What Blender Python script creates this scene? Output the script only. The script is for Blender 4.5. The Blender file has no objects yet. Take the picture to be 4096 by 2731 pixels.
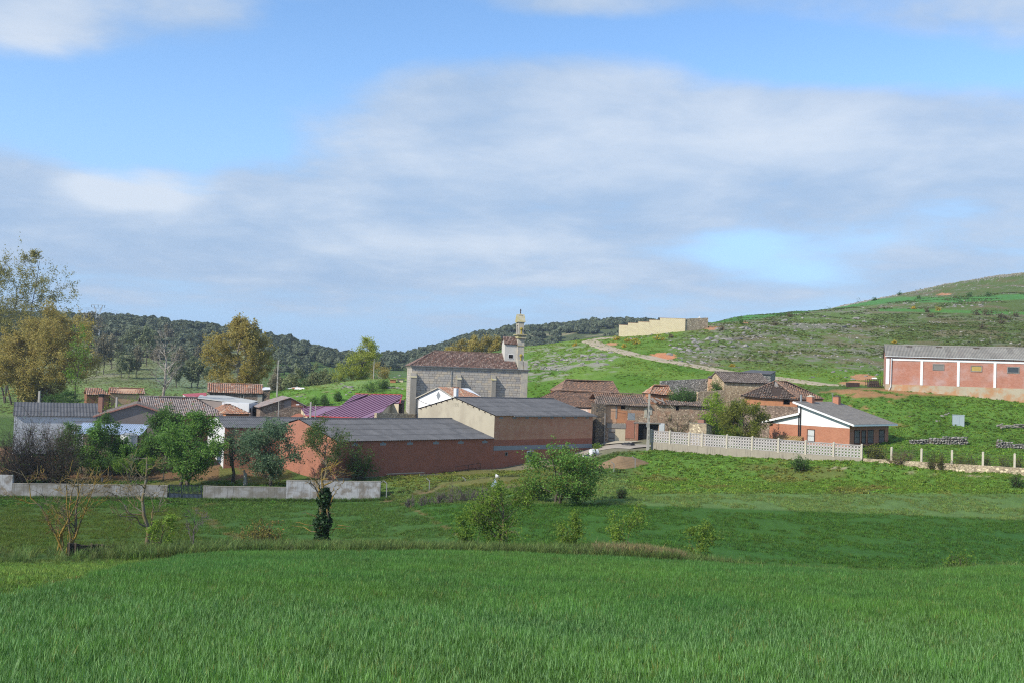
import bpy, bmesh, math, random
import numpy as np
from mathutils import Vector, Matrix

random.seed(7); RNG = np.random.default_rng(7)
C = bpy.context.scene.collection
SC = bpy.context.scene

# ------------------------------------------------------------------ camera, sun, world, exposure
FPX, CU, CV = 3982.0, 2048.0, 1365.5          # focal length and centre in photograph pixels (4096 wide)
PITCH, ROLL = math.radians(1.9), math.radians(2.0)
cam_d = bpy.data.cameras.new('camera'); cam = bpy.data.objects.new('camera', cam_d); C.objects.link(cam)
cam_d.sensor_width = 36.0; cam_d.lens = 36.0 * FPX / 4096.0
cam_d.clip_start = 0.2; cam_d.clip_end = 20000
CAM_R = Matrix.Rotation(math.pi / 2 + PITCH, 3, 'X') @ Matrix.Rotation(ROLL, 3, 'Z')
cam.matrix_world = CAM_R.to_4x4()
SC.camera = cam

SUN_DIR = Vector((-0.80, -0.60, 0.0)).normalized()   # horizontal direction towards the sun
SUN_EL = math.radians(36)
sun_d = bpy.data.lights.new('sun', 'SUN'); sun = bpy.data.objects.new('sun', sun_d); C.objects.link(sun)
sun_d.energy = 4.0; sun_d.angle = math.radians(0.6); sun_d.color = (1.0, 0.93, 0.82)
to_sun = Vector((SUN_DIR.x * math.cos(SUN_EL), SUN_DIR.y * math.cos(SUN_EL), math.sin(SUN_EL)))
sun.rotation_euler = to_sun.to_track_quat('Z', 'Y').to_euler()

SC.view_settings.view_transform = 'Standard'; SC.view_settings.look = 'None'
SC.view_settings.exposure = 0.4; SC.view_settings.gamma = 1.0
SC.view_settings.use_curve_mapping = False
SC.render.engine = 'CYCLES'
SC.cycles.max_bounces = 5; SC.cycles.diffuse_bounces = 2; SC.cycles.transmission_bounces = 3
SC.cycles.volume_bounces = 0
SC.cycles.use_denoising = False; SC.cycles.filter_width = 1.15; SC.cycles.adaptive_threshold = .006; SC.cycles.sample_clamp_indirect = 3; SC.cycles.sample_clamp_direct = 12


def ray(u, v):
    """direction through a photograph pixel, scaled so that its y is 1: (t, 1, e)"""
    d = CAM_R @ Vector(((u - CU) / FPX, -(v - CV) / FPX, -1.0))
    return d.x / d.y, d.z / d.y


def px(u, v, Y):
    t, e = ray(u, v)
    return Vector((t * Y, Y, e * Y))


def to_pix(x, y, z):
    """numpy: world -> photograph pixel"""
    R = np.array(CAM_R)
    cx = R[0, 0] * x + R[1, 0] * y + R[2, 0] * z
    cy = R[0, 1] * x + R[1, 1] * y + R[2, 1] * z
    cz = R[0, 2] * x + R[1, 2] * y + R[2, 2] * z
    return CU + FPX * cx / -cz, CV - FPX * cy / -cz


# ------------------------------------------------------------------ node helpers
class NT:
    def __init__(s, tree):
        s.t = tree; s.n = tree.nodes; s.l = tree.links

    def new(s, typ, **kw):
        n = s.n.new(typ)
        for k, v in kw.items():
            setattr(n, k, v)
        return n

    def link(s, a, b):
        s.l.new(a, b)

    def put(s, sock, val):
        if hasattr(val, 'is_output') or isinstance(val, bpy.types.NodeSocket):
            s.l.new(val, sock)
        else:
            sock.default_value = val[:3] if sock.type == 'VECTOR' else val

    def math(s, op, a, b=None, c=None, clamp=False):
        n = s.new('ShaderNodeMath', operation=op, use_clamp=clamp)
        s.put(n.inputs[0], a)
        if b is not None: s.put(n.inputs[1], b)
        if c is not None: s.put(n.inputs[2], c)
        return n.outputs[0]

    def mix(s, f, a, b, blend='MIX'):
        n = s.new('ShaderNodeMix', data_type='RGBA', blend_type=blend, clamp_factor=True)
        s.put(n.inputs[0], f); s.put(n.inputs[6], a); s.put(n.inputs[7], b)
        return n.outputs[2]

    def smooth(s, x, lo, hi, to0=0.0, to1=1.0):
        n = s.new('ShaderNodeMapRange', interpolation_type='SMOOTHSTEP')
        s.put(n.inputs[0], x)
        n.inputs[1].default_value = lo; n.inputs[2].default_value = hi
        n.inputs[3].default_value = to0; n.inputs[4].default_value = to1
        return n.outputs[0]

    def noise(s, vec, scale, detail=3.0, rough=0.55, dist=0.0):
        n = s.new('ShaderNodeTexNoise')
        if vec is not None: s.l.new(vec, n.inputs['Vector'])
        n.inputs['Scale'].default_value = scale; n.inputs['Detail'].default_value = detail
        n.inputs['Roughness'].default_value = rough; n.inputs['Distortion'].default_value = dist
        return n.outputs[0]

    def scale(s, vec, xyz, loc=(0, 0, 0)):
        n = s.new('ShaderNodeMapping')
        s.l.new(vec, n.inputs[0])
        n.inputs['Location'].default_value = loc; n.inputs['Scale'].default_value = xyz
        return n.outputs[0]


def c4(c):
    return (c[0], c[1], c[2], 1.0)


# ------------------------------------------------------------------ world: Nishita sky with a broken cloud deck
world = bpy.data.worlds.new('World'); SC.world = world; world.use_nodes = True
w = NT(world.node_tree); w.n.clear()
SKY_STRENGTH = 0.13
sky = w.new('ShaderNodeTexSky', sky_type='NISHITA', sun_disc=False)
sky.sun_elevation = SUN_EL
sky.sun_rotation = math.atan2(SUN_DIR.x, SUN_DIR.y)
sky.altitude = 900; sky.air_density = 1.0; sky.dust_density = 0.4; sky.ozone_density = 2.0
tc = w.new('ShaderNodeTexCoord'); gen = tc.outputs['Generated']
sep = w.new('ShaderNodeSeparateXYZ'); w.link(gen, sep.inputs[0])
X, Yd, Z = sep.outputs
az = w.math('ARCTAN2', X, Yd)
el = w.math('ARCSINE', Z)
zz = w.math('ADD', w.math('MAXIMUM', Z, 0.0), 0.16)
comb = w.new('ShaderNodeCombineXYZ')
w.put(comb.inputs[0], w.math('DIVIDE', X, zz)); w.put(comb.inputs[1], w.math('DIVIDE', Yd, zz)); w.put(comb.inputs[2], 3.7)
cvec = comb.outputs[0]
n1 = w.noise(cvec, 0.9, 7.0, 0.56, 0.25)
n2 = w.noise(w.scale(cvec, (1, 1, 1), (5.2, 1.3, 0)), 2.4, 6.0, 0.6, 0.2)
n3 = w.noise(w.scale(gen, (2.2, 2.2, 9)), 1.6, 5.0, 0.6, 0.3)


def bump(u, v, su, sv):
    """soft spot of the sky round a direction (direction and size given in 2352-wide picture units)"""
    t, e = ray(u * 1.7415, v * 1.7415)
    a0 = math.atan2(t, 1.0); e0 = math.atan2(e, math.hypot(t, 1.0))
    sa, se = su * 1.7415 / FPX, sv * 1.7415 / FPX
    da = w.math('DIVIDE', w.math('SUBTRACT', az, a0), sa)
    de = w.math('DIVIDE', w.math('SUBTRACT', el, e0), se)
    d2 = w.math('ADD', w.math('MULTIPLY', da, da), w.math('MULTIPLY', de, de))
    return w.math('EXPONENT', w.math('MULTIPLY', d2, -1.0))


def total(lst):
    s = None
    for (u, v, su, sv, k) in lst:
        b = w.math('MULTIPLY', bump(u, v, su, sv), k)
        s = b if s is None else w.math('ADD', s, b)
    return s


holes = total([(120, 240, 260, 80, 1.0), (430, 215, 230, 100, .95), (760, 105, 190, 120, .95), (990, 70, 200, 80, .9),
               (1330, 75, 280, 42, .8), (1720, 120, 240, 68, 1.05), (2040, 150, 190, 50, .95), (2290, 170, 110, 40, .6),
               (1690, 570, 120, 42, .8), (1860, 625, 110, 36, .6), (2000, 560, 100, 30, .4), (240, 372, 140, 40, .8), (455, 420, 60, 55, .6),
               (560, 330, 120, 26, .4), (300, 640, 380, 26, .35), (800, 780, 520, 46, .75), (560, 585, 180, 14, .3)])
mass = total([(90, 50, 150, 85, .75), (250, 480, 230, 90, .8), (60, 440, 170, 110, .5), (380, 630, 460, 50, .35), (1000, 250, 240, 110, .5), (620, 520, 380, 120, .45), (1250, 640, 700, 60, .35), (1500, 300, 600, 140, .6), (2050, 330, 420, 110, .5),
              (1150, 480, 620, 110, .5), (520, 60, 200, 60, .22), (1300, 12, 220, 26, .3), (2180, 40, 220, 50, .3), (2200, 620, 160, 60, .4)])
dens = w.math('ADD', w.math('SUBTRACT', mass, holes), w.math('MULTIPLY', w.math('SUBTRACT', n1, 0.5), 1.5))
dens = w.math('ADD', dens, w.math('MULTIPLY', w.math('SUBTRACT', n2, 0.5), 1.7))
cover = w.smooth(dens, -0.55, 0.42)
bright = total([(300, 440, 110, 34, .9), (1500, 330, 500, 90, .22), (80, 30, 130, 90, .25), (1150, 570, 420, 40, .14), (2000, 330, 300, 80, .16), (760, 575, 60, 14, .25)])
lum = w.math('ADD', w.math('ADD', w.math('MULTIPLY', n3, 0.55), w.math('MULTIPLY', n2, 0.75)), bright)
K = 1.0 / SKY_STRENGTH
ccol = w.mix(w.smooth(lum, 0.48, 1.08), c4([x * K for x in (.295, .405, .57)]), c4([x * K for x in (.56, .615, .69)]))
hs = w.new('ShaderNodeHueSaturation'); w.link(sky.outputs[0], hs.inputs['Color'])
hs.inputs['Saturation'].default_value = 1.12; hs.inputs['Value'].default_value = 1.4
low = w.smooth(el, -0.02, 0.34, 0.95, 0.0)
blue = w.mix(low, hs.outputs[0], c4([x * K for x in (.25, .42, .685)]))
skycol = w.mix(w.math('MULTIPLY', cover, 0.9), blue, ccol)
bg = w.new('ShaderNodeBackground'); w.link(skycol, bg.inputs[0]); bg.inputs[1].default_value = SKY_STRENGTH
wo = w.new('ShaderNodeOutputWorld'); w.link(bg.outputs[0], wo.inputs[0])


# ------------------------------------------------------------------ object helpers
def tag(o, label=None, cat=None, group=None, kind=None):
    if label: o['label'] = label
    if cat: o['category'] = cat
    if group: o['group'] = group
    if kind or cat: o['kind'] = kind or 'thing'
    return o


def empty(name, loc, rz=0.0, label=None, cat=None, group=None):
    o = bpy.data.objects.new(name, None); C.objects.link(o)
    o.location = loc; o.rotation_euler = (0, 0, rz); o.empty_display_size = .2
    return tag(o, label, cat, group)


def link_mesh(name, me, mats, parent=None):
    o = bpy.data.objects.new(name, me); C.objects.link(o)
    for m in mats:
        me.materials.append(m)
    if parent is not None: o.parent = parent
    return o


def copy_tree(o, parent=None):
    c = o.copy(); C.objects.link(c)
    if parent is not None: c.parent = parent
    for ch in list(o.children):
        copy_tree(ch, c)
    return c


class MB:
    """collects polygons of ONE mesh; tint is a per-face number the materials read"""
    def __init__(s):
        s.V = []; s.F = []; s.M = []; s.T = []

    def add(s, verts, faces, m=0, tint=0.5):
        b = len(s.V); s.V.extend([tuple(p) for p in verts])
        for f in faces:
            s.F.append(tuple(b + i for i in f)); s.M.append(m); s.T.append(tint)
        return s

    def box(s, x0, x1, y0, y1, z0, z1, m=0, tint=0.5):
        v = [(x0, y0, z0), (x1, y0, z0), (x1, y1, z0), (x0, y1, z0), (x0, y0, z1), (x1, y0, z1), (x1, y1, z1), (x0, y1, z1)]
        return s.add(v, [(0, 3, 2, 1), (4, 5, 6, 7), (0, 1, 5, 4), (1, 2, 6, 5), (2, 3, 7, 6), (3, 0, 4, 7)], m, tint)

    def prism(s, ring0, ring1, m=0, tint=0.5, mcap=None):
        """closed solid between two rings of the same number of 3D points"""
        n = len(ring0)
        s.add(list(ring0) + list(ring1), [(i, (i + 1) % n, n + (i + 1) % n, n + i) for i in range(n)], m, tint)
        s.add(list(ring0), [tuple(range(n))[::-1]], m if mcap is None else mcap, tint)
        s.add(list(ring1), [tuple(range(n))], m if mcap is None else mcap, tint)
        return s

    def bar(s, a, b, w, h=None, m=0, tint=0.5):
        """square bar from a to b"""
        a = Vector(a); b = Vector(b); d = (b - a).normalized()
        up = Vector((0, 0, 1)) if abs(d.z) < .9 else Vector((0, 1, 0))
        sx = d.cross(up).normalized() * (w / 2); sy = sx.cross(d).normalized() * ((h or w) / 2)
        r = lambda p: [p - sx - sy, p + sx - sy, p + sx + sy, p - sx + sy]
        return s.prism(r(a), r(b), m, tint)

    def tube(s, pts, rads, n=6, m=0, tint=0.5, cap=True):
        pts = [Vector(p) for p in pts]; k = len(pts); rings = []
        for i, p in enumerate(pts):
            d = (pts[min(i + 1, k - 1)] - pts[max(i - 1, 0)]).normalized()
            up = Vector((0, 0, 1)) if abs(d.z) < .9 else Vector((0, 1, 0))
            a = d.cross(up).normalized(); b = a.cross(d)
            r = rads[i] if hasattr(rads, '__len__') else rads
            rings += [p + (a * math.cos(j * 2 * math.pi / n) + b * math.sin(j * 2 * math.pi / n)) * r for j in range(n)]
        f = [(i * n + j, i * n + (j + 1) % n, (i + 1) * n + (j + 1) % n, (i + 1) * n + j) for i in range(k - 1) for j in range(n)]
        if cap: f += [tuple(range(n))[::-1], tuple(range((k - 1) * n, k * n))]
        return s.add(rings, f, m, tint)

    def build(s, name, mats, parent=None, smooth=False, uv=True, loc=None):
        if not isinstance(mats, (list, tuple)): mats = [mats]
        me = bpy.data.meshes.new(name)
        me.from_pydata(s.V, [], s.F)
        o = link_mesh(name, me, mats, parent)
        me.polygons.foreach_set('material_index', s.M)
        if smooth: me.polygons.foreach_set('use_smooth', [True] * len(s.F))
        at = me.attributes.new('tint', 'FLOAT', 'FACE'); at.data.foreach_set('value', s.T)
        if uv:
            ul = me.uv_layers.new(name='UVMap'); co = np.zeros((len(me.loops), 2), np.float32)
            V = s.V
            for p in me.polygons:
                n = p.normal
                if abs(n.z) > .75:
                    for li, vi in zip(p.loop_indices, p.vertices): co[li] = V[vi][0], V[vi][1]
                else:
                    h = math.hypot(n.x, n.y) or 1; tx, ty = -n.y / h, n.x / h
                    for li, vi in zip(p.loop_indices, p.vertices): co[li] = V[vi][0] * tx + V[vi][1] * ty, V[vi][2]
            ul.data.foreach_set('uv', co.ravel())
        if loc: o.location = loc
        me.update()
        return o


def np_mesh(name, verts, quads, mats, parent=None, tint=None, smooth=False):
    me = bpy.data.meshes.new(name)
    nv, nf, k = len(verts), len(quads), quads.shape[1]
    me.vertices.add(nv); me.vertices.foreach_set('co', np.ascontiguousarray(verts, np.float32).ravel())
    me.loops.add(nf * k); me.loops.foreach_set('vertex_index', np.ascontiguousarray(quads, np.int32).ravel())
    me.polygons.add(nf); me.polygons.foreach_set('loop_start', np.arange(0, nf * k, k, dtype=np.int32))
    if smooth: me.polygons.foreach_set('use_smooth', np.ones(nf, bool))
    me.update(calc_edges=True)
    if tint is not None:
        at = me.attributes.new('tint', 'FLOAT', 'FACE'); at.data.foreach_set('value', np.ascontiguousarray(tint, np.float32))
    return link_mesh(name, me, mats, parent)


# ------------------------------------------------------------------ numpy noise
def _hash(ix, iy, seed):
    h = (ix.astype(np.int64) * 374761393 + iy.astype(np.int64) * 668265263 + seed * 1442695041) & 0xffffffff
    h = ((h ^ (h >> 13)) * 1274126177) & 0xffffffff
    return ((h ^ (h >> 16)) & 0xffff) / 65535.0


def vnoise(x, y, seed=0):
    x = np.asarray(x, float); y = np.asarray(y, float)
    ix = np.floor(x); iy = np.floor(y); fx = x - ix; fy = y - iy
    fx = fx * fx * (3 - 2 * fx); fy = fy * fy * (3 - 2 * fy)
    a = _hash(ix, iy, seed); b = _hash(ix + 1, iy, seed); c = _hash(ix, iy + 1, seed); d = _hash(ix + 1, iy + 1, seed)
    return (a * (1 - fx) + b * fx) * (1 - fy) + (c * (1 - fx) + d * fx) * fy


def fbm(x, y, seed=0, oct=4):
    s = 0; a = .5; tot = 0
    for i in range(oct):
        s = s + a * vnoise(np.asarray(x) * 2 ** i, np.asarray(y) * 2 ** i, seed + i); tot += a; a *= .5
    return s / tot


def sstep(x, a, b):
    q = np.clip((np.asarray(x, float) - a) / (b - a), 0, 1)
    return q * q * (3 - 2 * q)


def pchip(xn, yn, xs):
    """monotone cubic; yn may be (n,) or (n,m)"""
    xn = np.asarray(xn, float); yn = np.asarray(yn, float); xs = np.asarray(xs, float)
    one = yn.ndim == 1
    if one: yn = yn[:, None]
    h = np.diff(xn)[:, None]; d = np.diff(yn, axis=0) / h
    m = np.zeros_like(yn)
    w1 = 2 * h[1:] + h[:-1]; w2 = h[1:] + 2 * h[:-1]
    with np.errstate(divide='ignore', invalid='ignore'):
        hm = (w1 + w2) / (w1 / d[:-1] + w2 / d[1:])
    m[1:-1] = np.where(d[:-1] * d[1:] > 0, hm, 0); m[0] = d[0]; m[-1] = d[-1]
    i = np.clip(np.searchsorted(xn, xs) - 1, 0, len(xn) - 2)
    t = ((xs - xn[i]) / (xn[i + 1] - xn[i]))[:, None]; hh = (xn[i + 1] - xn[i])[:, None]
    r = (yn[i] * (1 + 2 * t) * (1 - t) ** 2 + m[i] * hh * t * (1 - t) ** 2 + yn[i + 1] * t * t * (3 - 2 * t) + m[i + 1] * hh * t * t * (t - 1))
    return r[:, 0] if one else r


# ------------------------------------------------------------------ terrain heights
TCOL = [0, 500, 1000, 1500, 2000, 2250, 2500, 3000, 3500, 4096]
TROW = [  # distance, then the picture row of the ground at each column (a pair gives a height in metres instead)
    (1.5, -2.2), (14, -4.75),
    (34, -7.45),
    (55, [2258, 2248, 2226, 2222, 2226, 2237, 2248, 2280, 2306, 2288]),
    (60.5, [2222, 2212, 2200, 2203, 2215, 2215.5, 2216, 2300, 2345, 2315]),
    (67, -13.0),
    (100, [2060, 2060, 2064, 2050, 2012, 2016, 2020, 2038, 2056, 2082]),
    (115, [2016, 2022, 2030, 2020, 1966, 1965.5, 1965, 1962, 1966, 1974]),
    (125, [1984, 1990, 1998, 1994, 1930, 1930, 1930, 1932, 1930, 1884]),
    (127.5, [1945, 1950, 1955, 1948, 1920, 1921, 1922, 1922, 1888, 1876]),
    (131, [1938, 1942, 1944, 1926, 1907, 1910, 1912, 1907, 1853, 1865]),
    (137, [1908, 1912, 1912, 1906, 1898, 1884, 1872, 1852, 1830, 1845]),
    (142, [1872, 1872, 1875, 1896, 1892, 1868, 1836, 1822, 1812, 1828]),
    (149, [1832, 1832, 1835, 1842, 1878, 1856, 1800, 1792, 1785, 1800]),
    (165, [1765, 1762, 1760, 1762, 1768, 1800, 1766, 1752, 1704, 1712]),
    (181, [1710, 1705, 1695, 1690, 1712, 1701, 1690, 1640, 1572, 1590]),
    (186, [1694, 1690, 1682, 1672, 1700, 1680, 1660, 1605, 1552, 1568]),
    (200, [1665, 1660, 1640, 1625, 1640, 1600, 1560, 1538, 1534, 1548]),
    (230, [1640, 1628, 1576, 1516, 1500, 1473, 1446, 1446, 1462, 1480]),
    (260, [1606, 1596, 1600, 1580, 1452, 1421, 1390, 1378, 1402, 1412]),
    (300, [1582, 1576, 1585, 1590, 1400, 1370, 1340, 1298, 1332, 1334]),
    (340, [1548, 1540, 1560, 1580, 1450, 1404, 1358, 1278, 1284, 1278]),
    (400, [1490, 1484, 1520, 1560, 1480, 1450, 1420, 1266, 1228, 1196]),
    (480, [1424, 1424, 1480, 1530, 1470, 1450, 1430, 1300, 1212, 1136]),
    (560, [1380, 1376, 1436, 1500, 1450, 1430, 1410, 1320, 1205, 1097]),
    (680, [1300, 1308, 1360, 1456, 1420, 1407.5, 1395, 1350, 1270, 1180]),
    (820, [1278, 1296, 1356, 1446, 1346, 1328, 1310, 1340, 1320, 1260]),
    (980, [1310, 1320, 1374, 1450, 1344, 1322, 1300, 1340, 1340, 1320]),
    (1200, [1350, 1370, 1400, 1450, 1400, 1380, 1360, 1360, 1360, 1360]),
    (1700, [1420, 1410, 1405, 1422, 1440, 1445, 1450, 1460, 1480, 1500]),
    (2400, -12.0), (3200, -16.0)]

TG = np.concatenate([np.linspace(-1.1, -.57, 40)[:-1], np.linspace(-.57, .57, 541), np.linspace(.57, 1.1, 40)[1:]])
YG = np.unique(np.concatenate([np.linspace(1.5, 14, 8), np.linspace(14, 92, 70), np.linspace(92, 240, 190), np.linspace(240, 420, 110),
                               np.linspace(420, 1000, 120), np.geomspace(1000, 3200, 22)]))


def build_heights():
    rows = []
    for Y, spec in TROW:
        if isinstance(spec, list):
            tt = []; zs = []
            for u, v in zip(TCOL, spec):
                t, e = ray(u, v); tt.append(t); zs.append(e * Y)
            tt = [tt[0] - .6] + tt + [tt[-1] + .6]; zs = [zs[0]] + zs + [zs[-1] + (1.6 * (zs[-1] - zs[-2]) if Y > 380 else 0)]
            rows.append(pchip(tt, zs, np.clip(TG, tt[0], tt[-1])))
        else:
            rows.append(np.full(len(TG), spec))
    Z = pchip([r[0] for r in TROW], np.array(rows), YG)          # (nY, nT)
    XX = YG[:, None] * TG[None, :]; YY = np.repeat(YG[:, None], len(TG), 1)
    amp = .05 + .12 * sstep(YY, 60, 130) + .5 * sstep(YY, 190, 320) + 1.5 * sstep(YY, 450, 800)
    flat = 1 - .6 * sstep(YY, 58, 66) * (1 - sstep(YY, 110, 124))
    Z = Z + amp * flat * (fbm(XX / 9, YY / 9, 3) - .5) * 1.3 + .6 * sstep(YY, 215, 330) * (fbm(XX / 35, YY / 35, 9) - .5) * 4
    return Z


ZG = build_heights()


def H(x, y):
    x = np.asarray(x, float); y = np.asarray(y, float); t = x / y
    i = np.clip(np.searchsorted(YG, y) - 1, 0, len(YG) - 2); j = np.clip(np.searchsorted(TG, t) - 1, 0, len(TG) - 2)
    fy = np.clip((y - YG[i]) / (YG[i + 1] - YG[i]), 0, 1); ft = np.clip((t - TG[j]) / (TG[j + 1] - TG[j]), 0, 1)
    return (ZG[i, j] * (1 - ft) + ZG[i, j + 1] * ft) * (1 - fy) + (ZG[i + 1, j] * (1 - ft) + ZG[i + 1, j + 1] * ft) * fy


def hz(x, y):
    return float(H(x, y))


def ghit(u, v, y0=3.0, y1=3100.0):
    """where the ray of a picture point meets the ground, at or beyond distance y0"""
    t, e = ray(u, v)
    ys = np.concatenate([np.arange(y0, max(y0, 420), .5), np.geomspace(max(y0, 420), y1, 900)])
    d = H(t * ys, ys) - e * ys
    k = np.nonzero(d >= 0)[0]
    Y = ys[k[0]] if len(k) else y1
    return Vector((t * Y, Y, hz(t * Y, Y)))


def gpx(u, v, Y):
    """point on the ground in the direction of a picture point at distance Y"""
    p = px(u, v, Y); p.z = hz(p.x, p.y)
    return p

# ------------------------------------------------------------------ materials
def new_mat(name):
    m = bpy.data.materials.new(name); m.use_nodes = True
    n = NT(m.node_tree); n.n.clear()
    out = n.new('ShaderNodeOutputMaterial')
    return m, n, out


def principled(n, out, col, rough=.8, metal=0.0, bumpv=None, bstr=.3, bdist=.02, spec=.3):
    p = n.new('ShaderNodeBsdfPrincipled')
    n.put(p.inputs['Base Color'], col)
    n.put(p.inputs['Roughness'], rough); p.inputs['Metallic'].default_value = metal
    p.inputs['Specular IOR Level'].default_value = spec
    if bumpv is not None:
        b = n.new('ShaderNodeBump'); b.inputs['Strength'].default_value = bstr; b.inputs['Distance'].default_value = bdist
        n.link(bumpv, b.inputs['Height']); n.link(b.outputs[0], p.inputs['Normal'])
    n.link(p.outputs[0], out.inputs[0])
    return p


def tcoord(n, which='Object'):
    return n.new('ShaderNodeTexCoord').outputs[which]


def vary(n, vec, col, amt=.35, sc=1.0, sc2=7.0):
    """multiplies a colour by two octaves of blotches"""
    a = n.noise(vec, sc, 5, .6); b = n.noise(vec, sc2, 4, .6)
    f = n.math('ADD', n.math('MULTIPLY', a, amt * 1.6), n.math('MULTIPLY', b, amt * 1.2))
    f = n.math('ADD', f, 1 - amt * 1.4)
    vm = n.new('ShaderNodeVectorMath', operation='SCALE')
    n.put(vm.inputs[0], col); n.link(f, vm.inputs['Scale'])
    return vm.outputs[0]


def m_plain(name, c, rough=.75, amt=.3, sc=1.0, sc2=8.0, metal=0.0, bump=.2, c2=None, streak=0.0, spec=.3):
    """one material with blotches, optional second colour in patches, optional vertical streaks"""
    m, n, out = new_mat(name); vec = tcoord(n)
    col = c4(c)
    if c2 is not None:
        col = n.mix(n.smooth(n.noise(vec, sc * .8, 6, .65), .42, .62), c4(c), c4(c2))
    col = vary(n, vec, col, amt, sc, sc2)
    if streak:
        st = n.noise(n.scale(vec, (6, 6, .35)), 1.0, 4, .6)
        col = n.mix(n.smooth(st, .5, .75, 0, streak), col, c4([x * .35 for x in c]))
    principled(n, out, col, rough, metal, n.noise(vec, sc2 * 2, 4), bump, .03, spec)
    return m


def m_brick(name, c1, c2, mort, bw=.27, rh=.085, dirt=(.09, .07, .06), dirtamt=.35, whiten=0.0):
    m, n, out = new_mat(name); uv = tcoord(n, 'UV'); ob = tcoord(n)
    bt = n.new('ShaderNodeTexBrick'); n.link(uv, bt.inputs['Vector'])
    bt.inputs['Scale'].default_value = 1.0; bt.inputs['Brick Width'].default_value = bw; bt.inputs['Row Height'].default_value = rh
    bt.inputs['Mortar Size'].default_value = .009; bt.inputs['Mortar Smooth'].default_value = .3; bt.inputs['Bias'].default_value = -.1
    bt.inputs['Color1'].default_value = c4(c1); bt.inputs['Color2'].default_value = c4(c2); bt.inputs['Mortar'].default_value = c4(mort)
    # courses and patches of a different firing
    band = n.noise(n.scale(uv, (.35, 3.2, 1)), 1.6, 4, .7)
    col = n.mix(n.smooth(band, .45, .7, 0, .5), bt.outputs[0], c4(c2))
    dots = n.noise(n.scale(uv, (2.2, 9, 1)), 1.7, 2, .5)
    col = n.mix(n.smooth(dots, .58, .72, 0, .55), col, c4([x * .45 for x in c1]))
    col = n.mix(n.smooth(n.noise(ob, .5, 6, .65), .45, .72, 0, dirtamt), col, c4(dirt))
    if whiten:
        col = n.mix(n.smooth(n.noise(ob, .35, 5, .6), .45, .7, 0, whiten), col, c4((.5, .42, .42)))
    col = vary(n, ob, col, .22, .8, 9)
    principled(n, out, col, .85, 0, bt.outputs['Fac'], -.5, .01)
    return m


def m_rubble(name, c1, c2, mort, sc=3.2, earth=None):
    """random stone masonry"""
    m, n, out = new_mat(name); uv = tcoord(n, 'UV'); ob = tcoord(n)
    wv = n.new('ShaderNodeVectorMath', operation='ADD'); n.link(n.scale(uv, (1, 1.45, 1)), wv.inputs[0])
    nn = n.new('ShaderNodeTexNoise'); n.link(uv, nn.inputs[0]); nn.inputs['Scale'].default_value = 4
    vs = n.new('ShaderNodeVectorMath', operation='SCALE'); n.link(nn.outputs['Color'], vs.inputs[0]); vs.inputs['Scale'].default_value = .16
    n.link(vs.outputs[0], wv.inputs[1])
    v1 = n.new('ShaderNodeTexVoronoi'); n.link(wv.outputs[0], v1.inputs['Vector']); v1.inputs['Scale'].default_value = sc
    v2 = n.new('ShaderNodeTexVoronoi', feature='DISTANCE_TO_EDGE'); n.link(wv.outputs[0], v2.inputs['Vector']); v2.inputs['Scale'].default_value = sc
    sepc = n.new('ShaderNodeSeparateColor'); n.link(v1.outputs['Color'], sepc.inputs[0])
    col = n.mix(sepc.outputs[0], c4(c1), c4(c2))
    col = n.mix(n.smooth(sepc.outputs[1], .7, .95, 0, .8), col, c4([min(1, x * 1.5) for x in c2]))
    col = n.mix(n.smooth(sepc.outputs[2], .75, .95, 0, .6), col, c4([x * .4 for x in c1]))
    edge = n.smooth(v2.outputs['Distance'], .01, .10)
    col = n.mix(edge, c4(mort), col)
    if earth is not None:
        col = n.mix(n.smooth(n.noise(ob, .45, 5, .6), .48, .66, 0, .85), col, c4(earth))
    col = vary(n, ob, col, .3, .6, 6)
    principled(n, out, col, .9, 0, edge, .6, .04)
    return m


def m_tint(name, cols, rough=.8, amt=.25, metal=0.0, lichen=None, rnd=False, sc2=9, bump=.25):
    """colour ramp read from the per-face tint (or the object's random number)"""
    m, n, out = new_mat(name); vec = tcoord(n)
    if rnd:
        t = n.new('ShaderNodeObjectInfo').outputs['Random']
    else:
        a = n.new('ShaderNodeAttribute', attribute_name='tint'); t = a.outputs['Fac']
    r = n.new('ShaderNodeValToRGB'); n.link(t, r.inputs[0]); el_ = r.color_ramp.elements
    for i, c in enumerate(cols):
        p = i / max(1, len(cols) - 1)
        e = el_[i] if i < 2 else el_.new(p)
        e.position = p; e.color = c4(c)
    col = vary(n, vec, r.outputs[0], amt, .7, sc2)
    if lichen is not None:
        g = n.new('ShaderNodeNewGeometry').outputs['Position']
        col = n.mix(n.smooth(n.noise(g, 1.1, 6, .7), .5, .7, 0, .6), col, c4(lichen))
    principled(n, out, col, rough, metal, n.noise(vec, sc2 * 2, 4), bump, .03)
    return m


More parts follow.
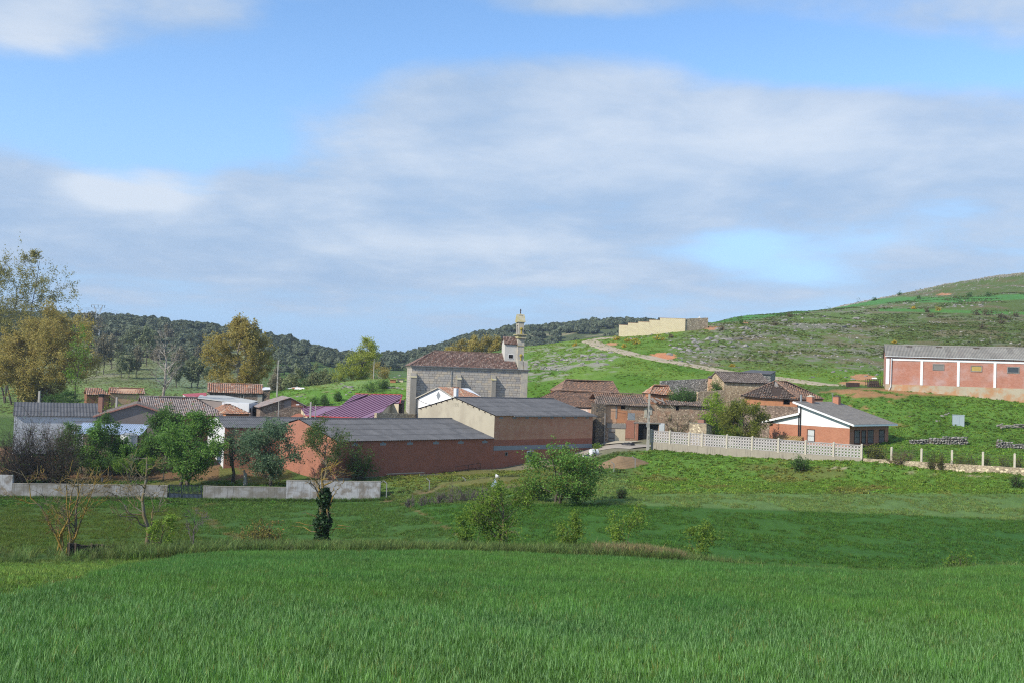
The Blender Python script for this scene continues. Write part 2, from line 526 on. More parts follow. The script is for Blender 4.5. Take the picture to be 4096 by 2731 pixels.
def m_leaf(name, ca, cb, trans=.5, rough=.6):
    ca = [x * 1.3 for x in ca]; cb = [x * 1.3 for x in cb]
    m, n, out = new_mat(name)
    a = n.new('ShaderNodeAttribute', attribute_name='tint')
    pos = n.new('ShaderNodeNewGeometry').outputs['Position']
    f = n.math('ADD', n.math('MULTIPLY', a.outputs['Fac'], .65), n.math('MULTIPLY', n.smooth(n.noise(pos, .7, 3, .6), .3, .7), .35))
    col = n.mix(f, c4(ca), c4(cb))
    oi = n.new('ShaderNodeObjectInfo').outputs['Random']
    hsv = n.new('ShaderNodeHueSaturation'); n.link(col, hsv.inputs['Color'])
    n.put(hsv.inputs['Value'], n.math('ADD', n.math('MULTIPLY', oi, .3), .85))
    d = n.new('ShaderNodeBsdfPrincipled'); n.link(hsv.outputs[0], d.inputs['Base Color']); d.inputs['Roughness'].default_value = rough
    d.inputs['Specular IOR Level'].default_value = .25
    tr = n.new('ShaderNodeBsdfTranslucent'); n.link(hsv.outputs[0], tr.inputs[0])
    mx = n.new('ShaderNodeMixShader'); mx.inputs[0].default_value = trans
    n.link(d.outputs[0], mx.inputs[1]); n.link(tr.outputs[0], mx.inputs[2]); n.link(mx.outputs[0], out.inputs[0])
    return m


def m_inst(name, trans=.3, rough=.6, amt=.5, tip=None, spec=.25):
    """scattered plants: colour comes with every plant (instance attribute tcol)"""
    m, n, out = new_mat(name)
    a = n.new('ShaderNodeAttribute', attribute_name='tcol', attribute_type='INSTANCER')
    b = n.new('ShaderNodeAttribute', attribute_name='tint')
    f = n.math('ADD', n.math('MULTIPLY', b.outputs['Fac'], amt * 2), 1 - amt)
    vm = n.new('ShaderNodeVectorMath', operation='SCALE'); n.link(a.outputs['Color'], vm.inputs[0]); n.link(f, vm.inputs['Scale'])
    col = vm.outputs[0]
    if tip is not None:
        col = n.mix(n.smooth(b.outputs['Fac'], .74, .9, 0, .75), col, c4(tip))  # random blades take this paler colour, highlights painted into the wheat
    d = n.new('ShaderNodeBsdfPrincipled'); n.link(col, d.inputs['Base Color']); d.inputs['Roughness'].default_value = rough
    d.inputs['Specular IOR Level'].default_value = spec
    tr = n.new('ShaderNodeBsdfTranslucent'); n.link(col, tr.inputs[0])
    mx = n.new('ShaderNodeMixShader'); mx.inputs[0].default_value = trans
    n.link(d.outputs[0], mx.inputs[1]); n.link(tr.outputs[0], mx.inputs[2]); n.link(mx.outputs[0], out.inputs[0])
    return m


M = {}
M['brick_red'] = m_brick('brick_red', (.30, .092, .052), (.36, .125, .072), (.23, .14, .11), dirt=(.15, .075, .055), dirtamt=.3)
M['brick_gable'] = m_brick('brick_gable', (.34, .13, .078), (.40, .17, .11), (.28, .17, .13), dirt=(.22, .11, .08), dirtamt=.4)
M['brick_pale'] = m_brick('brick_pale', (.45, .20, .12), (.49, .29, .18), (.33, .2, .14), rh=.11, bw=.3, dirt=(.38, .15, .09), dirtamt=.6)
M['brick_band'] = m_brick('brick_band', (.26, .115, .08), (.30, .14, .1), (.24, .18, .15), dirt=(.16, .1, .08))
M['brick_house'] = m_brick('brick_house', (.36, .14, .08), (.43, .19, .115), (.42, .22, .14), dirt=(.33, .11, .06), dirtamt=.25)
M['brick_barn'] = m_brick('brick_barn', (.39, .145, .088), (.47, .205, .14), (.43, .28, .23), bw=.33, rh=.12, dirt=(.45, .27, .22), dirtamt=.45, whiten=.4)
M['concrete'] = m_plain('concrete', (.42, .38, .29), .9, .14, .35, 5, c2=(.36, .32, .245), streak=.12)
M['concrete_grey'] = m_plain('concrete_grey', (.27, .25, .215), .9, .25, .8, 6, streak=.5)
M['band_grey'] = m_plain('band_grey', (.23, .25, .27), .9, .2, .8, 6)
M['whitewash_shaded'] = m_plain('whitewash_shaded', (.35, .355, .37), .9, .4, 1.1, 4, c2=(.19, .17, .15), streak=.7)  # stained whitewash, darkened further to carry cloud shade on the field wall
M['wall_grey_shaded'] = m_plain('wall_grey_shaded', (.17, .16, .14), .9, .35, .8, 5, c2=(.26, .26, .26), streak=.65)  # stained grey, its colour also lowered for the cloud shade
M['white'] = m_plain('white', (.80, .80, .79), .7, .06, .5, 5, bump=.05)
M['white_grey'] = m_plain('white_grey', (.62, .63, .64), .8, .12, .5, 5, streak=.15)
M['cream'] = m_plain('cream', (.55, .47, .33), .85, .15, .6, 6, streak=.15)
M['plaster_pink'] = m_plain('plaster_pink', (.50, .33, .22), .9, .2, .6, 5, c2=(.44, .25, .15), streak=.2)
M['plaster_grey'] = m_plain('plaster_grey', (.22, .185, .17), .9, .22, .6, 6)
M['peeling'] = m_plain('peeling', (.62, .55, .50), .9, .15, 1.2, 6, c2=(.46, .26, .18))
M['adobe'] = m_plain('adobe', (.43, .20, .10), .95, .28, .9, 6, c2=(.36, .16, .085))
M['adobe_shaded'] = m_plain('adobe_shaded', (.20, .09, .05), .95, .28, .9, 6)  # adobe darkened to carry the shade on one house front
M['stone_dark'] = m_rubble('stone_dark', (.10, .085, .07), (.2, .15, .1), (.05, .045, .04), 2.6)
M['rubble'] = m_rubble('rubble', (.30, .21, .15), (.44, .34, .24), (.25, .16, .11), 3.4, earth=(.38, .22, .14))
M['rubble_tan'] = m_rubble('rubble_tan', (.42, .31, .19), (.52, .42, .28), (.34, .24, .15), 3.2)
M['rubble_brown'] = m_rubble('rubble_brown', (.20, .14, .105), (.3, .23, .18), (.13, .1, .08), 3.0)
M['rubble_grey'] = m_rubble('rubble_grey', (.22, .21, .19), (.4, .38, .34), (.07, .065, .06), 3.2)
M['rubble_yellow'] = m_rubble('rubble_yellow', (.36, .29, .19), (.52, .44, .3), (.26, .2, .14), 2.7)
M['ashlar'] = m_tint('ashlar', [(.36, .335, .3), (.44, .405, .35), (.31, .29, .27), (.5, .43, .33), (.40, .375, .335), (.38, .35, .315)], .9, .3, rnd=True, sc2=4)
M['ashlar_t'] = m_tint('ashlar_t', [(.36, .335, .3), (.44, .405, .35), (.31, .29, .27), (.5, .43, .33), (.40, .375, .335)], .9, .3, sc2=4)
M['joint'] = m_plain('joint', (.19, .175, .16), .95, .2, 1, 5)
M['stone_pale'] = m_plain('stone_pale', (.46, .42, .33), .9, .28, 1.2, 7, c2=(.34, .32, .29), streak=.25)
M['stone_lichen'] = m_plain('stone_lichen', (.38, .35, .26), .95, .35, 1.5, 7, c2=(.36, .32, .12))
M['block_yellow'] = m_tint('block_yellow', [(.72, .6, .38), (.76, .65, .43), (.68, .56, .36)], .9, .15)
M['drystone'] = m_tint('drystone', [(.13, .125, .115), (.25, .24, .215), (.18, .17, .155), (.33, .31, .28)], .95, .3, rnd=True, sc2=5)
M['rock'] = m_tint('rock', [(.15, .142, .13), (.26, .245, .225), (.19, .178, .16), (.23, .21, .19)], .95, .6, rnd=True, sc2=2.2, bump=.6)
M['rock_earth'] = m_plain('rock_earth', (.45, .2, .1), .95, .3, .5, 3, c2=(.34, .29, .24))
M['tile_church'] = m_tint('tile_church', [(.105, .068, .055), (.17, .1, .08), (.24, .165, .135), (.13, .08, .068), (.31, .235, .195), (.095, .065, .056), (.2, .105, .075)], .85, .3)
M['tile_old'] = m_tint('tile_old', [(.14, .095, .07), (.25, .15, .105), (.19, .125, .095), (.35, .2, .125), (.11, .08, .066), (.28, .19, .14)], .9, .35, lichen=(.11, .095, .08))
M['tile_dark'] = m_tint('tile_dark', [(.10, .085, .075), (.16, .13, .115), (.2, .17, .15), (.12, .095, .08), (.24, .2, .17)], .9, .35)
M['tile_dark_r'] = m_tint('tile_dark_r', [(.10, .085, .072), (.17, .135, .11), (.2, .16, .135), (.12, .095, .08), (.25, .2, .165), (.24, .14, .09)], .9, .35, rnd=True)
M['tile_warm'] = m_tint('tile_warm', [(.33, .17, .11), (.42, .27, .2), (.24, .13, .09), (.45, .2, .1), (.3, .2, .15), (.5, .4, .3)], .9, .3)
M['tile_grey'] = m_tint('tile_grey', [(.2, .165, .15), (.31, .27, .25), (.25, .2, .18), (.36, .31, .29), (.3, .17, .12)], .9, .3)
M['tile_new'] = m_tint('tile_new', [(.18, .165, .15), (.25, .23, .205), (.215, .195, .175)], .8, .2)
M['tile_moss'] = m_tint('tile_moss', [(.33, .2, .1), (.38, .27, .12), (.3, .22, .08)], .9, .35, lichen=(.3, .23, .05))
M['roof_bed'] = m_plain('roof_bed', (.05, .035, .028), .95, .3, 1, 6)
M['fibre_dark'] = m_tint('fibre_dark', [(.082, .084, .09), (.105, .106, .112)], .85, .5, sc2=3.5)
M['fibre_grey'] = m_tint('fibre_grey', [(.19, .18, .16), (.25, .24, .215), (.215, .2, .18)], .85, .35, sc2=3)
M['fibre_blue'] = m_tint('fibre_blue', [(.29, .36, .48), (.33, .4, .51)], .5, .15)
M['sheet_grey'] = m_plain('sheet_grey', (.40, .40, .38), .7, .2, .6, 5)
M['purple'] = m_plain('purple', (.255, .13, .195), .4, .2, .4, 3, metal=.1, spec=.5)
M['purple_seam'] = m_plain('purple_seam', (.13, .045, .09), .5, .2)
M['red_metal'] = m_plain('red_metal', (.36, .045, .05), .5, .2, spec=.4)
M['zinc'] = m_plain('zinc', (.32, .33, .33), .5, .2, metal=.4)
M['wood_grey'] = m_plain('wood_grey', (.24, .22, .2), .9, .4, 2, 9)
M['wood_dark'] = m_plain('wood_dark', (.085, .065, .05), .9, .35, 2, 9)
M['dark'] = m_plain('dark', (.012, .011, .01), .9, .2)
M['iron'] = m_plain('iron', (.06, .035, .03), .7, .3)
M['black'] = m_plain('black', (.02, .02, .022), .6, .2)
M['glass'] = m_plain('glass', (.05, .06, .065), .12, .2, spec=.6)
M['blind'] = m_plain('blind', (.72, .76, .76), .6, .08)
M['blind_grey'] = m_plain('blind_grey', (.2, .19, .175), .5, .2)
M['yellow_glass'] = m_plain('yellow_glass', (.42, .3, .09), .5, .4, 2, 6)
M['gate_blue'] = m_plain('gate_blue', (.012, .02, .03), .5, .2)
M['gate_panel'] = m_plain('gate_panel', (.055, .075, .105), .5, .2, streak=.3)
M['box_blue'] = m_plain('box_blue', (.31, .37, .40), .6, .1)
M['post'] = m_plain('post', (.50, .45, .36), .9, .2, 1.5, 7, streak=.25)
M['pole'] = m_plain('pole', (.36, .34, .30), .9, .2, 1, 6)
M['lattice'] = m_plain('lattice', (.47, .435, .42), .9, .12, 1, 6)
M['asphalt'] = m_plain('asphalt', (.32, .28, .23), .95, .2, .6, 6)
M['dirt_road'] = m_plain('dirt_road', (.36, .30, .215), .95, .22, .4, 3)
M['mound'] = m_plain('mound', (.2, .135, .075), .95, .4, .7, 4, bump=.8)
M['wicker'] = m_plain('wicker', (.035, .032, .028), .9, .4, 3, 12)
M['galv'] = m_plain('galv', (.22, .225, .22), .6, .2)
M['wire'] = m_plain('wire', (.06, .06, .06), .6, .1)
M['yellow_lichen'] = m_plain('yellow_lichen', (.32, .25, .04), .95, .4, 2, 8)
M['bark'] = m_plain('bark', (.085, .07, .055), .95, .35, 2, 9, bump=.5)
M['bark_pale'] = m_plain('bark_pale', (.36, .33, .28), .95, .35, 1.2, 7, c2=(.17, .145, .11), bump=.5)
M['bark_lichen'] = m_plain('bark_lichen', (.25, .165, .03), .95, .35, 1.6, 7, c2=(.13, .11, .08), bump=.5)
M['bark_mix'] = m_plain('bark_mix', (.17, .13, .055), .95, .35, 1.6, 7, c2=(.15, .14, .12), bump=.5)
M['twig'] = m_plain('twig', (.075, .06, .042), .95, .3, 1.5, 6)
M['twig_dark'] = m_plain('twig_dark', (.05, .042, .035), .95, .3, 1.5, 6)
M['twig_grey'] = m_plain('twig_grey', (.13, .11, .105), .95, .3, 1.5, 6)
M['brush_red'] = m_plain('brush_red', (.17, .12, .085), .95, .3, 1.5, 6)
L = {}
L['ochre'] = m_leaf('leaf_ochre', (.25, .2, .045), (.42, .35, .11))
L['ochre_green'] = m_leaf('leaf_ochre_green', (.19, .18, .05), (.34, .31, .1))
L['dark'] = m_leaf('leaf_dark', (.042, .088, .022), (.1, .18, .042))
L['spring'] = m_leaf('leaf_spring', (.085, .15, .02), (.2, .29, .04))
L['mid'] = m_leaf('leaf_mid', (.065, .145, .025), (.15, .265, .052))
L['fresh'] = m_leaf('leaf_fresh', (.07, .14, .018), (.18, .27, .035))
L['lime'] = m_leaf('leaf_lime', (.12, .2, .02), (.27, .37, .04))
L['olive'] = m_leaf('leaf_olive', (.08, .1, .015), (.19, .2, .035))
L['grey'] = m_leaf('leaf_grey', (.05, .105, .035), (.18, .25, .15))
L['pine'] = m_leaf('leaf_pine', (.10, .12, .06), (.2, .23, .12), .3)
L['brown'] = m_leaf('leaf_brown', (.13, .12, .075), (.22, .2, .13), .3)
L['oak'] = m_leaf('leaf_oak', (.055, .07, .04), (.125, .15, .09), .25)
L['ivy'] = m_leaf('leaf_ivy', (.012, .03, .01), (.035, .08, .025), .15, .45)
L['willow'] = m_leaf('leaf_willow', (.17, .2, .03), (.33, .36, .07))
L['pale'] = m_leaf('leaf_pale', (.13, .15, .06), (.24, .27, .12), .3)
L['gorse'] = m_leaf('leaf_gorse', (.12, .1, .02), (.55, .38, .02), .2)
L['shrub'] = m_leaf('leaf_shrub', (.07, .065, .03), (.13, .1, .05), .2)
L['rust'] = m_leaf('leaf_rust', (.16, .1, .03), (.2, .2, .04), .3)

# ------------------------------------------------------------------ the ground: one sheet, own colour of every field in its vertices
XG = YG[:, None] * TG[None, :]; YY = np.repeat(YG[:, None], len(TG), 1)
PU, PV = to_pix(XG, YY, ZG)


def lerp3(a, b, f):
    return a * (1 - f[..., None]) + np.asarray(b)[None, None, :] * f[..., None]


def line_u(v, pts):
    """picture column of a boundary at picture row v"""
    p = sorted(pts, key=lambda q: q[1])
    return np.interp(v, [q[1] for q in p], [q[0] for q in p])


WHEAT_EDGE = ([-1500, 0, 120, 250, 400, 500, 640, 760, 900], [2700, 2425, 2395, 2352, 2316, 2290, 2258, 2230, 2190])


def wheat_mask(u, v, Y):
    return (v > np.interp(u, *WHEAT_EDGE)) & (Y < 55.5)


def band(val, a, b, s):
    return sstep(val, a - s, a + s) * (1 - sstep(val, b - s, b + s))


def ground_cols():
    nz = fbm(XG / 5, YY / 5, 21); nz2 = fbm(XG / 22, YY / 22, 31); nz3 = fbm(XG / 1.6, YY / 1.6, 41)
    U, V = PU, PV
    col = np.zeros(XG.shape + (3,)) + np.array((.075, .13, .032))
    wob = (nz - .5) * 60
    # foreground
    near = YY < 62
    wm = wheat_mask(U, V, YY)
    col[near] = (.10, .19, .04)
    yel = np.clip((nz3 - .45) * 2, 0, 1) * near
    col = lerp3(col, (.13, .19, .045), yel * .4)
    edge = near & (np.abs(V - np.interp(U, *WHEAT_EDGE)) < 26) & (U < 330)
    col[edge] = (.16, .13, .05)
    col[wm] = (.03, .05, .016)
    # berm
    col = lerp3(col, (.07, .125, .032), band(YY, 56, 63.5, .7))
    # fields between the berm and the walls
    f_mid = band(YY, 63.5, 126, .5)
    bound = line_u(V + wob * .2, [(1555, 1990), (1600, 2012), (1690, 2055), (1760, 2100), (1900, 2180), (1990, 2230)])
    left = f_mid * (1 - sstep(U - bound, -8, 8))
    lf = np.array((.058, .125, .026))
    col = lerp3(col, lf, left)
    oliv = left * sstep(-(U - line_u(V, [(700, 1990), (740, 2060), (800, 2130), (840, 2180)])), -20, 20)
    col = lerp3(col, (.068, .105, .016), oliv * np.clip(.75 + (nz - .5), 0, 1))
    vlush = oliv * sstep(2030 - V + wob * .5, -12, 12)
    col = lerp3(col, (.045, .12, .02), vlush * .8)
    track = left * band(np.abs(U - line_u(V, [(860, 2010), (790, 2040), (880, 2110), (960, 2150)])), -1, 26, 10) * sstep(nz3, .42, .6)
    col = lerp3(col, (.16, .12, .06), track * .55)
    crop = band(YY, 63.5, 100.5, .6) * sstep(U - bound, -8, 8)
    crop = np.maximum(crop, f_mid * sstep(U - bound, -8, 8) * sstep(V - np.interp(U, [1500, 1900, 2100, 2380, 2612, 2960, 3308, 3657, 4096], [2004, 2018, 2022, 2030, 2030, 2034, 2052, 2060, 2082]) + wob * .12, -4, 4))
    col = lerp3(col, (.05, .125, .02), crop)  # crop green, darkened further to hold the cloud shade over this field
    col = lerp3(col, (.04, .12, .025), crop * sstep(nz2, .5, .7) * .6)
    col = lerp3(col, (.17, .13, .055), f_mid * band(np.abs(U - bound - 10), -1, 13, 7) * sstep(nz3, .35, .6) * (V > 2000))
    mead = band(YY, 99, 131, 3) * sstep(U, 1900, 2000) * (1 - crop)
    mead = mead * sstep(V, 1900, 1910)
    col = lerp3(col, (.115, .19, .055), mead)
    col = lerp3(col, (.09, .165, .04), mead * sstep(nz2, .5, .62))
    col = lerp3(col, (.2, .16, .10), mead * sstep(nz3 * .5 + nz * .5, .62, .72) * sstep(nz2, .42, .6) * .8)
    # yard behind the wire fence, in front of the brick barn
    yard = band(YY, 119, 152, 2) * band(U, 1528, 2330, 12) * sstep(2012 - V, -4, 4)
    col = lerp3(col, (.085, .14, .035), yard)
    col = lerp3(col, (.18, .12, .07), yard * sstep(nz, .5, .62) * .8)
    col = lerp3(col, (.14, .17, .03), yard * sstep(1950 - V, 0, 10) * .5)
    # orchard soil
    orch = band(YY, 126.5, 160, .6) * (1 - sstep(U, 1140, 1180))
    col = lerp3(col, (.17, .10, .055), orch)
    col = lerp3(col, (.06, .14, .025), orch * np.clip(sstep(V, 1912, 1926) + (U > 880) * sstep(nz, .5, .6), 0, 1))
    col = lerp3(col, (.2, .13, .05), orch * sstep(nz, .5, .65) * .5)
    # bank under the garden wall
    bank = band(YY, 112, 148, 3) * sstep(U, 2500, 2560) * sstep(1972 - V + wob * .1, -6, 6)
    col = lerp3(col, (.10, .19, .03), bank)
    col = lerp3(col, (.13, .14, .04), bank * sstep(nz, .55, .68) * .7)
    col = lerp3(col, (.34, .28, .19), bank * band(V - np.interp(U, [3340, 3690, 4096], [1867, 1889, 1910]), -1.5, 3.0, 2) * (U > 3330) * sstep(nz, .38, .5))
    # garden, grass up to the big barn
    g = band(YY, 139, 184, 2) * sstep(U, 2560, 2620)
    col = lerp3(col, (.10, .195, .032), g)
    col = lerp3(col, (.075, .155, .022), g * sstep(nz, .48, .6))
    scarp = band(YY, 166, 187, 3) * sstep(U, 3230, 3300)
    soil = scarp * np.clip(sstep(nz3 * .4 + nz * .6, .52, .62) * sstep(3640 - U, -40, 60) + band(V, 1562, 1580, 5) * sstep(U, 3540, 3580) * sstep(nz3, .36, .55), 0, 1)
    col = lerp3(col, (.33, .17, .085), soil * .9)
    # village streets
    vil = band(YY, 148, 212, 2) * (1 - sstep(U, 2580, 2640)) * sstep(U, 1120, 1180)
    col = lerp3(col, (.24, .2, .15), vil * .7)
    # knoll beside the church
    kn = band(YY, 186, 240, 3) * band(U, 1000, 1660, 25) * sstep(1640 - V, -8, 8)
    col = lerp3(col, (.11, .22, .035), kn)
    col = lerp3(col, (.16, .25, .07), kn * sstep(1556 - V, -5, 5))
    col = lerp3(col, (.24, .2, .13), kn * sstep(nz3 * .6 + nz * .4, .6, .7) * .5)
    # left hillside with the pines
    lh = band(YY, 205, 640, 10) * (1 - sstep(U, 950, 1100))
    col = lerp3(col, (.19, .215, .09), lh)
    col = lerp3(col, (.14, .17, .065), lh * sstep(nz2, .45, .6))
    col = lerp3(col, (.22, .2, .14), lh * sstep(nz, .56, .7) * .7)
    col = lerp3(col, (.12, .22, .04), lh * sstep(V, 1520, 1560) * .7)
    col = lerp3(col, (.16, .21, .13), band(YY, 330, 600, 30) * band(U, 620, 900, 40) * .7)
    # far woods
    far = sstep(YY, 560, 680)
    col = lerp3(col, (.08, .10, .045), far)
    col = lerp3(col, (.22, .2, .12), far * sstep(nz2, .62, .7))
    # the hill on the right
    rh = band(YY, 196, 640, 8) * sstep(U, 1990, 2060)
    col = lerp3(col, (.125, .215, .034), rh)
    col = lerp3(col, (.075, .165, .018), rh * sstep(nz2, .45, .6) * .8)
    olive = rh * sstep(U + (nz2 - .5) * 300 - np.interp(V, [1250, 1330, 1440, 1500], [2950, 2680, 2690, 3000]), -60, 80) * sstep(1478 - V + wob * .3, -14, 14)
    col = lerp3(col, (.115, .172, .045), olive)
    col = lerp3(col, (.085, .12, .032), olive * sstep(U, 3400, 3700) * .8)
    col = lerp3(col, (.19, .175, .14), olive * sstep(nz3 * .45 + nz * .25 + nz2 * .3, .52, .6) * (.8 - .3 * sstep(U, 3500, 3800)))
    col = lerp3(col, (.16, .12, .07), olive * sstep(fbm(XG / 9, YY / 9, 77), .58, .7) * .6)
    field = band(V - np.interp(U, [2830, 3000, 3300, 3600, 3800, 4096], [1290, 1274, 1234, 1204, 1206, 1192]), -16, 6, 4) * rh * (U > 2820) * (YY < 530)
    col = lerp3(col, (.075, .2, .05), field)
    t2 = band(V - np.interp(U, [3500, 3700, 4096], [1236, 1240, 1252]), -3, 9, 3) * rh * (U > 3520)
    col = lerp3(col, (.075, .19, .04), t2)
    tops = sstep(YY, 515, 545) * sstep(U, 3000, 3300) * (1 - sstep(YY, 640, 700))
    col = lerp3(col, (.2, .19, .10), tops)
    col = lerp3(col, (.42, .39, .33), tops * sstep(nz3 * .6 + nz * .4, .47, .58) * sstep(V - np.interp(U, [3396, 4096], [1212, 1092]), 60, 6))
    outc = rh * band(U, 2090, 2480, 25) * band(V - np.interp(U, [2090, 2500], [1470, 1425]), -70, 62, 18)
    col = lerp3(col, (.27, .25, .215), outc * sstep(nz3 * .55 + nz * .45, .49, .6) * .8)
    red = rh * (((U - 2650) / 55) ** 2 + ((V - 1426) / 15) ** 2 < 1 + (nz3 - .5))
    col[red > .5] = (.5, .22, .11)
    for (uu, vv, ru, rv) in [(2850, 1312, 40, 7), (2450, 1376, 26, 6), (2985, 1292, 14, 4), (3775, 1178, 26, 5), (3420, 1532, 60, 10), (3450, 1508, 50, 12)]:
        m_ = rh * ((((U - uu) / ru) ** 2 + ((V - vv) / rv) ** 2 < 1 + 1.5 * (nz3 - .5)) & (YY > 190))
        col = lerp3(col, (.45, .22, .12), m_ * .9)
    col *= (.86 + .28 * nz3)[..., None]
    return np.clip(col, .005, .9)


GCOL = ground_cols()


def gcol(x, y):
    t = x / y
    i = np.clip(np.searchsorted(YG, y), 0, len(YG) - 1); j = np.clip(np.searchsorted(TG, t), 0, len(TG) - 1)
    return GCOL[i, j]


def m_ground():
    m, n, out = new_mat('ground_cover')
    a = n.new('ShaderNodeAttribute', attribute_name='cover')
    pos = n.new('ShaderNodeNewGeometry').outputs['Position']
    col = vary(n, n.scale(pos, (1, .5, 1)), a.outputs['Color'], .36, 1.1, 4.5)
    b = n.noise(pos, 2.5, 6, .7)
    p = principled(n, out, col, .95, 0, b, .9, .25, .1)
    return m


nY, nT = XG.shape
ii, jj = np.meshgrid(np.arange(nY - 1), np.arange(nT - 1), indexing='ij')
q = np.stack([ii * nT + jj, ii * nT + jj + 1, (ii + 1) * nT + jj + 1, (ii + 1) * nT + jj], -1).reshape(-1, 4)
ground = np_mesh('ground', np.stack([XG, YY, ZG], -1).reshape(-1, 3), q, [m_ground()], smooth=True)
at = ground.data.attributes.new('cover', 'FLOAT_COLOR', 'POINT')
at.data.foreach_set('color', np.concatenate([GCOL.reshape(-1, 3), np.ones((nY * nT, 1))], 1).astype(np.float32).ravel())
tag(ground, 'grassy valley ground with fields, village yards and rocky hillsides', None, None, 'structure')


# ------------------------------------------------------------------ scattered plants (stuff): instances on computed points
def scatter(name, pts, rot, scl, col, pick, protos, label):
    me = bpy.data.meshes.new(name)
    n_ = len(pts); me.vertices.add(n_); me.vertices.foreach_set('co', np.ascontiguousarray(pts, np.float32).ravel())
    o = bpy.data.objects.new(name, me); C.objects.link(o)
    a = me.attributes.new('rot', 'FLOAT_VECTOR', 'POINT'); a.data.foreach_set('vector', np.ascontiguousarray(rot, np.float32).ravel())
    a = me.attributes.new('scl', 'FLOAT_VECTOR', 'POINT'); a.data.foreach_set('vector', np.ascontiguousarray(scl, np.float32).ravel())
    a = me.attributes.new('tcol', 'FLOAT_COLOR', 'POINT'); a.data.foreach_set('color', np.concatenate([col, np.ones((n_, 1))], 1).astype(np.float32).ravel())
    a = me.attributes.new('pick', 'INT', 'POINT'); a.data.foreach_set('value', np.ascontiguousarray(pick, np.int32))
    g = bpy.data.node_groups.new(name, 'GeometryNodeTree')
    g.interface.new_socket('Geometry', in_out='INPUT', socket_type='NodeSocketGeometry')
    g.interface.new_socket('Geometry', in_out='OUTPUT', socket_type='NodeSocketGeometry')
    N = NT(g)
    gi = N.new('NodeGroupInput'); go = N.new('NodeGroupOutput')
    jn = N.new('GeometryNodeJoinGeometry')
    for p in reversed(protos):
        oi = N.new('GeometryNodeObjectInfo'); oi.inputs['Object'].default_value = p
        oi.inputs['As Instance'].default_value = True
        N.link(oi.outputs['Geometry'], jn.inputs[0])
    ip = N.new('GeometryNodeInstanceOnPoints'); ip.inputs['Pick Instance'].default_value = True
    N.link(gi.outputs[0], ip.inputs['Points']); N.link(jn.outputs[0], ip.inputs['Instance'])

    def attr(nm, ty):
        x = N.new('GeometryNodeInputNamedAttribute', data_type=ty); x.inputs[0].default_value = nm
        return x.outputs[0]
    N.link(attr('pick', 'INT'), ip.inputs['Instance Index'])
    e2r = N.new('FunctionNodeEulerToRotation'); N.link(attr('rot', 'FLOAT_VECTOR'), e2r.inputs[0])
    N.link(e2r.outputs[0], ip.inputs['Rotation']); N.link(attr('scl', 'FLOAT_VECTOR'), ip.inputs['Scale'])
    N.link(ip.outputs[0], go.inputs[0])
    md = o.modifiers.new('scatter', 'NODES'); md.node_group = g
    tag(o, label, None, None, 'stuff')
    return o


def proto(name, me_obj):
    """prototype meshes live outside the scene"""
    C.objects.unlink(me_obj); me_obj.name = name
    return me_obj


def blades(name, n, rad, hmin, hmax, wid, lean, mat, seed, seg=2, curl=.6):
    r = np.random.default_rng(seed); V = []; F = []; T = []
    for _ in range(n):
        a = r.uniform(0, 6.283); q_ = rad * math.sqrt(r.uniform()); bx, by = q_ * math.cos(a), q_ * math.sin(a)
        h = r.uniform(hmin, hmax); d = r.uniform(0, 6.283); ln = lean * r.uniform(.3, 1.3); wv = wid * r.uniform(.7, 1.3)
        fx, fy = math.cos(d + 1.57 + r.uniform(-.9, .9)) * wv / 2, math.sin(d + 1.57 + r.uniform(-.9, .9)) * wv / 2
        b = len(V); t = r.uniform()
        for k in range(seg + 1):
            s = k / seg; off = ln * h * s ** 2; z = h * (s - curl * ln * s ** 3 * .5)
            ww = 1 - .25 * s if k < seg else .12
            cx, cy = bx + math.cos(d) * off, by + math.sin(d) * off
            V += [(cx - fx * ww, cy - fy * ww, z), (cx + fx * ww, cy + fy * ww, z)]
        for k in range(seg):
            F.append((b + 2 * k, b + 2 * k + 1, b + 2 * k + 3, b + 2 * k + 2)); T.append(t)
    return proto(name, np_mesh(name, np.array(V), np.array(F), [mat], tint=np.array(T)))


def poly_pts(n, t0, t1, y0, y1, seed, power=1.0):
    """random ground points in a wedge, uniform in area"""
    r = np.random.default_rng(seed)
    y = np.sqrt(r.uniform(y0 ** 2, y1 ** 2, n)) if power == 1 else y0 + (y1 - y0) * r.uniform(0, 1, n)
    t = r.uniform(t0, t1, n)
    return t * y, y


mi_wheat = m_inst('wheat_blade', .42, .5, .45, tip=(.28, .47, .19), spec=.22)
mi_grass = m_inst('grass_blade', .45, .6, .35)
W = [blades('wheat_clump', 20, .13, .24, .42, .0115, .34, mi_wheat, 10 + k, 3) for k in range(5)]
WF = [blades('wheat_clump_far', 26, .22, .24, .42, .016, .34, mi_wheat, 30 + k, 2) for k in range(4)]
G1 = [blades('grass_tuft', 16, .22, .12, .34, .03, .8, mi_grass, 50 + k, 2) for k in range(4)]
G2 = [blades('tall_grass', 26, .28, .3, .85, .022, .5, mi_grass, 60 + k, 3) for k in range(4)]
G3 = [blades('weed_clump', 24, .3, .1, .32, .10, 1.0, mi_grass, 70 + k, 2) for k in range(4)]


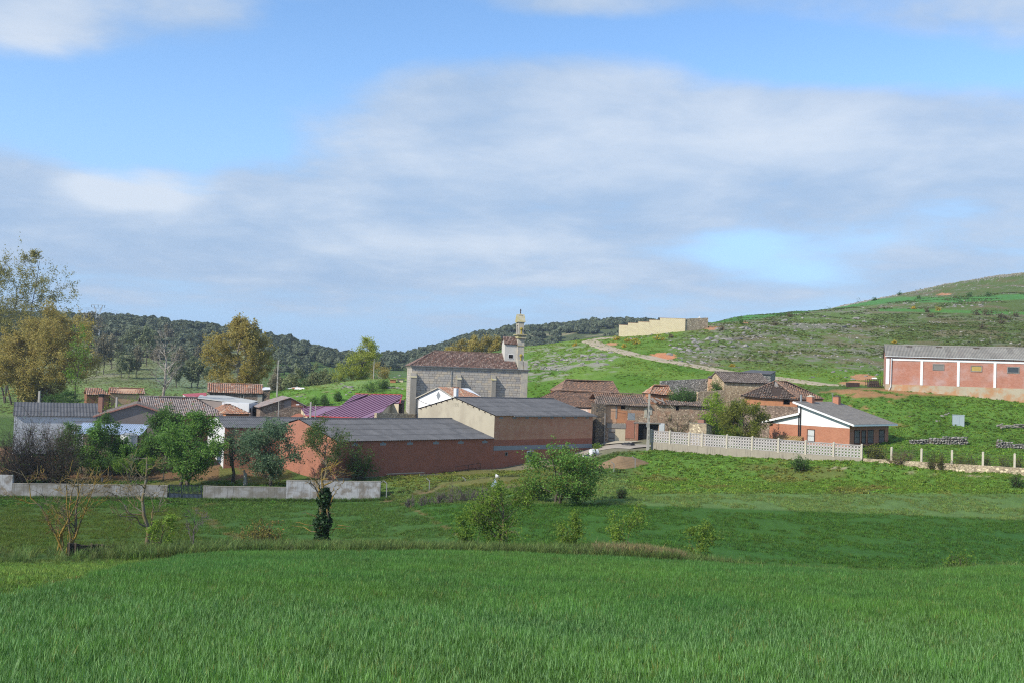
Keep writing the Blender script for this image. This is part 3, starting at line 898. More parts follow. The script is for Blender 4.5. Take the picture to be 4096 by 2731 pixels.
def do_scatter(name, x, y, protos, label, smin, smax, base=None, jit=.25, seed=1, lean=.12, zoff=0.0, tall=None):
    r = np.random.default_rng(seed); n_ = len(x); z = H(x, y) + zoff
    rot = np.stack([r.normal(0, lean, n_), r.normal(0, lean, n_), r.uniform(0, 6.283, n_)], 1)
    s = r.uniform(smin, smax, n_); scl = np.stack([s, s, s * (tall if tall is not None else 1.0)], 1)
    col = gcol(x, y) if base is None else np.repeat(np.array(base)[None, :], n_, 0)
    col = col * np.array((1.95, 1.62, 1.35)) * (1 + jit * r.normal(0, 1, (n_, 1)).clip(-2, 2)) * (1 + .08 * r.normal(0, 1, (n_, 3)))
    return scatter(name, np.stack([x, y, z], 1), rot, scl, np.clip(col, .004, .9), r.integers(0, len(protos), n_), protos, label)


# wheat
def wheat_points(n, y0, y1, seed):
    x, y = poly_pts(n, -.60, .60, y0, y1, seed)
    u, v = to_pix(x, y, H(x, y)); k = wheat_mask(u, v + 30 * (fbm(x / 2, y / 2, 5) - .5), y)
    tl = np.abs(x - (-.1665 * 15 + (y - 15) * -.165)) > .10 + .25 * (y > 19)
    tl |= y > 17.5
    k &= tl
    return x[k], y[k]


x1, y1 = wheat_points(36000, 11.5, 30, 1)
x2, y2 = wheat_points(66000, 24, 55.4, 2)
r = np.random.default_rng(4); k = r.uniform(24, 30, len(y1)) > y1; x1, y1 = x1[k], y1[k]; k = r.uniform(24, 30, len(y2)) < y2; x2, y2 = x2[k], y2[k]
for nm, x, y, P, sd in (('wheat', x1, y1, W, 3), ('wheat', x2, y2, WF, 4)):
    nz = fbm(x / 6, y / 6, 15)[:, None]; nq = fbm(x / 2.2, y / 2.2, 18)[:, None]
    r = np.random.default_rng(sd); n_ = len(x)
    col = np.array((.076, .215, .043)) * (1 - nz) + np.array((.122, .26, .037)) * nz
    col = col * (.7 + .6 * nq) * (1 + .2 * r.normal(0, 1, (n_, 1)).clip(-2, 2))
    yl = r.uniform(size=n_) < .035
    col[yl] = np.array((.24, .25, .06))
    z = H(x, y)
    s = r.uniform(.8, 1.15, n_)
    rot = np.stack([r.normal(0, .1, n_), r.normal(0, .1, n_), r.uniform(0, 6.283, n_)], 1)
    scatter(nm, np.stack([x, y, z], 1), rot, np.stack([s, s, s * (.8 + .4 * nq[:, 0])], 1), np.clip(col, .004, .9), r.integers(0, len(P), n_), P,
            'green young wheat filling the foreground field')

# mown strip left of the wheat and the grass berm behind it
x, y = poly_pts(12000, -.62, -.1, 20, 58, 5); u, v = to_pix(x, y, H(x, y)); k = ~wheat_mask(u, v, y)
do_scatter('grass', x[k], y[k], G1, 'short grass beside the wheat', .35, .8, None, .25, 6)
x, y = poly_pts(15000, -.6, .6, 55.2, 62.8, 7); u, v = to_pix(x, y, H(x, y)); r = np.random.default_rng(8)
k = (r.uniform(size=len(x)) < np.interp(u, [0, 350, 700, 2400, 2800, 3000, 4096], [.04, .06, 1, 1, .8, .25, .3])) & (y > 56.2)
do_scatter('tall_grass', x[k], y[k], G2, 'tall uncut grass on the field margin', .6, 1.15, (.075, .13, .042), .3, 9, .2)
x, y = poly_pts(1500, .09, .175, 57, 60, 17)
do_scatter('dry_grass', x, y, G2, 'dry pale grass on the field margin', .7, 1.1, (.15, .15, .085), .3, 19, .25)

# fields between the margin and the village
x, y = poly_pts(60000, -.6, .6, 66, 127, 11); u, v = to_pix(x, y, H(x, y)); c_ = gcol(x, y)
soil = c_[:, 0] > c_[:, 1]
k = ~soil & (fbm(x / 3, y / 3, 44) > .42)
do_scatter('field_grass', x[k], y[k], G1, 'green crop and meadow grass of the middle fields', .5, 1.1, None, .14, 12, .2)
# bank, orchard edge, yards
x, y = poly_pts(42000, -.6, .6, 112, 184, 13); u, v = to_pix(x, y, H(x, y)); c_ = gcol(x, y)
k = (c_[:, 0] < c_[:, 1] * .8) & (((u > 2560) & (v < 1975)) | ((u < 1160) & (y < 160)) | ((u > 1520) & (u < 2620) & (y < 152)))
do_scatter('weeds', x[k], y[k], G3, 'rank grass and weeds on the banks round the village', .4, 1.1, None, .22, 14, .2)
# hill and knoll
x, y = poly_pts(52000, -.3, .6, 188, 330, 15); u, v = to_pix(x, y, H(x, y)); c_ = gcol(x, y)
k = (c_[:, 0] < c_[:, 1] * .85) & (((u > 2000)) | ((u > 1000) & (u < 1660) & (y < 240))) & (fbm(x / 4, y / 4, 46) > .42)
do_scatter('hill_grass', x[k], y[k], G3, 'rough grass of the hill slopes', .5, 1.2, None, .18, 16, .2, tall=.7)
# wall foot growth
r = np.random.default_rng(23); uu = r.uniform(-60, 1560, 1500); uu = uu[(uu < 662) | (uu > 816)]; P = [gpx(a, 2000, 123.6 + r.uniform(-1.2, .3)) for a in uu]
do_scatter('wall_foot_grass', np.array([p.x for p in P]), np.array([p.y for p in P]), G2, 'grass along the foot of the field wall', .4, .8, (.04, .09, .018), .3, 24, .2)

# dark low scrub on the stony slope
x, y = poly_pts(60000, .1, .56, 225, 430, 27); u, v = to_pix(x, y, H(x, y)); r = np.random.default_rng(29)
k = (r.uniform(size=len(x)) < .5 * sstep(u + 300 * (fbm(x / 14, y / 14, 99) - .5), 2640, 3100)) & (v < 1470 + .02 * (u - 2700)) & (fbm(x / 9, y / 9, 83) > .5) & (u < 4140)
do_scatter('hill_scrub', x[k], y[k], G3, 'dark low scrub between the stones of the hill', .5, 1.3, (.06, .09, .028), .35, 28, .2, tall=.8)
x, y = poly_pts(26000, -.56, -.26, 215, 470, 31); u, v = to_pix(x, y, H(x, y)); k = (u > -20) & (np.random.default_rng(3).uniform(size=len(x)) < .45)
do_scatter('hillside_grass', x[k], y[k], G3, 'rough grass of the left hillside', .6, 1.4, (.095, .118, .045), .3, 32, .2, tall=.6)

# ------------------------------------------------------------------ building helpers
class Fr:
    """a thing with its own frame: x along its front, y into its depth, z up; origin at a chosen base corner"""
    def __init__(s, name, label, cat, P, ang, group=None):
        s.P = Vector(P); s.a = ang; s.root = empty(name, s.P, ang, label, cat, group)
        s.ex = Vector((math.cos(ang), math.sin(ang), 0)); s.ey = Vector((-math.sin(ang), math.cos(ang), 0))

    def loc(s, p):
        d = Vector(p) - s.P
        return Vector((d.dot(s.ex), d.dot(s.ey), d.z))

    def plane(s, u, v, axis, c=0.0):
        """local point where the ray of a picture point meets the plane axis = c"""
        t, e = ray(u, v); d = Vector((t, 1, e))
        n = {'x': s.ex, 'y': s.ey, 'z': Vector((0, 0, 1))}[axis]
        k = (s.P.dot(n) + c) / d.dot(n)
        return s.loc(d * k)

    def f(s, u, v):      # on the front (y = 0) -> x, z
        p = s.plane(u, v, 'y', 0); return p.x, p.z

    def g(s, u, v, c=0.0):      # on the side (x = c) -> y, z
        p = s.plane(u, v, 'x', c); return p.y, p.z

    def ground(s, x, y):
        p = s.P + s.ex * x + s.ey * y
        return hz(p.x, p.y) - s.P.z


def P2(poly, A, ex, ey):
    return [((Vector(p) - A).dot(ex), (Vector(p) - A).dot(ey)) for p in poly]


def span(poly2, x):
    ys = []
    n = len(poly2)
    for i in range(n):
        (x0, y0), (x1, y1) = poly2[i], poly2[(i + 1) % n]
        if (x0 - x) * (x1 - x) <= 0 and abs(x1 - x0) > 1e-9:
            ys.append(y0 + (y1 - y0) * (x - x0) / (x1 - x0))
    return (min(ys), max(ys)) if len(ys) > 1 else None


def roof_axes(poly, slope_dir=None):
    A = Vector(poly[0]); B = Vector(poly[1]); ex = (B - A).normalized()
    # normal of the plane through the polygon
    nrm = Vector((0, 0, 0))
    for i in range(len(poly)):
        nrm += Vector(poly[i]).cross(Vector(poly[(i + 1) % len(poly)]))
    nrm.normalize()
    if nrm.z < 0: nrm = -nrm
    ey = nrm.cross(ex).normalized()
    cen = sum((Vector(p) for p in poly), Vector()) / len(poly)
    if (cen - A).dot(ey) < 0: ey = -ey
    return A, ex, ey, nrm


def tile_roof(fr, poly, mat, pitch=.24, tl=.42, h=.085, seed=0, sag=0.0, rough=.012, skip=0.0, objs=0, omat=None, bed=True, label=None, thick=.10, gaps=()):
    """clay tile roof on a planar polygon whose first edge is the eave: rows of half-round cover tiles over a dark bed"""
    r = np.random.default_rng(seed); A, ex, ey, nz = roof_axes(poly); p2 = P2(poly, A, ex, ey)
    x0 = min(p[0] for p in p2); x1 = max(p[0] for p in p2); ym = max(p[1] for p in p2) or 1

    def pos(x, y, z):
        s = -sag * math.sin(math.pi * min(1, max(0, (x - x0) / (x1 - x0)))) * (.4 + .6 * y / ym)
        wob = rough * 5 * (vnoise(x / 1.7, y / 1.3, seed) - .5)
        return A + ex * x + ey * y + nz * (z + wob) + Vector((0, 0, s))
    if bed:
        b = MB(); k = max(2, int((x1 - x0) / 1.0))
        for i in range(k):
            xa = x0 + (x1 - x0) * i / k + 1e-4; xb = x0 + (x1 - x0) * (i + 1) / k - 1e-4
            sa, sb = span(p2, xa), span(p2, xb)
            if sa is None or sb is None: continue
            ring = lambda dz: [pos(xa, sa[0], dz), pos(xb, sb[0], dz), pos(xb, sb[1], dz), pos(xa, sa[1], dz)]
            b.prism(ring(-thick), ring(-.02))
        b.build('roof_deck', M['roof_bed'], fr.root, uv=False)
    todo = []
    n = int((x1 - x0) / pitch); pw = (x1 - x0) / max(1, n)
    for i in range(n):
        x = x0 + (i + .5) * pw; sp = span(p2, x)
        if sp is None or sp[1] - sp[0] < .12: continue
        k = max(1, round((sp[1] - sp[0]) / tl)); dl = (sp[1] - sp[0]) / k
        for j in range(k):
            if r.uniform() < skip: continue
            ya = sp[0] + j * dl
            if any((x - gx) ** 2 / ga ** 2 + (ya - gy) ** 2 / gb ** 2 < 1 + .5 * r.normal() for gx, gy, ga, gb in gaps): continue
            todo.append((x, ya - .04, ya + dl * 1.06, r.normal(0, rough), r.uniform(), r.normal(0, rough)))
    near = set()
    if objs:
        d = [(-(pos(a[0], a[1], 0) - Vector((0, 0, 0))).y, i) for i, a in enumerate(todo)]
        near = set(i for _, i in sorted(d, reverse=True)[:objs])
    m = MB(); hw = pw * .41
    prof = [(-1, 0), (-.62, .78), (0, 1), (.62, .78), (1, 0)]
    om = None
    for i, (x, ya, yb, jx, tint, jz) in enumerate(todo):
        if i in near:
            if om is None:
                t = MB(); L_ = yb - ya
                v = [(c * hw, 0, s * h + .03) for c, s in prof] + [(c * hw * .86, L_, s * h * .85) for c, s in prof] + [(0, 0, 0.03)]
                t.add(v, [(k, k + 1, 5 + k + 1, 5 + k) for k in range(4)] + [(k + 1, k, 10) for k in range(4)])
                first = t.build('roof_tile', omat or mat, fr.root, uv=False); om = first
                o = first
            else:
                o = om.copy(); C.objects.link(o); o.parent = fr.root
            a = pos(x + jx, ya, jz); b_ = pos(x, yb, jz); dy = (b_ - a).normalized(); dx = ex; dz = dx.cross(dy).normalized()
            if dz.z < 0: dz = -dz
            o.matrix_local = Matrix(((dx.x, dy.x, dz.x, a.x), (dx.y, dy.y, dz.y, a.y), (dx.z, dy.z, dz.z, a.z), (0, 0, 0, 1)))
            continue
        v = [pos(x + jx + c * hw, ya, s * h + .03 + jz) for c, s in prof] + [pos(x + c * hw * .86, yb, s * h * .85 + jz) for c, s in prof]
        m.add(v, [(k, k + 1, 5 + k + 1, 5 + k) for k in range(4)], 0, tint)
        m.add([v[0], v[1], v[2], v[3], v[4]], [(4, 3, 2, 1, 0)], 0, tint * .4)
    o = m.build('roof_tiles' if objs else 'roof', mat, fr.root, uv=False)
    o['kind'] = 'stuff'
    if label: o['label'] = label
    return o


def ridge_tiles(fr, a, b, mat, r=.13, tl=.42, seed=0, name='ridge'):
    a = Vector(a); b = Vector(b); L_ = (b - a).length; k = max(1, round(L_ / tl)); rr = np.random.default_rng(seed); m = MB()
    d = (b - a).normalized(); sx = d.cross(Vector((0, 0, 1))).normalized(); up = sx.cross(d)
    for i in range(k):
        p = a + d * (L_ * i / k) + up * rr.normal(0, .012); q_ = a + d * (L_ * (i + 1) / k + .04)
        ang = [math.pi * j / 5 for j in range(6)]
        v = [p + sx * math.cos(t) * r * 1.1 + up * (math.sin(t) * r * 1.1 + .02) for t in ang] + [q_ + sx * math.cos(t) * r * .9 + up * math.sin(t) * r * .9 for t in ang]
        m.add(v, [(j, j + 1, 7 + j, 6 + j) for j in range(5)], 0, rr.uniform())
    return m.build(name, mat, fr.root, uv=False)


def corrugated(fr, poly, mat, rows=3, pitch=.30, amp=.035, seed=0, name='roof_sheet', thick=.03, seg=4, split=True, lap=.03):
    """corrugated sheeting: one part for every course of sheets, each lapped over the one below"""
    r = np.random.default_rng(seed); A, ex, ey, nz = roof_axes(poly); p2 = P2(poly, A, ex, ey)
    x0 = min(p[0] for p in p2); x1 = max(p[0] for p in p2); y0 = min(p[1] for p in p2); y1 = max(p[1] for p in p2)
    n = max(2, int((x1 - x0) / pitch)) * seg
    xs = [x0 + (x1 - x0) * i / n for i in range(n + 1)]; xs[0] += 1e-4; xs[-1] -= 1e-4
    sheetw = 1.05
    for k in range(rows):
        ya = y0 + (y1 - y0) * k / rows; yb = y0 + (y1 - y0) * (k + 1) / rows
        m = MB(); tints = {}
        cols = []
        for i, x in enumerate(xs):
            sp = span(p2, x)
            if sp is None: cols.append(None); continue
            a = max(sp[0], ya - .06); b = min(sp[1], yb)
            if b - a < .02: cols.append(None); continue
            z = amp * math.cos(2 * math.pi * i / seg)
            cols.append((A + ex * x + ey * a + nz * (z + lap), A + ex * x + ey * b + nz * z, A + ex * x + ey * a + nz * (z + lap - thick)))
        for i in range(n):
            if cols[i] is None or cols[i + 1] is None: continue
            sh = int((xs[i] - x0) / sheetw)
            if sh not in tints: tints[sh] = r.uniform()
            c0, c1 = cols[i], cols[i + 1]
            m.add([c0[0], c1[0], c1[1], c0[1], c0[2], c1[2]], [(0, 1, 2, 3), (4, 5, 1, 0)], 0, tints[sh])
        if m.F: m.build(name, mat, fr.root, uv=False)


def flat_roof(fr, poly, mat, thick=.12, name='roof'):
    A, ex, ey, nz = roof_axes(poly)
    m = MB(); m.prism([Vector(p) - Vector((0, 0, thick)) for p in poly], [Vector(p) for p in poly])
    return m.build(name, mat, fr.root)


def shell(fr, ring, zb, tops, mats, name='wall', edge_m=None):
    """closed walls over a plan ring (x, y); tops = wall top per corner, zb = foot"""
    n = len(ring); m = MB()
    for i in range(n):
        (xa, ya), (xb, yb) = ring[i], ring[(i + 1) % n]
        m.add([(xa, ya, zb), (xb, yb, zb), (xb, yb, tops[(i + 1) % n]), (xa, ya, tops[i])], [(0, 1, 2, 3)], edge_m[i] if edge_m else 0)
    m.add([(x, y, t) for (x, y), t in zip(ring, tops)], [tuple(range(n))], 0)
    return m.build(name, mats, fr.root)


def gable_body(fr, x0, x1, y0, y1, zb, ze, zr, mats, ridge='x', yr=None, mi=(0, 1), name='wall'):
    """solid gabled body. ridge 'x': gables at x0 and x1, eaves at y0 and y1. mi = material of eave sides, of gables"""
    m = MB()
    if ridge == 'x':
        yr = (y0 + y1) / 2 if yr is None else yr
        prof = [(y0, zb), (y1, zb), (y1, ze), (yr, zr), (y0, ze)]
        r0 = [(x0, a, b) for a, b in prof]; r1 = [(x1, a, b) for a, b in prof]
        out = True
    else:
        xr = (x0 + x1) / 2 if yr is None else yr
        prof = [(x0, zb), (x1, zb), (x1, ze), (xr, zr), (x0, ze)]
        r0 = [(a, y0, b) for a, b in prof]; r1 = [(a, y1, b) for a, b in prof]
    n = 5
    m.add(r0 + r1, [(i, (i + 1) % n, n + (i + 1) % n, n + i) for i in range(n)], mi[0])
    m.add(r0, [tuple(range(n))[::-1]], mi[1]); m.add(r1, [tuple(range(n))], mi[1])
    return m.build(name, mats, fr.root)


def front_window(fr, x0, x1, z0, z1, frame=None, pane=None, y=0.0, side=None, bars=0, barm=None, fw=.07, name='window', out=.05, cage=0):
    """window in the front (y = const) or in the side wall (side = x): frame as the part, pane and bars as its sub-parts"""
    frame = frame or M['wood_grey']; pane = pane or M['glass']

    def bx(m, a0, a1, d0, d1, b0, b1):
        if side is None: m.box(a0, a1, y + d0, y + d1, b0, b1)
        else: m.box(side + d0, side + d1, a0, a1, b0, b1)
    m = MB()
    bx(m, x0 - fw, x0, -out, .12, z0 - fw, z1 + fw); bx(m, x1, x1 + fw, -out, .12, z0 - fw, z1 + fw)
    bx(m, x0, x1, -out, .12, z1, z1 + fw); bx(m, x0, x1, -out, .12, z0 - fw, z0)
    f = m.build(name, frame, fr.root)
    p = MB(); bx(p, x0, x1, -.012, .10, z0, z1); p.build('pane', pane, f)
    if bars:
        b = MB(); d = -out - cage
        for i in range(bars):
            xx = x0 + (x1 - x0) * (i + .5) / bars; bx(b, xx - .012, xx + .012, d - .012, d + .012, z0 - .12, z1 + .12)
        for zz in (z0 - .1, (z0 + z1) / 2, z1 + .1): bx(b, x0 - .08, x1 + .08, d - .016, d + .016, zz - .014, zz + .014)
        for xx in (x0 - .07, x1 + .07): bx(b, xx - .015, xx + .015, d, 0, z0 - .12, z0 - .09); bx(b, xx - .015, xx + .015, d, 0, z1 + .09, z1 + .12); bx(b, xx - .014, xx + .014, d - .014, d + .014, z0 - .12, z1 + .12)
        b.build('window_grille', barm or M['iron'], f)
    return f


def holes_wall(fr, x0, x1, zf, zt, holes, mat, y=0.0, depth=.45, name='wall', back=None):
    """front wall slab with real openings (x0, x1, z0, z1); reveals have depth, a flat dark sheet stands in for the unlit room behind"""
    xs = sorted(set([x0, x1] + [h[0] for h in holes] + [h[1] for h in holes])); zs = sorted(set([zf, zt] + [h[2] for h in holes] + [h[3] for h in holes]))
    m = MB()
    ins = lambda a, b: any(h[0] - 1e-6 <= a and b <= h[1] + 1e-6 for h in holes)
    for i in range(len(xs) - 1):
        for k in range(len(zs) - 1):
            cx, cz = (xs[i] + xs[i + 1]) / 2, (zs[k] + zs[k + 1]) / 2
            if any(h[0] < cx < h[1] and h[2] < cz < h[3] for h in holes): continue
            m.add([(xs[i], y, zs[k]), (xs[i + 1], y, zs[k]), (xs[i + 1], y, zs[k + 1]), (xs[i], y, zs[k + 1])], [(0, 1, 2, 3)])
    for a, b, c, d in holes:
        e = y + depth
        m.add([(a, y, c), (a, e, c), (a, e, d), (a, y, d)], [(0, 1, 2, 3)]); m.add([(b, y, c), (b, y, d), (b, e, d), (b, e, c)], [(0, 1, 2, 3)])
        m.add([(a, y, d), (a, e, d), (b, e, d), (b, y, d)], [(0, 1, 2, 3)]); m.add([(a, y, c), (b, y, c), (b, e, c), (a, e, c)], [(0, 1, 2, 3)])
    o = m.build(name, mat, fr.root)
    if back is not None:
        b = MB()
        for a, bb, c, d in holes: b.add([(a, y + depth - .01, c), (bb, y + depth - .01, c), (bb, y + depth - .01, d), (a, y + depth - .01, d)], [(0, 1, 2, 3)])
        b.build('dark_backing', back, fr.root)  # flat dark sheet closing each hole, painted in place of interior shade
    return o


def wall_thing(name, label, cat, a, b, h, th, mat, top=None, foot=.6, steps=None, cap=None, capm=None, group=None):
    """free-standing wall from ground point a to b following the ground"""
    a = Vector(a); b = Vector(b); ang = math.atan2(b.y - a.y, b.x - a.x); L_ = math.hypot(b.x - a.x, b.y - a.y)
    fr = Fr(name, label, cat, (a.x, a.y, hz(a.x, a.y)), ang, group); m = MB(); k = max(2, int(L_ / 2))
    rg = []
    for i in range(k + 1):
        x = L_ * i / k; g0 = fr.ground(x, th / 2)
        zt = (top[0] + (top[1] - top[0]) * i / k - fr.P.z) if top is not None else g0 + h
        zt += .05 * (vnoise(x * 1.3, 3.3, 5) - .5)
        rg.append([(x, 0, g0 - foot), (x, 0, zt), (x, th, zt), (x, th, g0 - foot)])
    for i in range(k):
        A_, B_ = rg[i], rg[i + 1]
        m.add(A_ + B_, [(0, 4, 5, 1), (1, 5, 6, 2), (2, 6, 7, 3)])
    m.add(rg[0], [(0, 1, 2, 3)]); m.add(rg[-1], [(3, 2, 1, 0)])
    m.build('wall', mat, fr.root)
    if capm is not None:
        c = MB()
        for i in range(k): 
            A_, B_ = rg[i], rg[i + 1]
            lo = [Vector(A_[1]) + Vector((0, -.03, 0)), Vector(B_[1]) + Vector((0, -.03, 0)), Vector(B_[2]) + Vector((0, .03, 0)), Vector(A_[2]) + Vector((0, .03, 0))]
            c.prism([p + Vector((0, 0, .003)) for p in lo], [p + Vector((0, 0, .06)) for p in lo])
        c.build('coping', capm, fr.root)
    return fr


def dist_to(P, d, u, v):
    """length along horizontal direction d from P until the picture column of (u, v) is met"""
    t, e = ray(u, v)
    return (t * P.y - P.x) / (d.x - t * d.y)


# ------------------------------------------------------------------ the two big brick barns and the third one left of them
PHI = math.radians(40)
Pc = px(1971, 1880, 150.0)                       # common front corner of the two barns
exB = Vector((math.cos(PHI), math.sin(PHI), 0)); eyB = Vector((-math.sin(PHI), math.cos(PHI), 0))
# barn B: pale concrete gable, banded brick front
zB = px(1968, 1862, 150).z
B = Fr('brick_barn', 'barn with a pale concrete gable and a long banded brick front', 'barn', (Pc.x, Pc.y, Pc.z), PHI)
LB = B.f(2369, 1745)[0]; WB = B.g(1673, 1640)[0]; zeB = B.g(1970, 1661)[1]; yr, zrB = B.g(1820, 1591)
zg = B.ground(0, 0)
b1 = B.f(1985, 1782)[1]; b0 = B.f(1985, 1800)[1]; bb = B.f(1985, 1758)[1]
m = MB()
for zlo, zhi, mi in ((-2.2, b0, 2), (b1, bb, 2), (bb, zeB, 1)):
    m.add([(0, 0, zlo), (LB, 0, zlo), (LB, 0, zhi), (0, 0, zhi)], [(0, 1, 2, 3)], mi)
m.add([(0, -.02, b0), (LB, -.02, b0), (LB, -.02, b1), (0, -.02, b1), (0, 0, b0), (LB, 0, b0), (LB, 0, b1), (0, 0, b1)], [(0, 1, 2, 3), (3, 2, 6, 7), (4, 5, 1, 0)], 3)
prof = [(0, -2.2), (WB, -2.2), (WB, zeB), (yr, zrB), (0, zeB)]
for xx in (0, LB): m.add([(xx, a, b) for a, b in prof], [tuple(range(5))], 0)
m.add([(0, WB, -2.2), (LB, WB, -2.2), (LB, WB, zeB), (0, WB, zeB)], [(3, 2, 1, 0)], 1)
m.build('wall', [M['concrete'], M['brick_pale'], M['brick_red'], M['band_grey']], B.root)
ov = .35
def two_slopes(fr, L_, W_, ze, zr, yr, mat, rows, x0=-.12, x1=None, ov=.35, pitch=.3, seed=0, amp=.035):
    x1 = L_ + .15 if x1 is None else x1
    s = (zr - ze) / yr; s2 = (zr - ze) / (W_ - yr); up = .12
    corrugated(fr, [(x0, -ov, ze - s * ov + up), (x1, -ov, ze - s * ov + up), (x1, yr, zr + up), (x0, yr, zr + up)], mat, rows, pitch, seed=seed, amp=amp)
    corrugated(fr, [(x0, W_ + ov, ze - s2 * ov + up), (x1, W_ + ov, ze - s2 * ov + up), (x1, yr, zr + up), (x0, yr, zr + up)], mat, rows, pitch, seed=seed + 9, amp=amp)
    r_ = MB(); r_.tube([(x0, yr, zr + up + .03), (x1, yr, zr + up + .03)], .14, 8); r_.build('ridge_cap', mat, fr.root, uv=False)
two_slopes(B, LB, WB, zeB, zrB, yr, M['fibre_dark'], 4, x1=LB + .5)
for i in range(7):                                # purlin ends under the gable verge
    f_ = (i + .4) / 7; zz_ = zrB + (zeB - zrB) * f_
    for yy_ in (yr * (1 - f_), yr + (WB - yr) * f_):
        p = MB(); p.box(-.16, -.002, yy_ - .07, yy_ + .07, zz_ - .14, zz_ - .01); p.build('purlin', M['iron'], B.root)
g_ = MB(); s = zeB / 1; g_.bar((B.f(2050, 1665)[0], -.42, zeB - .06), (LB + .5, -.42, zeB - .06), .16, .1); g_.build('gutter', M['zinc'], B.root)
x0, z1 = B.f(2108, 1802); x1, z0 = B.f(2131, 1842); front_window(B, x0 + .1, x1 - .1, z0 + .1, z1 - .1, M['white_grey'], M['glass'], fw=.14, out=.06)
x0, z1 = B.f(2021, 1808); x1, z0 = B.f(2029, 1820); front_window(B, x0, x1, z0, z1, M['concrete_grey'], M['dark'], fw=.05, name='vent')
tx = bpy.data.curves.new('lettering', 'FONT'); tx.body = '1990'; tx.size = 1.0; tx.extrude = .006; tx.align_x = 'CENTER'
t0_ = bpy.data.objects.new('lettering_curve', tx); C.objects.link(t0_); bpy.context.view_layer.update()
tm_ = bpy.data.meshes.new_from_object(t0_.evaluated_get(bpy.context.evaluated_depsgraph_get())); bpy.data.objects.remove(t0_)
to = link_mesh('lettering', tm_, [], B.root); tm_.materials.clear(); tm_.materials.append(m_plain('scratched', (.33, .30, .23), .9, .1))
ty, tz = B.g(1824, 1625); to.location = (-.012, ty, tz); to.rotation_euler = (math.pi / 2, 0, -math.pi / 2); to.scale = (.75, .9, 1)
for i in range(8):
    sl = MB(); xx = LB * (i + .5) / 8; sl.box(xx - .35, xx + .35, -.015, 0, zeB - .42, zeB - .18); sl.build('lintel', M['band_grey'], B.root)

# barn A: lower brick barn in front of it, orange gable on the left
sA = -dist_to(Pc, -exB, 1342, 1905)
PA = Pc + exB * sA; PA.z = px(1342, 1919, PA.y).z
A_ = Fr('brick_barn', 'long low brick barn with a dark roof in front of the pale gabled barn', 'barn', PA, PHI)
LA = -sA - .03; zeA = A_.f(1390, 1764)[1]; yrA, zrA = A_.g(1197, 1678); WA = 2 * yrA
m = MB()
m.add([(0, 0, -2), (LA, 0, -2), (LA, 0, .25), (0, 0, .25)], [(0, 1, 2, 3)], 1); m.add([(0, 0, .25), (LA, 0, .25), (LA, 0, zeA), (0, 0, zeA)], [(0, 1, 2, 3)], 0)
prof = [(0, -2), (WA, -2), (WA, zeA), (yrA, zrA), (0, zeA)]
for xx in (0, LA): m.add([(xx, a, b) for a, b in prof], [tuple(range(5))], 2)
m.add([(0, WA, -2), (LA, WA, -2), (LA, WA, zeA), (0, WA, zeA)], [(3, 2, 1, 0)], 0)
m.build('wall', [M['brick_red'], M['concrete_grey'], M['brick_gable']], A_.root)
two_slopes(A_, LA, WA, zeA, zrA, yrA, M['fibre_dark'], 4, seed=3, x1=LA - .02)
for i in range(6):
    vt = MB(); xx = LA * (i + .62) / 6; vt.box(xx - .5, xx + .5, -.02, 0, zeA - .62, zeA - .3); vt.box(xx - .15, xx + .15, -.02, 0, zeA - .3, zeA - .16)
    vt.build('lintel', M['band_grey'], A_.root)

# barn C: white gabled twin behind the orchard
PhC = math.radians(24); PcC = px(893, 1852, 142.0)
Cb = Fr('brick_barn', 'brick barn with a pale gable behind the orchard trees', 'barn', PcC, PhC)
zeC = Cb.f(893, 1710)[1]; yrC, zrC = Cb.g(850, 1669); yrC = max(5.0, min(yrC, 9)); zrC = Cb.plane(850, 1669, 'y', yrC).z
LC = 12.5
gable_body(Cb, 0, LC, 0, 2 * yrC, -2, zeC, zrC, [M['brick_gable'], M['white_grey']], 'x')
two_slopes(Cb, LC, 2 * yrC, zeC, zrC, yrC, M['fibre_dark'], 3, seed=5)

# ------------------------------------------------------------------ church
Pch = px(1643, 1655, 188.0)
dx = px(2104, 1662, 192.5) - Pch
ANGC = math.atan2(dx.y, dx.x)
CH = Fr('church', 'grey ashlar stone church with a red tiled roof and bell gable', 'church', Pch, ANGC)
LCH = math.hypot(dx.x, dx.y); zeCH = CH.f(1640, 1462)[1]; WCH = 9.5
gb = -3.0
m = MB(); m.box(0, LCH, .065, WCH, gb, zeCH); m.build('wall', M['joint'], CH.root)
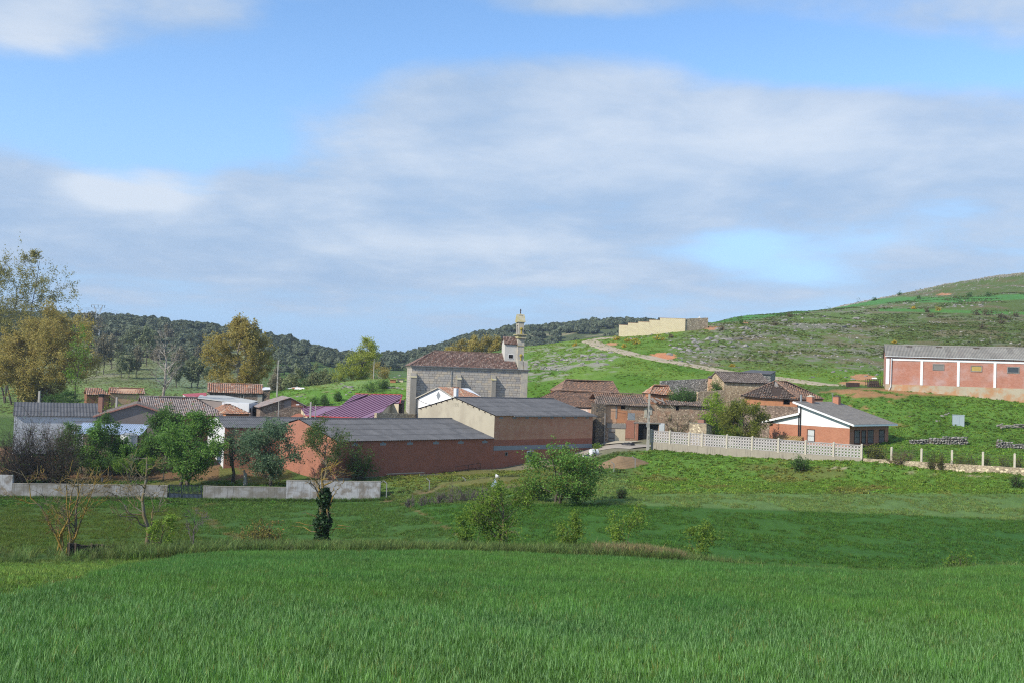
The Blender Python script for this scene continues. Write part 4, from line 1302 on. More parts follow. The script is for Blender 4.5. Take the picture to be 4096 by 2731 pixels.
# ashlar courses: separate blocks proud of the joints
r = np.random.default_rng(5); blocks = []
ch_ = .47; nco = int(zeCH / ch_) + 1; ch_ = zeCH / nco
for k in range(nco):
    x = 0.0; z0_ = k * ch_
    while x < LCH - .05:
        wdt = r.uniform(.5, 1.15)
        if LCH - (x + wdt) < .5: wdt = LCH - x
        blocks.append((x, min(x + wdt, LCH), z0_, z0_ + ch_)); x += wdt
for i in range(7):                                 # left end wall
    pass
vis = sorted(blocks, key=lambda b: -(b[1] - b[0]) if b[2] > 3.2 else 5)
bm1 = {}
cnt = 0
rest = MB()
for (xa, xb, za, zb_) in vis:
    if cnt < 300 and za > 1.5:
        wq = round((xb - xa) * 8) / 8
        if wq not in bm1:
            t = MB(); c_ = .02; D = .07
            t.add([(0, 0, 0), (1, 0, 0), (1, 0, 1), (0, 0, 1), (.015, -D, .03), (.985, -D, .03), (.985, -D, .97), (.015, -D, .97)],
                  [(4, 5, 6, 7), (0, 1, 5, 4), (1, 2, 6, 5), (2, 3, 7, 6), (3, 0, 4, 7)])
            o = t.build('stone_block', M['ashlar'], CH.root, uv=False); bm1[wq] = o
        else:
            o = bm1[wq].copy(); C.objects.link(o); o.parent = CH.root
        o.location = (xa + .012, .06 - r.uniform(0, .02), za + .012); o.scale = (xb - xa - .024, 1, zb_ - za - .024); cnt += 1
    else:
        D = .07
        rest.add([(xa + .015, .06 - D, za + .015), (xb - .015, .06 - D, za + .015), (xb - .015, .06 - D, zb_ - .015), (xa + .015, .06 - D, zb_ - .015)], [(0, 1, 2, 3)], 0, r.uniform())
for k in range(nco):                               # left end wall courses
    y = 0.06
    while y < WCH - .1:
        wd = min(r.uniform(.6, 1.3), WCH - y); D = -.05
        rest.add([(D, y + .015, k * ch_ + .015), (D, y + .015, (k + 1) * ch_ - .015), (D, y + wd - .015, (k + 1) * ch_ - .015), (D, y + wd - .015, k * ch_ + .015)], [(3, 2, 1, 0)], 0, r.uniform()); y += wd
ro = rest.build('stone_blocks', M['ashlar_t'], CH.root, uv=False); ro['kind'] = 'stuff'
c = MB()
for d, za, zb_ in ((.14, zeCH - .45, zeCH - .22), (.28, zeCH - .218, zeCH)): c.box(-d, LCH + d, -d, WCH + d, za, zb_)
c.build('cornice', M['stone_pale'], CH.root)
c = MB(); c.tube([(-.45, -.42, zeCH + .03), (LCH + .3, -.42, zeCH + .03)], .09, 6)
c.build('gutter', M['zinc'], CH.root)
x, z = CH.f(1807, 1470); c = MB(); c.tube([(x, -.4, zeCH), (x, -.1, zeCH - .5), (x, -.1, 2.5)], .06, 6); c.build('drainpipe', M['zinc'], CH.root)
for (ua, ub, vt_) in ((1633, 1654, 1497), (1825.5, 1841.6, 1505), (1963, 1980, 1508)):
    xa = CH.f(ua, 1540)[0]; xb = CH.f(ub, 1540)[0]; zt = CH.f((ua + ub) / 2, vt_)[1] - .2; D = .95
    if ua < 1640: xa = -.35; xb = .75; D = 1.0
    b = MB(); b.prism([(xa, 0, gb), (xa, -D, gb), (xa, -D, zt - .3), (xa, -D * .5, zt + .35), (xa, 0, zt + .6)], [(xb, 0, gb), (xb, -D, gb), (xb, -D, zt - .3), (xb, -D * .5, zt + .35), (xb, 0, zt + .6)])
    o = b.build('buttress', M['concrete_grey'], CH.root)
    b = MB(); b.prism([(xa - .06, 0, zt + .62), (xa - .06, -D - .08, zt - .27), (xa - .06, -D - .08, zt - .4), (xa - .06, 0, zt + .45)], [(xb + .06, 0, zt + .62), (xb + .06, -D - .08, zt - .27), (xb + .06, -D - .08, zt - .4), (xb + .06, 0, zt + .45)])
    b.build('buttress_cap', M['stone_lichen'], o)
xa = CH.f(2083, 1540)[0]; b = MB(); b.box(xa, LCH + .05, -.12, 0, gb, zeCH - .46); b.build('pilaster', M['stone_pale'], CH.root)
# roof: hipped at the left end
so = .45; yrid = WCH / 2; xh = CH.plane(1737, 1404, 'y', yrid).x; zrid = CH.plane(1737, 1404, 'y', yrid).z
xe = CH.plane(2068, 1480, 'y', 0).x; zo = zeCH + .06
xr2 = LCH - .3
tile_roof(CH, [(-so, -so, zo), (xe, -so, zo), (xe, yrid, zrid), (xh, yrid, zrid)], M['tile_church'], .225, .45, seed=2, rough=.008)
tile_roof(CH, [(-so, WCH + so, zo), (-so, -so, zo), (xh, yrid, zrid)], M['tile_church'], .24, .45, seed=3, rough=.008)
flat_roof(CH, [(-so, WCH + so, zo), (xr2, WCH + so, zo), (xr2, yrid, zrid), (xh, yrid, zrid)], M['tile_church'], name='rear_roof')
ridge_tiles(CH, (xh, yrid, zrid + .05), (xe - .2, yrid, zrid + .05), M['tile_church'], seed=1)
ridge_tiles(CH, (-so, -so, zo + .05), (xh, yrid, zrid + .05), M['tile_church'], seed=4)
# belfry stair house
y0b = 2.2
q0 = CH.plane(2018.6, 1432, 'y', y0b); q1 = CH.plane(2067, 1436, 'y', y0b); zt = CH.plane(2040, 1374, 'y', y0b).z; zr_ = CH.plane(2040, 1350, 'y', y0b + 1.6).z
b = MB(); prof = [(y0b, zeCH + .3), (y0b + 3.2, zeCH + .3), (y0b + 3.2, zt), (y0b + 1.6, zr_), (y0b, zt)]
b.prism([(q0.x, a, c_) for a, c_ in prof], [(q1.x + .3, a, c_) for a, c_ in prof]); b.build('stair_house', m_plain('old_render', (.52, .50, .45), .9, .2, .8, 5, streak=.25), CH.root)
tile_roof(CH, [(q0.x - .2, y0b - .25, zt - .1), (q1.x + .2, y0b - .25, zt - .1), (q1.x + .2, y0b + 1.6, zr_ + .12), (q0.x - .2, y0b + 1.6, zr_ + .12)], M['tile_church'], .27, .42, seed=8)
flat_roof(CH, [(q0.x - .2, y0b + 3.4, zt - .1), (q1.x + .2, y0b + 3.4, zt - .1), (q1.x + .2, y0b + 1.6, zr_ + .12), (q0.x - .2, y0b + 1.6, zr_ + .12)], M['tile_church'], name='rear_roof')
wa = CH.plane(2034.5, 1417, 'y', y0b); wb = CH.plane(2052, 1433, 'y', y0b); front_window(CH, wa.x, wb.x, wb.z, wa.z, M['white'], M['dark'], y=y0b)
# bell gable, seen from its narrow end
ya, yb_ = 1.6, 4.6
X0 = CH.plane(2070.5, 1410, 'y', ya).x; X1 = CH.plane(2096, 1410, 'y', ya).x
zz = lambda v: CH.plane(2083, v, 'y', ya).z
m = MB(); yc = (ya + yb_) / 2
m.box(X0, X1, ya, yb_, zeCH, zz(1384)); m.box(X0 + .02, X1 + .03, ya + .1, yb_ - .1, zz(1382), zz(1354)); 
m.box(X0 + .1, X1 - .12, ya + .3, ya + .85, zz(1338), zz(1288)); m.box(X0 + .1, X1 - .12, yb_ - .85, yb_ - .3, zz(1338), zz(1288)); m.box(X0 + .1, X1 - .12, ya + .85, yb_ - .85, zz(1300), zz(1288))
bg = m.build('bell_gable', M['stone_pale'], CH.root)
m = MB(); m.box(X0 - .1, X1 + .1, ya - .12, yb_ + .12, zz(1384), zz(1382)); m.box(X0 - .12, X1 + .3, ya - .35, yb_ + .3, zz(1354), zz(1349)); m.box(X0 - .3, X1 + .42, ya - .5, yb_ + .45, zz(1341), zz(1337.5)); m.box(X0 - .05, X1 + .12, ya - .1, yb_ + .1, zz(1349), zz(1341)); m.build('cornice', M['stone_lichen'], bg)
m = MB(); zc0, zc1 = zz(1288), zz(1266)
m.prism([(X0 - .15, ya + .1, zc0), (X0 - .15, yc, zc1 + .5), (X0 - .15, yb_ - .1, zc0), (X0 - .15, yc, zc0 - .1)], [(X1 + .15, ya + .1, zc0), (X1 + .15, yc, zc1 + .5), (X1 + .15, yb_ - .1, zc0), (X1 + .15, yc, zc0 - .1)]); m.build('gable_cap', M['stone_lichen'], bg)
m = MB(); xm = (X0 + X1) / 2; m.box(xm - .32, xm + .32, yc - .32, yc + .32, zc1 - .3, zz(1258)); m.prism([(xm - .3, yc - .3, zz(1258)), (xm + .3, yc - .3, zz(1258)), (xm + .3, yc + .3, zz(1258)), (xm - .3, yc + .3, zz(1258))], [(xm - .12, yc - .12, zz(1254)), (xm + .12, yc - .12, zz(1254)), (xm + .12, yc + .12, zz(1254)), (xm - .12, yc + .12, zz(1254))]); m.build('pedestal', M['stone_lichen'], bg)
m = MB(); m.bar((xm, yc, zz(1254)), (xm, yc, zz(1235)), .14); m.bar((xm, yc - .4, zz(1242)), (xm, yc + .4, zz(1242)), .13)
for v_ in (1251, 1247, 1239, 1236): m.box(xm - .1, xm + .1, yc - .1, yc + .1, zz(v_) - .04, zz(v_) + .04)
m.build('cross', M['iron'], bg)
for (u_, v_) in ((2086, 1316), (2084, 1421)):
    q_ = CH.plane(u_, v_, 'y', ya - .1); m = MB()
    for i in range(6):
        a0, a1 = math.pi * i / 6, math.pi * (i + 1) / 6
        m.tube([(q_.x, ya - .1, q_.z - .3 * math.cos(a0)), (q_.x, ya - .1, q_.z - .3 * math.cos(a1))], [.3 * math.sin(a0) + .01, .3 * math.sin(a1) + .01], 10, cap=False)
    zb_ = zz(1337.5) if v_ < 1380 else zeCH + .3
    m.tube([(q_.x, ya - .1, zb_), (q_.x, ya - .1, q_.z - .28)], [.22, .09], 8); m.build('ball_finial', M['yellow_lichen'], bg)
m = MB(); m.box(X0 - .15, X0 + .9, .2, 1.6, zeCH, zz(1442)); m.box(X0 + 1.0, X1 + .45, -.1, 1.6, zeCH, zz(1442)); m.build('corner_block', M['stone_pale'], CH.root)

# ------------------------------------------------------------------ white house with the diamond, in front of the church
PW = px(1671, 1680, 173.0); AW = math.radians(-32)
Wh = Fr('white_house', 'small white gabled house with a diamond panel on its gable', 'house', PW, AW)
LW = dist_to(PW, Wh.ex, 1827, 1640); zeW = Wh.f(1672, 1590)[1]; xr_, zrW = Wh.f(1755, 1550); DW = 9
gable_body(Wh, 0, LW, 0, DW, -2, zeW, zrW, [M['white'], M['white']], 'y', yr=xr_)
for xs_, xe_ in ((-.35, xr_), (LW + .35, xr_)):
    k_ = (zrW - zeW) / (xr_ - (0 if xs_ < 0 else LW)); ze_ = zeW + k_ * (xs_ - (0 if xs_ < 0 else LW)) + .1
    rid = DW - 3.2
    tile_roof(Wh, [(xs_, -.25, ze_), (xs_, DW + .3, ze_), (xr_, rid, zrW + .1), (xr_, -.25, zrW + .1)], M['tile_warm'], .25, .42, seed=11 if xs_ < 0 else 12)
tile_roof(Wh, [(-.35, DW + .3, zeW), (LW + .35, DW + .3, zeW), (xr_, DW - 3.2, zrW + .1)], M['tile_warm'], .25, .42, seed=13)
v = MB(); v.bar((-.4, -.27, zeW - .06), (xr_, -.27, zrW + .06), .16, .16); v.bar((LW + .4, -.27, zeW - .06), (xr_, -.27, zrW + .06), .16, .16); v.build('verge', M['stone_pale'], Wh.root)
xa, za = Wh.f(1754, 1563); xb, zb_ = Wh.f(1754, 1597.5); xl = Wh.f(1745.6, 1580)[0]; xq = Wh.f(1762.6, 1580)[0]; zm = (za + zb_) / 2
m = MB(); R0 = [(xa, 0, za), (xl, 0, zm), (xa, 0, zb_), (xq, 0, zm)]; m.prism([(a, -.03, c_) for a, b, c_ in R0], [(a, .05, c_) for a, b, c_ in R0]); m.build('diamond_panel', M['band_grey'], Wh.root)
xa = Wh.f(1820, 1560)[0]; xb = Wh.f(1831, 1560)[0]; zt = Wh.f(1825, 1551)[1]
m = MB(); m.box(xa, xb, -.4, .25, zeW - 1.4, zt); ch1 = m.build('chimney', M['white_grey'], Wh.root); m = MB(); m.box(xa - .05, xb + .15, -.42, .3, zt + .15, zt + .22); m.box(xa + .1, xa + .16, -.3, -.24, zt, zt + .15); m.box(xb - .02, xb + .04, .1, .16, zt, zt + .15); m.build('chimney_cap', M['iron'], ch1)
m = MB(); xq = Wh.f(1668, 1650)[0]
m.tube([(xq + .15, -.08, zeW - .1), (xq + .15, -.08, -1.2)], .05, 6); m.build('drainpipe', M['zinc'], Wh.root)

# ------------------------------------------------------------------ small roofed houses behind the barns
def simple_house(label, ul, vl, Yl, ur, vr, Yr, depth, ve, vrdg_u, vrdg, wall, tile, seed, name='house', hip=(0, 0), over=.3, pitch=.24, tl=.42, sag=.0, roofk='tile', rowsn=3, foot=2.0, back=True, group=None):
    """house with its eave towards the camera: front corners from the picture, ridge height from one picture point"""
    P = px(ul, vl, Yl); Q = px(ur, vr, Yr); d = Q - P
    fr = Fr(name, label, 'house' if name != 'barn' else 'barn', P, math.atan2(d.y, d.x), group)
    Lh = math.hypot(d.x, d.y); ze = fr.f(ul, ve)[1]; yr_ = depth / 2
    zr_ = fr.plane(vrdg_u, vrdg, 'y', yr_).z
    if not any(hip): gable_body(fr, 0, Lh, 0, depth, -foot, ze, zr_ - .05, wall if isinstance(wall, list) else [wall, wall], 'x')
    else:
        m = MB(); m.box(0, Lh, 0, depth, -foot, ze); m.build('wall', wall, fr.root)
    s_ = (zr_ - ze) / yr_; zo_ = ze - s_ * over + .08; h0, h1 = hip
    a, b = -over * .6, Lh + over * .6
    front = [(a, -over, zo_), (b, -over, zo_), (b - h1 if h1 else b, yr_, zr_ + .08), (a + h0 if h0 else a, yr_, zr_ + .08)]
    rear = [(a, depth + over, zo_), (b, depth + over, zo_), (b - h1 if h1 else b, yr_, zr_ + .08), (a + h0 if h0 else a, yr_, zr_ + .08)]
    if roofk == 'tile':
        tile_roof(fr, front, M[tile], pitch, tl, seed=seed, sag=sag)
        flat_roof(fr, rear, M[tile], name='rear_roof')
        ridge_tiles(fr, front[3], front[2], M[tile], seed=seed)
        if h0: tile_roof(fr, [(a, depth + over, zo_), (a, -over, zo_), front[3]], M[tile], pitch, tl, seed=seed + 1)
        if h1: tile_roof(fr, [(b, -over, zo_), (b, depth + over, zo_), front[2]], M[tile], pitch, tl, seed=seed + 2)
    else:
        corrugated(fr, front, M[tile], rowsn, pitch, seed=seed); corrugated(fr, rear, M[tile], 1, pitch, seed=seed + 4)
    return fr, Lh, ze, zr_


# white shed with the dark corrugated roof at the left edge of the village, its lean-to and silo
S1, Ls, zs, zr1 = simple_house('white-gabled shed with a dark corrugated roof left of the grey gable house', 52, 1760, 150, 386, 1762, 155, 11, 1660, 200, 1610, [M['white_grey'], M['white']], 'fibre_dark', 21, 'barn', roofk='sheet', rowsn=3, pitch=.45)
m = MB(); x0 = S1.f(290, 1685)[0]; m.box(x0, Ls + .2, -.1, -.003, zs - .75, zs - .35); m.build('fascia', M['white_grey'], S1.root)
Pl = px(296, 1770, 147.0); Lt = Fr('lean_to', 'pale blue corrugated lean-to roof in front of the grey gable house', 'shed', Pl, math.radians(4))
z1 = Lt.f(296, 1732)[1]; xr2 = Lt.f(566, 1727)[0]; zt = Lt.plane(400, 1690, 'y', 4.0).z
corrugated(Lt, [(-.2, 0, z1), (xr2, 0, z1), (xr2, 4.0, zt), (-.2, 4.0, zt)], M['fibre_blue'], 1, .3, seed=31)
for i in range(5):
    m = MB(); xx = xr2 * i / 4 + (.1 if i == 0 else -.1); m.box(xx - .08, xx + .08, .2, .36, -3, z1 - .05); m.build('post', M['wood_dark'], Lt.root)
m = MB(); m.box(0, xr2 - .3, 3.7, 3.9, -3, zt - .1); m.build('rear_wall', M['stone_dark'], Lt.root)
q0 = px(482, 1790, 145); q1 = px(546, 1790, 145); cx = (q0 + q1) / 2; zt = px(514, 1733, 145).z
tk = empty('silo', (cx.x, cx.y, cx.z - 2.5), 0, 'white round tank under the blue lean-to roof', 'tank')
m = MB(); R_ = (q1.x - q0.x) / 2; m.tube([(0, 0, 0), (0, 0, zt - tk.location.z - .15)], R_, 20); m.build('body', M['white_grey'], tk, uv=False)
m = MB(); m.tube([(0, 0, zt - tk.location.z - .149), (0, 0, zt - tk.location.z + .1)], [R_ * 1.06, R_ * .5], 20); m.build('lid', M['zinc'], tk, uv=False)

# grey plastered gable with the red tiled verge
PG = px(383, 1730, 152); QG = px(705, 1734, 156); d = QG - PG
G = Fr('house', 'house with a broad grey plastered gable edged in red tiles', 'house', PG, math.atan2(d.y, d.x))
Lg = math.hypot(d.x, d.y); ze = G.f(386, 1664)[1]; xr_, zr_ = G.f(548, 1617)
gable_body(G, 0, Lg, 0, 10, -2.5, ze, zr_, [M['plaster_grey'], M['plaster_grey']], 'y', yr=xr_)
k_ = (zr_ - ze) / xr_
tile_roof(G, [(-.45, -.3, ze - .45 * k_ + .1), (-.45, 10.2, ze - .45 * k_ + .1), (xr_, 10.2, zr_ + .1), (xr_, -.3, zr_ + .1)], M['tile_dark'], .25, .42, seed=41)
tile_roof(G, [(Lg + .4, -.3, ze - .4 * k_ + .1), (Lg + .4, 10.2, ze - .4 * k_ + .1), (xr_, 10.2, zr_ + .1), (xr_, -.3, zr_ + .1)], M['tile_dark'], .25, .42, seed=42)
m = MB()
for sgn, xe_ in ((0, -.45), (1, Lg + .4)):
    for i in range(14):
        f0, f1 = i / 14, (i + 1.1) / 14
        m.bar((xr_ + (xe_ - xr_) * f0, -.34, zr_ + .06 + (ze - .4 * k_ - zr_) * f0 + .04), (xr_ + (xe_ - xr_) * f1, -.34, zr_ + .1 + (ze - .4 * k_ - zr_) * f1), .2, .2)
m.build('verge', m_plain('verge_red', (.36, .16, .12), .85, .3), G.root)
a = px(394, 1650, 157); b = px(411, 1650, 157); zt = px(402, 1577, 157).z
ch = empty('chimney', ((a.x + b.x) / 2, 157, zt - 6), 0, 'brown brick chimney with a dark cap beside the grey gable', 'chimney')
m = MB(); hw = (b.x - a.x) / 2; m.box(-hw, hw, -hw, hw, 0, 5.6); m.build('shaft', M['brick_band'], ch)
m = MB(); m.box(-hw * 1.2, hw * 1.2, -hw * 1.2, hw * 1.2, 5.95, 6.1)
for sx in (-1, 1):
    for sy in (-1, 1): m.box(sx * hw * .7 - .06, sx * hw * .7 + .06, sy * hw * .7 - .06, sy * hw * .7 + .06, 5.6, 5.95)
m.build('cap', M['black'], ch)

# long house with the wavy tile roof
LR, Ll, zl, zrl = simple_house('long old house with a wavy grey-brown tile roof over an adobe wall', 574, 1740, 160, 893, 1745, 166, 10, 1655, 700, 1588, M['adobe'], 'tile_grey', 51, hip=(0, 4.0), pitch=.34, tl=.45, sag=.25)
LR2, _, _, _ = simple_house('low annex with a broken tile roof at the end of the wavy-roofed house', 900, 1740, 165, 992, 1742, 168, 6, 1652, 940, 1618, M['adobe'], 'tile_warm', 53, hip=(1.5, 2.0), pitch=.3, sag=.1)

# two adobe houses below the hillside
F1, L1, z1, _ = simple_house('adobe house under the brown poplar, brown shaded front', 345, 1640, 215, 432, 1640, 217, 7, 1576, 380, 1553, [M['adobe_shaded'], M['plaster_pink']], 'tile_warm', 61, hip=(0, 1.5), pitch=.34)
F2, L2, z2, _ = simple_house('orange adobe house with a long uneven tile roof below the pines', 438, 1640, 219, 575, 1642, 222, 7, 1570, 520, 1552, [M['plaster_pink'], M['adobe']], 'tile_warm', 63, pitch=.34, sag=.3)

# stone house with the bright tiles, red roof patch and flat grey roof in front
F3, L3, z3, zr3 = simple_house('stone house with a bright two-tone tile roof under the round poplar', 829, 1640, 196, 1047, 1642, 199, 8, 1566, 930, 1535, M['rubble_brown'], 'tile_warm', 71, pitch=.40, tl=.5, sag=.15)
xa, za = F3.f(963, 1575); xb, zb_ = F3.f(974, 1591); front_window(F3, xa + .12, xb - .12, zb_ + .08, za - .08, M['stone_pale'], M['dark'], fw=.16)
m = MB(); xa = F3.f(829, 1590)[0]; xb = F3.f(838, 1590)[0]; m.box(xa, xb, -.02, 0, -2, z3 - .2); m.build('quoin', M['cream'], F3.root)
m = MB(); xa = F3.f(1030, 1590)[0]; m.box(xa, L3, -.02, 0, -2, z3 - .3); m.build('quoin', M['stone_pale'], F3.root)
def slab_house(name, label, cat, poly, wall, roofm, thick=.12, foot=4.0, roof='roof', inset=.25):
    """monopitch building given by its roof outline: (picture u, v, distance) of every corner"""
    W3 = [px(u, v, Y) for u, v, Y in poly]; cx = sum(W3, Vector()) / len(W3)
    fr = Fr(name, label, cat, (cx.x, cx.y, min(p.z for p in W3) - foot), 0)
    pts = [fr.loc(p) for p in W3]; c2 = sum(pts, Vector()) / len(pts)
    flat_roof(fr, pts, roofm, thick, roof)
    ins = [p + (c2 - p).normalized() * inset for p in pts]
    shell(fr, [(p.x, p.y) for p in ins], -2, [p.z - thick - .02 for p in ins], [wall])
    return fr, pts
FG, pg = slab_house('shed', 'long shed with a pale grey flat roof between the tile roofs', 'shed', [(790, 1589, 178), (992, 1614, 172), (1034, 1602, 176), (900, 1580, 190), (800, 1578, 190)], M['plaster_grey'], M['sheet_grey'])
q_ = px(994, 1661, 171.8); q2 = px(1031, 1661, 175.5); d = q2 - q_
FW = Fr('white_house', 'white end wall of a flat-roofed house with a dark door', 'house', q_, math.atan2(d.y, d.x)); lw = math.hypot(d.x, d.y); zt = FW.f(1010, 1611)[1]
m = MB(); m.box(0, lw, 0, 5, -2, zt); m.build('wall', M['white_grey'], FW.root)
xa, za = FW.f(1011, 1632); xb = FW.f(1018, 1632)[0]; m = MB(); m.box(xa, xb, -.06, -.002, -1, za); m.build('door', M['gate_panel'], FW.root)
xa, za = FW.f(998, 1630); xb, zb_ = FW.f(1004, 1648); front_window(FW, xa, xb, zb_, za, M['white'], M['glass'])
FR, _ = slab_house('shed', 'red sheet-metal roof left of the stone house', 'shed', [(758, 1588, 186), (826, 1580, 188), (826, 1568, 198), (730, 1574, 198)], M['white_grey'], M['red_metal'])
FS, _ = slab_house('shed', 'small open shed with a white roof right of the stone house', 'shed', [(1049, 1557, 199), (1082, 1555, 199), (1080, 1548, 203), (1049, 1546, 203)], M['stone_dark'], M['white_grey'])

# stone gable house with the brick patch
PS = px(1040, 1672, 168); QS = px(1236, 1674, 171); d = QS - PS
SG = Fr('stone_house', 'stone gable house with a brick patch beside a plaster strip', 'house', PS, math.atan2(d.y, d.x)); Lq = math.hypot(d.x, d.y)
ze = SG.f(1043, 1628)[1]; xr_, zr_ = SG.f(1161, 1591)
gable_body(SG, 0, Lq, 0, 9, -2.5, ze, zr_, [M['rubble_brown'], M['rubble_brown']], 'y', yr=xr_)
for xe_, s0 in ((-.4, 0), (Lq + .4, Lq)):
    kk = (zr_ - ze) / (xr_ - s0)
    tile_roof(SG, [(xe_, -.35, ze + kk * (xe_ - s0) + .08), (xe_, 9.2, ze + kk * (xe_ - s0) + .08), (xr_, 9.2, zr_ + .08), (xr_, -.35, zr_ + .08)], M['tile_grey'], .26, .42, seed=81 + int(xe_))
xa = SG.f(1137, 1620)[0]; xb = SG.f(1164, 1620)[0]; zb_ = SG.f(1150, 1628)[1]
m = MB(); m.add([(xa, -.03, zb_), (xb, -.03, zb_), (xb, -.03, zr_ - .15), (xa, -.03, zr_ - .15 - .25 * (xb - xa))], [(0, 1, 2, 3)]); m.build('plaster_strip', M['plaster_grey'], SG.root)
xc, zc = SG.f(1222, 1627); m = MB(); m.add([(xb + .05, -.03, zc), (xc, -.03, zc), (xc - 1.2, -.03, zc + .9), (xb + .05, -.03, zr_ - .3)], [(0, 1, 2, 3)]); m.build('brick_patch', M['brick_house'], SG.root)
m = MB(); m.box(.3, Lq * .5, -.02, 0, -2, .1); m.build('plaster_foot', M['plaster_grey'], SG.root)

# ------------------------------------------------------------------ building with the purple standing-seam roof
zp0 = px(1223, 1659, 165); pnorm = Vector((-.25 * .5, -.25 * .86, 1)).normalized()      # falls towards the camera and to the left
pnorm = Vector((.25 * -.5, .25 * -.86, 1)).normalized()
def on_plane(u, v):
    t, e = ray(u, v); d = Vector((t, 1, e)); return d * (zp0.dot(pnorm) / d.dot(pnorm))
outer = [(1223, 1659), (1503, 1672), (1563, 1610), (1599, 1610), (1608, 1578), (1420, 1574), (1360, 1624), (1197, 1624)]
W3 = [on_plane(u, v) for u, v in outer]
PR = Fr('long_building', 'long building with a purple standing-seam metal roof left of the church', 'building', (zp0.x, zp0.y, zp0.z - 4), 0)
pts = [PR.loc(p) for p in W3]
ins = [pts[0] + Vector((.15, .25, 0)), pts[1] + Vector((-.2, .25, 0)), pts[2] + Vector((0, .2, 0)), pts[3] + Vector((-.2, .2, 0)), pts[4] + Vector((-.3, -.2, 0)), pts[5] + Vector((.1, -.3, 0)), pts[6] + Vector((.1, -.3, 0)), pts[7] + Vector((.2, -.3, 0))]
n_ = len(ins); m = MB()
for i in range(n_):
    a, b = ins[i], ins[(i + 1) % n_]
    m.add([(a.x, a.y, -3), (b.x, b.y, -3), (b.x, b.y, b.z - .16), (a.x, a.y, a.z - .16)], [(0, 1, 2, 3)])
m.build('wall', M['cream'], PR.root)
# panels run down the slope; each strip between two seams is one panel
dn = Vector((-.5, -.86, 0)); dn.z = -(pnorm.x * dn.x + pnorm.y * dn.y) / pnorm.z; dn.normalize(); ac = pnorm.cross(dn).normalized()
ac = -ac if ac.x < 0 else ac
pl = [((p - pts[0]).dot(ac), (p - pts[0]).dot(-dn)) for p in pts]
a0 = min(p[0] for p in pl); a1 = max(p[0] for p in pl); PWD = .82; npan = int((a1 - a0) / PWD)
def spans_all(x):
    ys = []
    for i in range(len(pl)):
        (x0, y0), (x1, y1) = pl[i], pl[(i + 1) % len(pl)]
        if (x0 - x) * (x1 - x) < 0: ys.append(y0 + (y1 - y0) * (x - x0) / (x1 - x0))
    ys.sort(); return [(ys[i], ys[i + 1]) for i in range(0, len(ys) - 1, 2)]
PO = lambda x, y, z: pts[0] + ac * x - dn * y + pnorm * z
for i in range(npan + 1):
    xa = a0 + i * PWD + 1e-3; xb = min(a0 + (i + 1) * PWD, a1) - 1e-3
    if xb - xa < .05: continue
    s0, s1 = spans_all(xa + .02), spans_all(xb - .02)
    if not s0 or not s1: s0 = s0 or s1; s1 = s1 or s0
    m = MB()
    for A, Bq in zip(s0, s1):
        m.prism([PO(xa + .02, A[0], -.05), PO(xb - .02, Bq[0], -.05), PO(xb - .02, Bq[1], -.05), PO(xa + .02, A[1], -.05)], [PO(xa + .02, A[0], 0), PO(xb - .02, Bq[0], 0), PO(xb - .02, Bq[1], 0), PO(xa + .02, A[1], 0)])
        m2 = MB(); m2.prism([PO(xb - .045, Bq[0], .0), PO(xb + .045, Bq[0], .0), PO(xb + .045, Bq[1], .0), PO(xb - .045, Bq[1], .0)], [PO(xb - .035, Bq[0], .09), PO(xb + .035, Bq[0], .09), PO(xb + .035, Bq[1], .09), PO(xb - .035, Bq[1], .09)])
    pn = m.build('roof_panel', M['purple'], PR.root); m2.build('seam', M['purple_seam'], pn)
m = MB(); m.bar(pts[0] + Vector((-.1, -.12, -.08)), pts[1] + Vector((.1, -.12, -.08)), .22, .18); m.build('gutter', M['red_metal'], PR.root)
m = MB(); m.bar(pts[5] + Vector((0, .05, .06)), pts[4] + Vector((0, .05, .06)), .2, .12); m.build('ridge_flashing', M['red_metal'], PR.root)
m = MB(); m.bar(pts[7] + Vector((0, .05, .04)), pts[6] + Vector((0, .05, .04)), .14, .08); m.build('ridge_flashing', M['purple_seam'], PR.root)
m = MB(); m.bar(pts[3] + Vector((0, 0, -.05)), pts[4] + Vector((0, 0, -.05)), .2, .12); m.build('verge', M['red_metal'], PR.root)
Rr, _ = slab_house('porch', 'low porch with a terracotta roof below the purple roof', 'porch', [(1150, 1672, 163), (1222, 1662, 163.5), (1200, 1652, 166.5), (1185, 1653, 166.5)], M['white_grey'], m_plain('terracotta', (.3, .11, .06), .85, .2))
WS, _ = slab_house('wooden_shed', 'dark wooden lean-to at the right end of the purple roof', 'shed', [(1575, 1611, 169.5), (1612, 1611, 169.5), (1620, 1598, 176), (1590, 1598, 176)], M['wood_dark'], M['wood_dark'])
a = px(1506, 1676, 160.5); b = px(1664, 1678, 166)
def wall_px(name, label, cat, ua, va, Ya, ub, vb, Yb, vta, vtb, th, mat, foot=2.0, cap=None, group=None):
    a = px(ua, va, Ya); b = px(ub, vb, Yb); d = b - a; fr = Fr(name, label, cat, a, math.atan2(d.y, d.x), group); L_ = math.hypot(d.x, d.y)
    za = px(ua, vta, Ya).z - a.z; zb_ = px(ub, vtb, Yb).z - a.z; m = MB(); k = max(3, int(L_ / .9)); rg = []
    for i in range(k + 1):
        x = L_ * i / k; zt = za + (zb_ - za) * i / k + .12 * (vnoise(x * .9, 1.7, 3) - .5)
        rg.append([(x, 0, -foot), (x, 0, zt), (x, th, zt), (x, th, -foot)])
    for i in range(k): m.add(rg[i] + rg[i + 1], [(0, 4, 5, 1), (1, 5, 6, 2), (2, 6, 7, 3)])
    m.add(rg[0], [(0, 1, 2, 3)]); m.add(rg[-1], [(3, 2, 1, 0)]); m.build('wall', mat, fr.root)
    return fr
